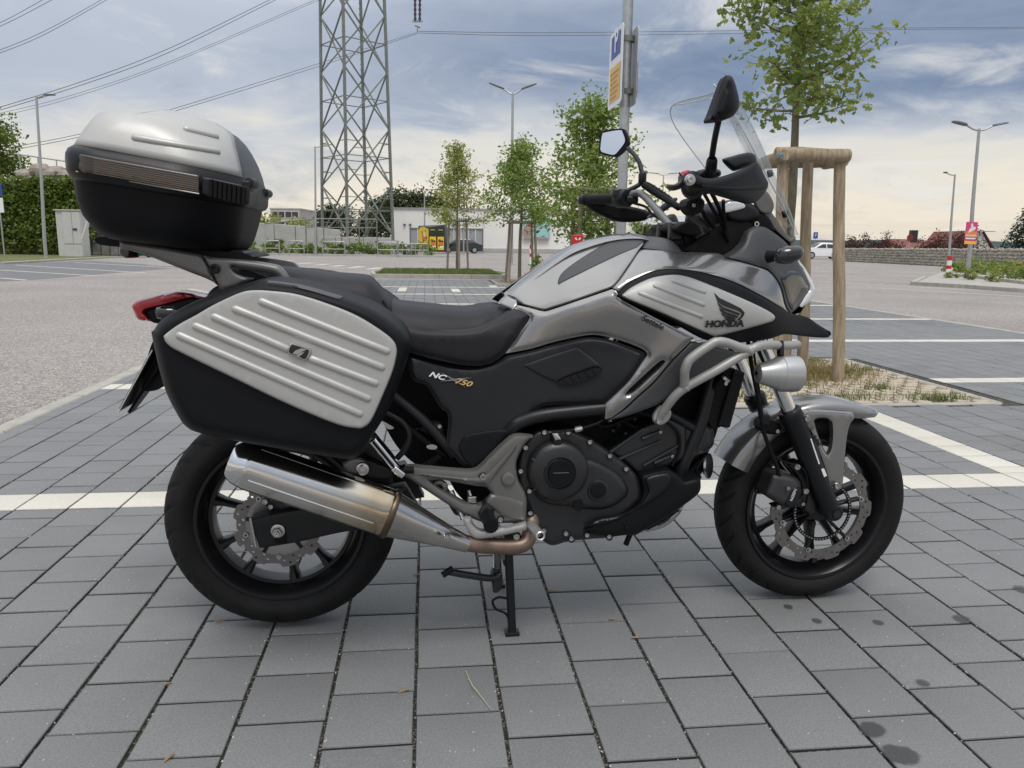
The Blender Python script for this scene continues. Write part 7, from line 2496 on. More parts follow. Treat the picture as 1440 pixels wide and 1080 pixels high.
ptube('sensor_wire', [(1058, 482, -.12), (1065, 530, -.125), (1071, 575, -.125), (1074, 605, -.128), (1088, 640, -.128), (1105, 650, -.125), (1130, 660, -.125), (1136, 690, -.12), (1130, 720, -.10)], .0032, B_ENGD, BIKE, 8)
MB().box(bk(1075, 590, -.13), (.03, .02, .03)).build('hose_clamp', B_BLACK, BIKE, bevel=.006)

# ================================================================== crash bar, fog lamps
cb1 = [(925, 590, -.215), (935, 575, -.235), (958, 549, -.265), (1005, 522, -.285), (1052, 494, -.280), (1068, 486.5, -.270), (1085, 485, -.245), (1105, 486, -.215), (1121, 484.5, -.18)]
cb2 = [(963, 546, -.268), (962.5, 530, -.28), (964, 518, -.29), (972, 504, -.295), (1000, 484, -.296), (1010, 480.5, -.296), (1022, 482, -.293), (1040, 488.5, -.288), (1055, 493, -.280)]
ptube('crash_bar', cb1, .0118, B_CRASH, BIKE, 18, 8, mirror=True)
ptube('crash_bar_loop', cb2, .0118, B_CRASH, BIKE, 18, 8, mirror=True)
for x, y, Y_ in ((963, 545, -.268), (1054, 492.5, -.281)):
    MB().lathe([(.0125, -.006), (.0150, -.002), (.0150, .002), (.0125, .006)], bk(x, y, Y_), (.5, .2, 1) if x < 1000 else (1, 0, .3), 18, closed=True).build('weld_collar', B_CRASH, BIKE)
panel('crash_bar_foot', [(918, 588), (922, 578), (930, 570), (943, 577), (943, 586), (937, 594), (927, 598), (920, 594)], -.222, B_CRASH, BIKE, bulge=.004, w_=3, thick=.008)
bolt(925.5, 592, -.228, .0075, BIKE, B_STEEL)
FG = -.238
f0, f1 = bk(1064, 525, FG), bk(1122, 525.5, FG)
dG = (f1 - f0).normalized()
Lg = (f1 - f0).length
for s_ in (1, -1):
    o0 = Vector((f0.x, f0.y * s_, f0.z))
    d0 = Vector((dG.x, dG.y * s_, dG.z))
    rl_ = MB().lathe([(.0003, 0), (.018, .001), (.024, .004), (.040, Lg * .42), (.0455, Lg * .50), (.0465, Lg * .52), (.0455, Lg * .535), (.0475, Lg * .56), (.0485, Lg * .85), (.047, Lg * .97), (.044, Lg), (.041, Lg * .97), (.0003, Lg * .95)], o0, d0, 40).build('fog_lamp', B_LAMPS, BIKE, angle=25)
    MB().lathe([(.0003, .005), (.040, 0)], o0 + d0 * Lg * .985, d0, 30).build('lamp_lens', B_CLEAR, rl_)
    MB().lathe([(.0003, 0), (.006, 0), (.006, .01)], o0 + d0 * -.002, d0, 10).build('rear_plug', B_ENGD, rl_)
    MB().bar(o0 + d0 * (Lg * .55) + Vector((0, 0, .045)), o0 + d0 * (Lg * .55) + Vector((.0, -.01 * s_ * -1, .085)), .022, .012).build('lamp_bracket', B_BLACK, rl_, bevel=.003)

# ================================================================== steering: bars, grips, guards, levers, mirrors
def both(make):
    for s_ in (1, -1):
        make(lambda q: Vector((q.x + (.092 * q.y if s_ < 0 else 0), q.y * s_, q.z)), s_)


bar_l = [bk(823, 281, .425), bk(868, 279.5, .285), bk(893, 272, .245), bk(905, 275, .205), bk(925, 297, .12), bk(945, 319, .055)]
grip0, grip1 = bar_l[0], bar_l[1]


def bars(mv, s_):
    P = [mv(q) for q in bar_l] + [mv(Vector((bar_l[-1].x + .005, 0.0, bar_l[-1].z - .004)))]
    MB().tube(P, .0112, 14, 6).build('handlebar', B_GREYM, BIKE)
    a, b = mv(grip0), mv(grip1)
    d = (b - a).normalized()
    L_ = (b - a).length
    g_ = MB().lathe([(.0003, 0), (.016, 0), (.0195, .004), (.0195, .012), (.0165, .015)] + [(.0165 + (.0008 if k % 2 else 0), .018 + (L_ - .03) * k / 18) for k in range(19)] + [(.019, L_ - .008), (.019, L_)], a, d, 22).build('grip', B_BLACKR, BIKE)
    if s_ > 0:
        MB().lathe([(.0003, -.022), (.012, -.022), (.016, -.018), (.016, 0)], a, d, 18).build('bar_end', B_BLACK, BIKE)
    # switch cluster
    c = b + d * .025
    MB().lathe([(.012, -.022), (.026, -.022), (.029, -.016), (.029, .014), (.026, .022), (.012, .022)], c, d, 20).build('switch_housing', B_BLACK, BIKE)
    MB().box(c + Vector((-.02, 0, .016)), (.03, .03, .026)).build('switch_block', B_ENG, BIKE, bevel=.005)
    # lever
    pv_ = b + d * .03 + Vector((.035, 0, -.004))
    e = a + Vector((.055, 0, -.010))
    MB().tube([pv_, pv_.lerp(e, .3) + Vector((.012, 0, 0)), pv_.lerp(e, .75) + Vector((.006, 0, 0)), e], [.008, .0075, .0065, .008], 10, 5).build('lever', B_BLACK, BIKE)
    MB().box(pv_ + Vector((-.012, 0, 0)), (.04, .035, .024)).build('lever_perch', B_BLACK, BIKE, bevel=.006)
    # mirror stalk
    m0 = b + d * .02 + Vector((.012, 0, .02))
    mh = mv(bk(1018, 139, -.44)); mh.y = -abs(mh.y) if s_ < 0 else abs(mh.y)
    if s_ > 0:
        P = [m0, bk(902.5, 256, .265), bk(901, 236, .285), bk(896, 223, .32), bk(883, 208, .385)]
        MB().lathe([(.010, 0), (.0125, .004), (.0125, .03), (.009, .036)], bk(903, 259, .262), (0, 0, 1), 14).build('stalk_nut', B_BLACK, BIKE)
    else:
        P = [bk(999, 238, -.285), bk(1001, 222, -.30), bk(1005, 196, -.345), bk(1010, 172, -.40)]
        MB().lathe([(.012, 0), (.0145, .004), (.013, .034), (.010, .040)], bk(999, 244, -.285), P[1] - P[0], 14).build('stalk_nut', B_BLACK, BIKE)
    MB().tube(P, .0072, 12, 6).build('mirror_stalk', B_BLACK, BIKE)


B_GREYM = mat('bar_grey', (0.17, 0.172, 0.175), 0.42, metal=0.4)
both(bars)

# mirrors: dished shell with glass facing the rider
rm = [(1022, 106), (1027, 106.5), (1032, 112), (1038, 132), (1040, 148), (1037, 156), (1031, 163), (1021, 168), (1010, 170), (998, 171, 1), (996.5, 168), (1001, 158), (1012, 128), (1018, 112)]
RMO = panel('mirror', rm, lambda x, y: -.44 + (x - 1000) * .0003, B_BLACKR, BIKE, bulge=.040, w_=16, thick=.03)
M_EDGE = [(1021, 106.5), (1014, 122), (1006, 146), (997.5, 169)]
MB().tube([bk(*p, -.438) for p in M_EDGE], .0022, 8, 5).build('mirror_rim', B_BLACK, RMO)
nM = Vector((-.83, -.55, .08)).normalized()
PM = bk(862, 200, .44)
gl = [(847, 190), (851, 186.5), (872, 183), (875.5, 186), (879, 196), (877, 203), (866, 216.5), (862, 218), (846, 213.5), (844.5, 210)]
fr_ = [(845, 188), (850, 184), (873, 180.5), (878, 184), (882.5, 196), (880, 206), (868, 219), (862, 220.5), (845, 216), (842, 211)]
V = [bkp(q.x, q.y, PM, nM) for q in smooth2(gl, 4)]
V2 = [bkp(q.x, q.y, PM + nM * -.001, nM) for q in smooth2(fr_, 4)]
k = len(V2)
back = [q - nM * .012 for q in V2]
cen = sum(V2, Vector()) / k
back2 = [cen + (q - cen) * .72 - nM * .034 for q in V2]
ML = MB().loft([V2, back, back2]).build('mirror', B_BLACKR, BIKE, angle=40)
k = len(V)
MB().add([q + nM * .001 for q in V], [tuple(range(k))]).build('mirror_glass', B_MIRROR, ML, smooth=False)

YG = lambda x, y: -.425 + .17 * max(0, min(1, (x - 985) / 95)) ** 1.8
guard = [(960.5, 254), (962, 247), (968, 242.5), (976, 242.5), (984, 247.5), (992, 250.5), (1005, 250), (1022, 246), (1040, 239.5), (1055, 232), (1064, 226.5, 1), (1069, 234), (1076, 248), (1080.5, 258), (1077.5, 268), (1069, 279), (1061, 285), (1052, 286.5), (1044, 285), (1020, 278), (995, 270.5), (975, 266), (964, 262)]
G_ = panel('hand_guard', guard, YG, B_BLACKR, BIKE, bulge=.028, w_=11, thick=.008, step=7)
panel('guard_ridge', [(985, 259, 1), (1030, 262), (1062, 260), (1080, 257, 1), (1077, 265), (1060, 268), (1030, 268), (990, 266)], lambda x, y: YG(x, y) - .026, B_BLACKR, G_, bulge=.006, w_=4, thick=.006)
panel('guard_deflector', [(1018, 223.5), (1030, 219.5), (1045, 215.5), (1054, 214.5), (1061, 217), (1064.5, 224, 1), (1063, 229), (1050, 234.5), (1036, 240), (1031, 239), (1022, 231)], lambda x, y: -.30 + .06 * (x - 1040) / 40, B_BLACK, G_, bulge=.012, w_=7, thick=.01)
LG = panel('hand_guard', [(822, 286), (833, 296), (848, 304), (866, 311), (885, 312.5), (905, 310.5), (917, 304, 1), (911, 297), (895, 292), (872, 288), (848, 283, 1), (830, 283)], lambda x, y: .41 - .10 * (x - 822) / 95, B_BLACKR, BIKE, bulge=.012, w_=6, thick=.012)
panel('guard_blade', [(904, 256, 1), (912, 256), (930, 267), (946, 278, 1), (940, 284), (922, 276), (908, 266)], lambda x, y: .30 - .08 * (x - 904) / 40, B_BLACKR, LG, bulge=.006, w_=4, thick=.01)
gp_ = bk(970, 253, -.452)
disc('guard_bolt', gp_, .0125, .006, B_STEEL, G_, n=24)
bolt(970, 253, -.459, .0075, G_, B_STEEL)
panel('kill_switch', [(960, 248, 1), (962, 241), (968, 239), (972, 242), (968, 248, 1)], -.32, B_REDS, BIKE, bulge=.008, w_=3, thick=.02)
panel('master_reservoir', [(985, 243), (988, 238), (1000, 237), (1012, 239), (1014, 246), (1006, 250), (990, 250)], -.27, B_BLACK, BIKE, bulge=.014, w_=5, thick=.035)
panel('brake_lever', [(939, 263, 1), (941, 259.5), (950, 259), (958, 254), (961, 248, 1), (966, 252), (962, 262), (953, 267), (945, 267.5)], -.40, B_BLACK, BIKE, bulge=.006, w_=4, thick=.014)
ptube('wire_tie', [(955, 243, -.36), (959, 249, -.37), (962, 256, -.38)], .002, B_ENGD, BIKE, 6)
# steering head, clamps, cables, instruments
panel('steering_head', [(966, 318), (985, 318), (1000, 326), (1012, 354, 1), (964, 354, 1), (960, 335)], -.05, B_ENGD, BIKE, bulge=.02, w_=6, thick=.10)
panel('upper_yoke', [(951, 322), (957, 314), (972, 311), (990, 317), (999, 326), (990, 332), (965, 331)], -.105, B_ENGD, BIKE, bulge=.012, w_=4, thick=.21)
for s_ in (-1, 1):
    q = bk(975, 306, -.095); q.y *= -s_ * -1
    MB().lathe([(.0003, .012), (.012, .012), (.020, .008), (.0225, 0), (.0225, -.05)], Vector((q.x, abs(q.y) * s_, q.z)), -dF, 20).build('fork_cap', B_ENG, BIKE)
    q = bk(948, 319, -.05)
    MB().box(Vector((q.x + .004, .048 * s_, q.z - .012)), (.036, .026, .050)).build('bar_clamp', B_ENG, BIKE, bevel=.005)
panel('switch_bundle', [(963, 290, 1), (968, 280), (984, 276, 1), (991, 284), (988, 298, 1), (974, 302)], -.20, B_ENGD, BIKE, bulge=.008, w_=4, thick=.05)
panel('loom_cover', [(985, 300), (1000, 296), (1012, 315), (1020, 345), (1008, 352), (992, 335)], -.05, B_ENGD, BIKE, bulge=.01, w_=5, thick=.08)
bolt(975, 289, -.210, .005, BIKE)
panel('key_barrel', [(975, 327), (984, 322), (992, 327), (992, 338), (980, 340)], -.08, B_BLACK, BIKE, bulge=.01, w_=4, thick=.05)
panel('inner_cowl', [(962, 352, 1), (985, 335), (1005, 320), (1030, 310), (1052, 312), (1058, 322), (1048, 340), (1030, 357, 1), (1000, 358)], -.10, B_ENGD, BIKE, thick=.20)
panel('clutch_lever', [(925, 296), (935, 287), (948, 278), (953, 280), (945, 290), (930, 300), (918, 306), (912, 305)], .20, B_ENG, BIKE, bulge=.006, w_=3, thick=.02)
for pts, r_ in (([(978, 270, -.22), (984, 290, -.15), (1000, 315, -.10), (1020, 338, -.09)], .0055), ([(990, 272, -.22), (1003, 295, -.16), (1016, 318, -.12), (1024, 340, -.10)], .0045), ([(1000, 270, -.22), (1010, 290, -.16), (1018, 312, -.12), (1022, 335, -.10)], .0055), ([(1017, 282, -.2), (1018, 300, -.16), (1020, 322, -.12)], .0045), ([(985, 275, -.22), (981, 283, -.2), (984, 290, -.18)], .004), ([(892, 286, .27), (908, 291, .22), (918, 302, .16), (935, 312, .10)], .004), ([(905, 260, .2), (930, 276, .15), (955, 292, .08)], .010)):
    ptube('control_cable', pts, r_, B_ENGD, BIKE, 8)
INS = panel('instrument_housing', [(1018, 298), (1024, 285), (1036, 280), (1050, 283), (1066, 293), (1068, 305), (1056, 312), (1040, 314), (1024, 309)], -.09, B_BLACK, BIKE, bulge=.02, w_=8, thick=.18)
panel('instrument_glass', [(1016, 296), (1024, 284.5), (1044, 284, 1), (1047, 292), (1020, 299)], -.113, B_CLEAR, INS, bulge=.002, w_=3, thick=.004)
panel('instrument_stalk', [(1022, 308), (1042, 311), (1044, 325), (1038, 332), (1026, 330)], -.05, B_BLACKR, BIKE, thick=.1)
# windscreen
prof = [bk(1117, 331, 0), bk(1103, 296, 0), bk(1087, 262, 0), bk(1068, 220, 0), bk(1051, 184, 0), bk(1036, 155, 0), bk(1023, 134, 0), bk(1014, 124.5, 0)]
PC = catmull(prof, 4)
n = len(PC)
rings = []
for i, q in enumerate(PC):
    t = i / (n - 1)
    wd = .095 + .095 * sin(pi * min(1, t * 1.5) * .5)
    if t > .62:
        wd *= sqrt(max(.012, 1 - ((t - .62) / .385) ** 2.4))
    row = []
    for j in range(17):
        s_ = -1 + 2 * j / 16
        row.append(Vector((q.x - (.105 + .02 * t) * s_ * s_ * (wd / .19), s_ * wd, q.z + .012 * s_ * s_ * (1 - t) - .01 * s_ * s_ * t)))
    rings.append(row)
WS = MB().loft(rings, closed=False, caps=False).build('windscreen', B_SCREEN, BIKE, angle=80)
edge = [r[0] for r in rings] + rings[-1][1:] + [r[-1] for r in reversed(rings[:-1])]
MB().tube(edge, .0015, 6).build('screen_edge', mat('screen_edge_grey', (.42, .45, .46), .15), WS)
for (x, y, s_) in ((1101, 302, 1), (1080, 245, 1)):
    c = bk(x, y, -.07)
    MB().lathe([(.0003, .014), (.008, .012), (.010, .006), (.010, 0)], c, (.9, -.2, .3), 14).build('screen_knob', B_BLACK, WS)
panel('screen_stay', [(1064, 285), (1072, 283), (1086, 300), (1098, 318), (1112, 335), (1118, 332, 1), (1119, 337), (1112, 342), (1096, 330), (1080, 312), (1068, 300)], -.075, B_BRKT, BIKE, bulge=.004, w_=3, thick=.01, mirror=True)
panel('screen_bracket', [(1062, 282), (1076, 268), (1088, 286), (1084, 300), (1070, 298)], -.09, B_BRKT, BIKE, bulge=.003, w_=3, thick=.012, mirror=True)
panel('cowl_tower', [(1052, 318), (1064, 300), (1080, 305), (1090, 325), (1084, 330), (1060, 322)], -.085, B_BLACKR, BIKE, bulge=.006, w_=4, thick=.17)
MB().lathe([(.003, .004), (.004, .006), (.007, .006), (.007, 0)], bk(1063, 315, -.095), (0, -1, 0), 10).build('bolt', B_STEEL, BIKE)

# ================================================================== side cases
case_o = [(214, 474), (216.5, 464), (231, 447), (275, 423), (316, 408), (350, 397), (375, 394), (402, 397), (431, 402), (484, 417), (525, 434), (556, 455), (572, 471), (577, 484), (573, 506), (562, 537), (547, 575), (522, 616), (510, 636), (498, 645, 1), (481, 645), (400, 632), (337, 621), (281, 609), (262, 600), (250, 584), (231, 544)]
YC = -.395
def case(mirror):
    if not mirror:
        return panel('side_case', case_o, YC, B_BLACKR, BIKE, bulge=.058, w_=15, thick=.19, step=14)
    o = panel('side_case', case_o, YC, B_BLACKR, BIKE, bulge=.058, w_=15, thick=.19, step=18)
    for v in o.data.vertices:
        v.co.y *= -1
    o.data.flip_normals()
    return o
SCASE = case(False)
case(True)
YK = YC - .066
plate_o = [(230.5, 475), (234, 469), (252, 456), (275, 443.5), (300, 429), (325, 417), (340, 411), (353, 408.7), (375, 409), (416, 414), (462, 428), (503, 445), (537, 466), (553, 479.5), (558, 492), (556, 508), (550, 528), (534, 566), (522, 591), (512, 600.5), (500, 602), (469, 595), (400, 566), (325, 530), (269, 503), (239, 487)]
CP = panel('lid_plate', plate_o, YK, B_PLATE, SCASE, bulge=.0055, w_=3.5, thick=.01, step=14)
yk = YK - .0055
for a, b in (((253, 471.5), (506, 581.5)), ((276, 458.5), (517.5, 560)), ((302, 445.5), (404, 490.5)), ((438, 504.5), (528, 538.5)), ((331.5, 434.5), (537, 516)), ((368.5, 424), (544, 493.5))):
    rib(a, b, .0092, lambda x, y: yk, CP, B_PLATE, sink=.42, n=18)
panel('lid_handle', [(376, 395, 1), (402, 398), (431, 403), (481, 417.5, 1), (480, 426, 1), (430, 411), (400, 405), (374, 402, 1)], YC - .036, B_DGREY, SCASE, bulge=.012, w_=4, thick=.02)
panel('handle_gap', [(374, 402, 1), (400, 405.5), (430, 411.5), (481, 426.5, 1), (481, 429, 1), (430, 414), (400, 408), (373, 405.5, 1)], YC - .050, B_ENGD, SCASE, thick=.006)
em = [(407, 484.5), (409, 481.8), (431.5, 488.5), (436.5, 490.5), (438, 493), (433, 505.5), (430, 508), (409, 499), (404.5, 495.5), (403.5, 493)]
EM = panel('emblem_frame', em, yk - .004, B_STEEL, CP, bulge=.003, w_=2, thick=.008)
em2 = [(409, 485.5), (411, 484), (432, 490.5), (435, 493), (430.5, 503.5), (428.5, 505), (409, 497), (406, 493.5)]
panel('emblem_field', em2, yk - .0075, B_INK, EM, bulge=.001, w_=2, thick=.003)
for wg in ([(411.5, 497.5), (415, 493), (423, 490), (432, 491), (424, 495), (419, 499)], [(417.5, 500), (421, 496.5), (428.5, 494.5), (425, 498.5), (420, 501)], [(411, 498.5), (420, 500.8), (424, 503), (414, 500)]):
    panel('wing_feather', [(*q, 1) for q in wg], yk - .009, B_STEEL, EM, thick=.0015, step=30)
panel('plate_scuff', [(393, 509.5, 1), (401, 508.5), (409, 512, 1), (401, 510.2)], yk - .0004, mat('scuff_grey', (.45, .45, .43), .6), CP, thick=.0006, step=40)
panel('case_mount', [(510, 636), (522, 612), (534, 622), (556, 650), (548, 660), (532, 652)], -.215, B_BLACK, BIKE, bulge=.006, w_=4, thick=.04)

# ================================================================== top case
def tc_ring(lx, ly, rx, ry, hy, rc, fx, n=12):
    """One level of the case: rear edge, end of the right face and front outline as they stand in the picture."""
    a, b = bk(lx, ly, -hy * .92), bk(rx, ry, -hy)
    rf = min(rc * 1.9, hy * .95)

    def ring(xr, xf):
        pts = []
        for cx_, cy_, a0, rad in ((xf - rf, -hy + rf, -90, rf), (xf - rf, hy - rf, 0, rf), (xr + rc, hy - rc, 90, rc), (xr + rc, -hy + rc, 180, rc)):
            for k in range(n + 1):
                an = radians(a0 + 90 * k / n)
                pts.append((cx_ + cos(an) * rad, cy_ + sin(an) * rad))
        return [Vector((x, y, a.z + (b.z - a.z) * (x - a.x) / (b.x - a.x))) for x, y in pts]

    def px(q):
        return screen(BM @ q)[0]

    xr, xf = a.x, b.x
    for _ in range(14):
        r = ring(xr, xf)
        xr += (lx - min(px(q) for q in r)) / 480
        xf += (fx - max(px(q) for q in r)) / 480
    return ring(xr, xf)


TUB = [tc_ring(168, 339, 318, 357, .16, .06, 338), tc_ring(150, 335, 325, 355, .20, .07, 347), tc_ring(131, 322, 332, 349, .225, .075, 354), tc_ring(116, 303, 338, 336, .24, .08, 359), tc_ring(107, 280, 341, 316, .25, .08, 364), tc_ring(104, 258, 343, 296, .256, .08, 368), tc_ring(103, 251, 343, 289, .258, .08, 369)]
TCS = MB().loft(TUB).build('top_case', B_BLACKR, BIKE, angle=50)
BELT = [tc_ring(103, 253, 343, 291, .258, .08, 369), tc_ring(98, 248, 345, 288, .268, .08, 374), tc_ring(92.5, 238, 347, 282, .276, .08, 377), tc_ring(91, 222, 347, 269, .278, .08, 377.5), tc_ring(91.5, 214, 346, 263, .277, .08, 376.5), tc_ring(95, 207, 345, 255, .272, .078, 374.5), tc_ring(104, 202.5, 343, 247, .262, .075, 372.5)]
MB().loft(BELT).build('belt', B_BLACK, TCS, angle=45)
LID = [tc_ring(106, 203, 343, 247, .260, .075, 372), tc_ring(111, 194, 342, 236, .256, .075, 370), tc_ring(121, 179, 340, 216, .248, .08, 363.5), tc_ring(130, 167, 337, 199, .238, .09, 355), tc_ring(139, 159.5, 333, 187, .220, .10, 346), tc_ring(153, 154.5, 325, 179, .19, .10, 336), tc_ring(185, 153, 300, 168.5, .12, .08, 312), tc_ring(225, 155, 265, 161, .04, .03, 268)]
MB().loft(LID).build('lid', B_DGREY, TCS, angle=60)
# alloy shell over the lid: all but its front face
sh = []
nn = len(LID[0])
for i, r in enumerate(LID):
    c = sum(r, Vector()) / nn
    order = list(range(nn // 4 * 2 - 2, nn)) + list(range(0, 4)) if False else None
    seq = [r[k] for k in range(20, nn)] + [r[k] for k in range(0, 11)]
    sh.append([q + (q - c).normalized() * .0035 + Vector((0, 0, .0035 if i > 3 else .0)) for q in seq])
t = MB().loft(sh, closed=False, caps=False)
LP = t.build('lid_shell', B_PLATE, TCS, angle=60)
md = LP.modifiers.new('thick', 'SOLIDIFY')
md.thickness = .004
md.offset = -1


def lid_y(x, y):
    """Lateral depth of the alloy shell on the right side at a picture point."""
    best = None
    d = bray(x, y)
    o = EYB
    from mathutils.geometry import intersect_ray_tri
    for i in range(len(sh) - 1):
        for k in range(len(sh[0]) - 1):
            q = (sh[i][k], sh[i][k + 1], sh[i + 1][k + 1], sh[i + 1][k])
            for tr in ((q[0], q[1], q[2]), (q[0], q[2], q[3])):
                h = intersect_ray_tri(*tr, d, o, True)
                if h is not None:
                    L_ = (h - o).length
                    if best is None or L_ < best[0]:
                        best = (L_, h.y)
    return best[1] if best else -.25


for a, b in (((190, 194), (305, 213.5)), ((262, 182.5), (303, 192.5))):
    rib(a, b, .0085, lid_y, LP, B_PLATE, sink=.35)
YBt = -.282
def belt_y(x, y):
    return -.2795 + (.035 * max(0, (125 - x) / 25) ** 2)
M_REF = mat('smoked_reflector', (0.022, 0.016, 0.013), 0.2, coat=.5)
M_LOUV = mat('reflector_line', (0.17, 0.13, 0.10), 0.3, metal=.4)
RF = panel('reflector_strip', [(99, 215, 1), (106, 215.5), (281, 246.5, 1), (280, 271.5, 1), (118, 242), (100, 239, 1)], belt_y, M_REF, TCS, bulge=.003, w_=2.5, thick=.008)
for i in range(8):
    f_ = (i + .6) / 8.2
    P = []
    for j in range(7):
        g_ = j / 6
        x = 104 + (279 - 104) * g_
        y0, y1 = 216 + (247 - 216) * g_, 240.5 + (271 - 240.5) * g_
        y = y0 + (y1 - y0) * f_
        P.append(bk(x, y, belt_y(x, y) - .0032))
    MB().tube(P, .0009, 5).build('reflector_line', M_LOUV, RF)
MB().tube([bk(x, y, belt_y(x, y) - .003) for x, y in ((100, 239.5), (108, 241), (280, 272.5))], .0016, 6).build('reflector_edge', mat('edge_line', (.5, .47, .4), .3, metal=.5), RF)
panel('hinge_panel', [(284, 249, 1), (294, 250, 1), (352, 263, 1), (350, 287, 1), (330, 283), (292, 276, 1), (284, 272, 1)], -.279, B_BLACK, TCS, bulge=.004, w_=3, thick=.01)
for i in range(8):
    x = 297 + 6.6 * i
    y = 252.5 + 1.6 * i
    MB().tube([bk(x, y, -.285), bk(x - .8, y + 24, -.284)], .0048, 8).build('grip_rib', B_ENGD, TCS)
for x, y, Y_ in ((354, 258, -.255), (375, 272, .12)):
    q = bk(x, y, Y_)
    MB().lathe([(.0003, -.025), (.011, -.022), (.012, 0), (.011, .022), (.0003, .025)], q, (.1, 1, 0), 14).build('lid_hinge', B_BLACK, TCS)
    MB().box(q + Vector((-.008, 0, -.006)), (.02, .05, .022)).build('hinge_foot', B_BLACK, TCS, bevel=.004)
panel('case_foot', [(322, 354), (338, 352), (344, 358), (338, 364), (324, 362)], -.12, B_BLACK, TCS, thick=.2)

# ================================================================== litter and marks on the paving
M_STALK = mat('dry_stalk', (0.42, 0.40, 0.26), 0.7)
pt = [gp(655, 945), gp(664, 965, .006), gp(672, 975, .004), gp(691, 1000)]
tag(MB().tube([Vector((q.x, q.y, q.z + .003)) for q in pt], [.0013, .0014, .0012, .0007], 6, 4).build('grass_stalk', M_STALK), 'bent dry grass stalk lying on the paving near the bottom centre', 'stalk')
M_CURL = leaf_mat('dead_leaf', (0.30, 0.18, 0.07), (0.50, 0.36, 0.20), .7)
Rl = random.Random(8)
bits = [(568, 973, 'orange-brown leaf scrap at a joint near the dry stalk'), (861, 872, 'tan scrap on a cross joint right of the stand'), (893, 898, 'tan scrap wedged in a joint below the tan scrap on the cross joint'), (775, 832, 'pale brown strip right of the stand foot'), (309, 875, 'orange scrap under the rear tyre edge'), (236, 963, 'yellow scrap in a joint at the lower left'), (238, 1067, 'yellow scrap near the bottom edge at lower left'), (586, 809, 'tiny rust-coloured scrap in a joint by the centre stand pedal'), (256, 631, 'pale scrap on the paving behind the side case')]
for x, y, lb in bits:
    q = gp(x, y)
    a = Rl.uniform(0, 3)
    L_, w_ = Rl.uniform(.010, .016), Rl.uniform(.003, .005)
    t = MB()
    ring = []
    for s_, w2_, z in ((-1, .2, .001), (-.5, 1, .004), (.3, .9, .0035), (1, .15, .001)):
        ring.append([Vector((s_ * L_, w2_ * w_, z)), Vector((s_ * L_, 0, z + .002)), Vector((s_ * L_, -w2_ * w_, z)), Vector((s_ * L_, 0, z - .0006))])
    o = t.loft(ring).build('leaf_scrap', M_CURL)
    o.location = (q.x, q.y, .001)
    o.rotation_euler = (0, 0, a if y > 900 else .1)
    tag(o, lb, 'leaf scrap', 'dry scraps on the paving')
# pale grit lying along the joints and on the stones
gm = MB()
Rq = random.Random(21)
for _ in range(2600):
    if Rq.random() < .6:
        k = Rq.randint(-8, 16)
        u = U0 + .2 * k + Rq.gauss(0, .006)
        v = Rq.uniform(1.2, 3.6)
    else:
        u, v = Rq.uniform(-2, 3), Rq.uniform(1.2, 3.6)
    s_ = Rq.uniform(.0008, .0022) * (1.25 if Rq.random() < .1 else 1)
    q = pv(u, v, .0005)
    a = Rq.uniform(0, 6.28)
    c_, d_ = cos(a) * s_, sin(a) * s_
    gm.add([q + Vector((c_, d_, 0)), q + Vector((-d_, c_, 0)), q + Vector((-c_, -d_, 0)), q + Vector((d_, -c_, 0)), q + Vector((c_ * .3, d_ * .3, s_ * 1.1))], [(0, 1, 4), (1, 2, 4), (2, 3, 4), (3, 0, 4)])
tag(gm.build('grit', mat('pale_grit', (.55, .53, .48), .8), smooth=False, raw=True), 'pale grit scattered over the paving and its joints', 'grit', kind='stuff')
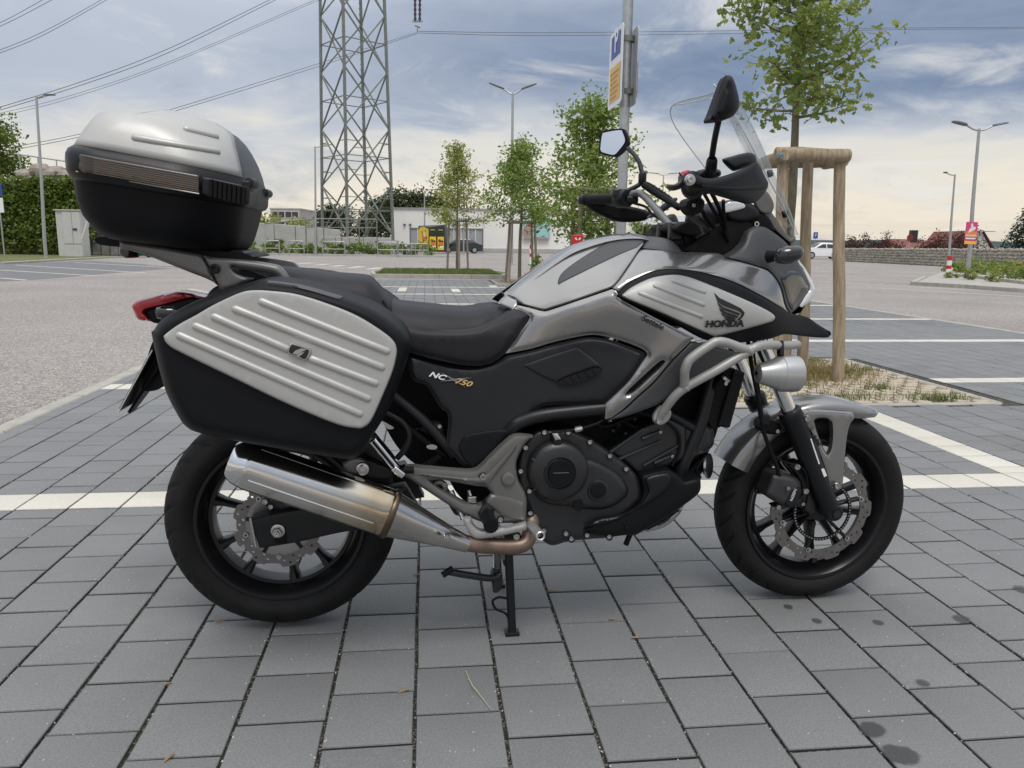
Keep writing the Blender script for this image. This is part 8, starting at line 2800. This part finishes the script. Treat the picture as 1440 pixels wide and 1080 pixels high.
# dark damp spots: thin stains that fade out at a ragged rim
M_STAIN = bpy.data.materials.new('damp_stain')
M_STAIN.use_nodes = True
_n, _l = M_STAIN.node_tree.nodes, M_STAIN.node_tree.links
_b = _n['Principled BSDF']
_b.inputs['Base Color'].default_value = (.05, .05, .052, 1)
_b.inputs['Roughness'].default_value = .6
_t = _n.new('ShaderNodeBsdfTransparent')
_m = _n.new('ShaderNodeMixShader')
_tc = _n.new('ShaderNodeTexCoord')
_g = _n.new('ShaderNodeVectorMath'); _g.operation = 'LENGTH'
_l.new(_tc.outputs['Object'], _g.inputs[0])
_geo = _n.new('ShaderNodeNewGeometry')
_ns = _n.new('ShaderNodeTexNoise'); _ns.inputs['Scale'].default_value = 55; _ns.inputs['Detail'].default_value = 6
_l.new(_geo.outputs['Position'], _ns.inputs['Vector'])
_ad = _n.new('ShaderNodeMath'); _ad.operation = 'MULTIPLY_ADD'; _ad.inputs[1].default_value = .5
_l.new(_ns.outputs['Fac'], _ad.inputs[0]); _l.new(_g.outputs['Value'], _ad.inputs[2])
_mr = _n.new('ShaderNodeMapRange'); _mr.interpolation_type = 'SMOOTHSTEP'
for _k, _v in zip((1, 2, 3, 4), (1.16, .92, 0.0, .6)):
    _mr.inputs[_k].default_value = _v
_l.new(_ad.outputs[0], _mr.inputs[0]); _l.new(_mr.outputs[0], _m.inputs[0])
_l.new(_t.outputs[0], _m.inputs[1]); _l.new(_b.outputs[0], _m.inputs[2]); _l.new(_m.outputs[0], _n['Material Output'].inputs[0])
st_me = MB().add([Vector((cos(2 * pi * k / 20), sin(2 * pi * k / 20), 0)) for k in range(20)], [tuple(range(20))]).mesh('damp_stain', M_STAIN, False)
for i, (x, y, rx, ry, rz) in enumerate(((1226, 1027, 20, 15, -.9), (1266, 1062, 30, 16, -.2), (1108, 854, 8, 4, 0), (1149, 874, 9, 4, 0), (1235, 876, 9, 4, 0), (1352, 871, 14, 6, -.3), (1298, 961, 11, 5, 0), (1438, 830, 13, 6, 0))):
    q = gp(x, y)
    ex, ey = (gp(x + rx, y) - q).length, (gp(x, y + ry) - q).length
    o = link('damp_stain', st_me, bed, (q.x, q.y, .0024 + .0002 * i), rz)
    o.scale = (ex, ey, 1)
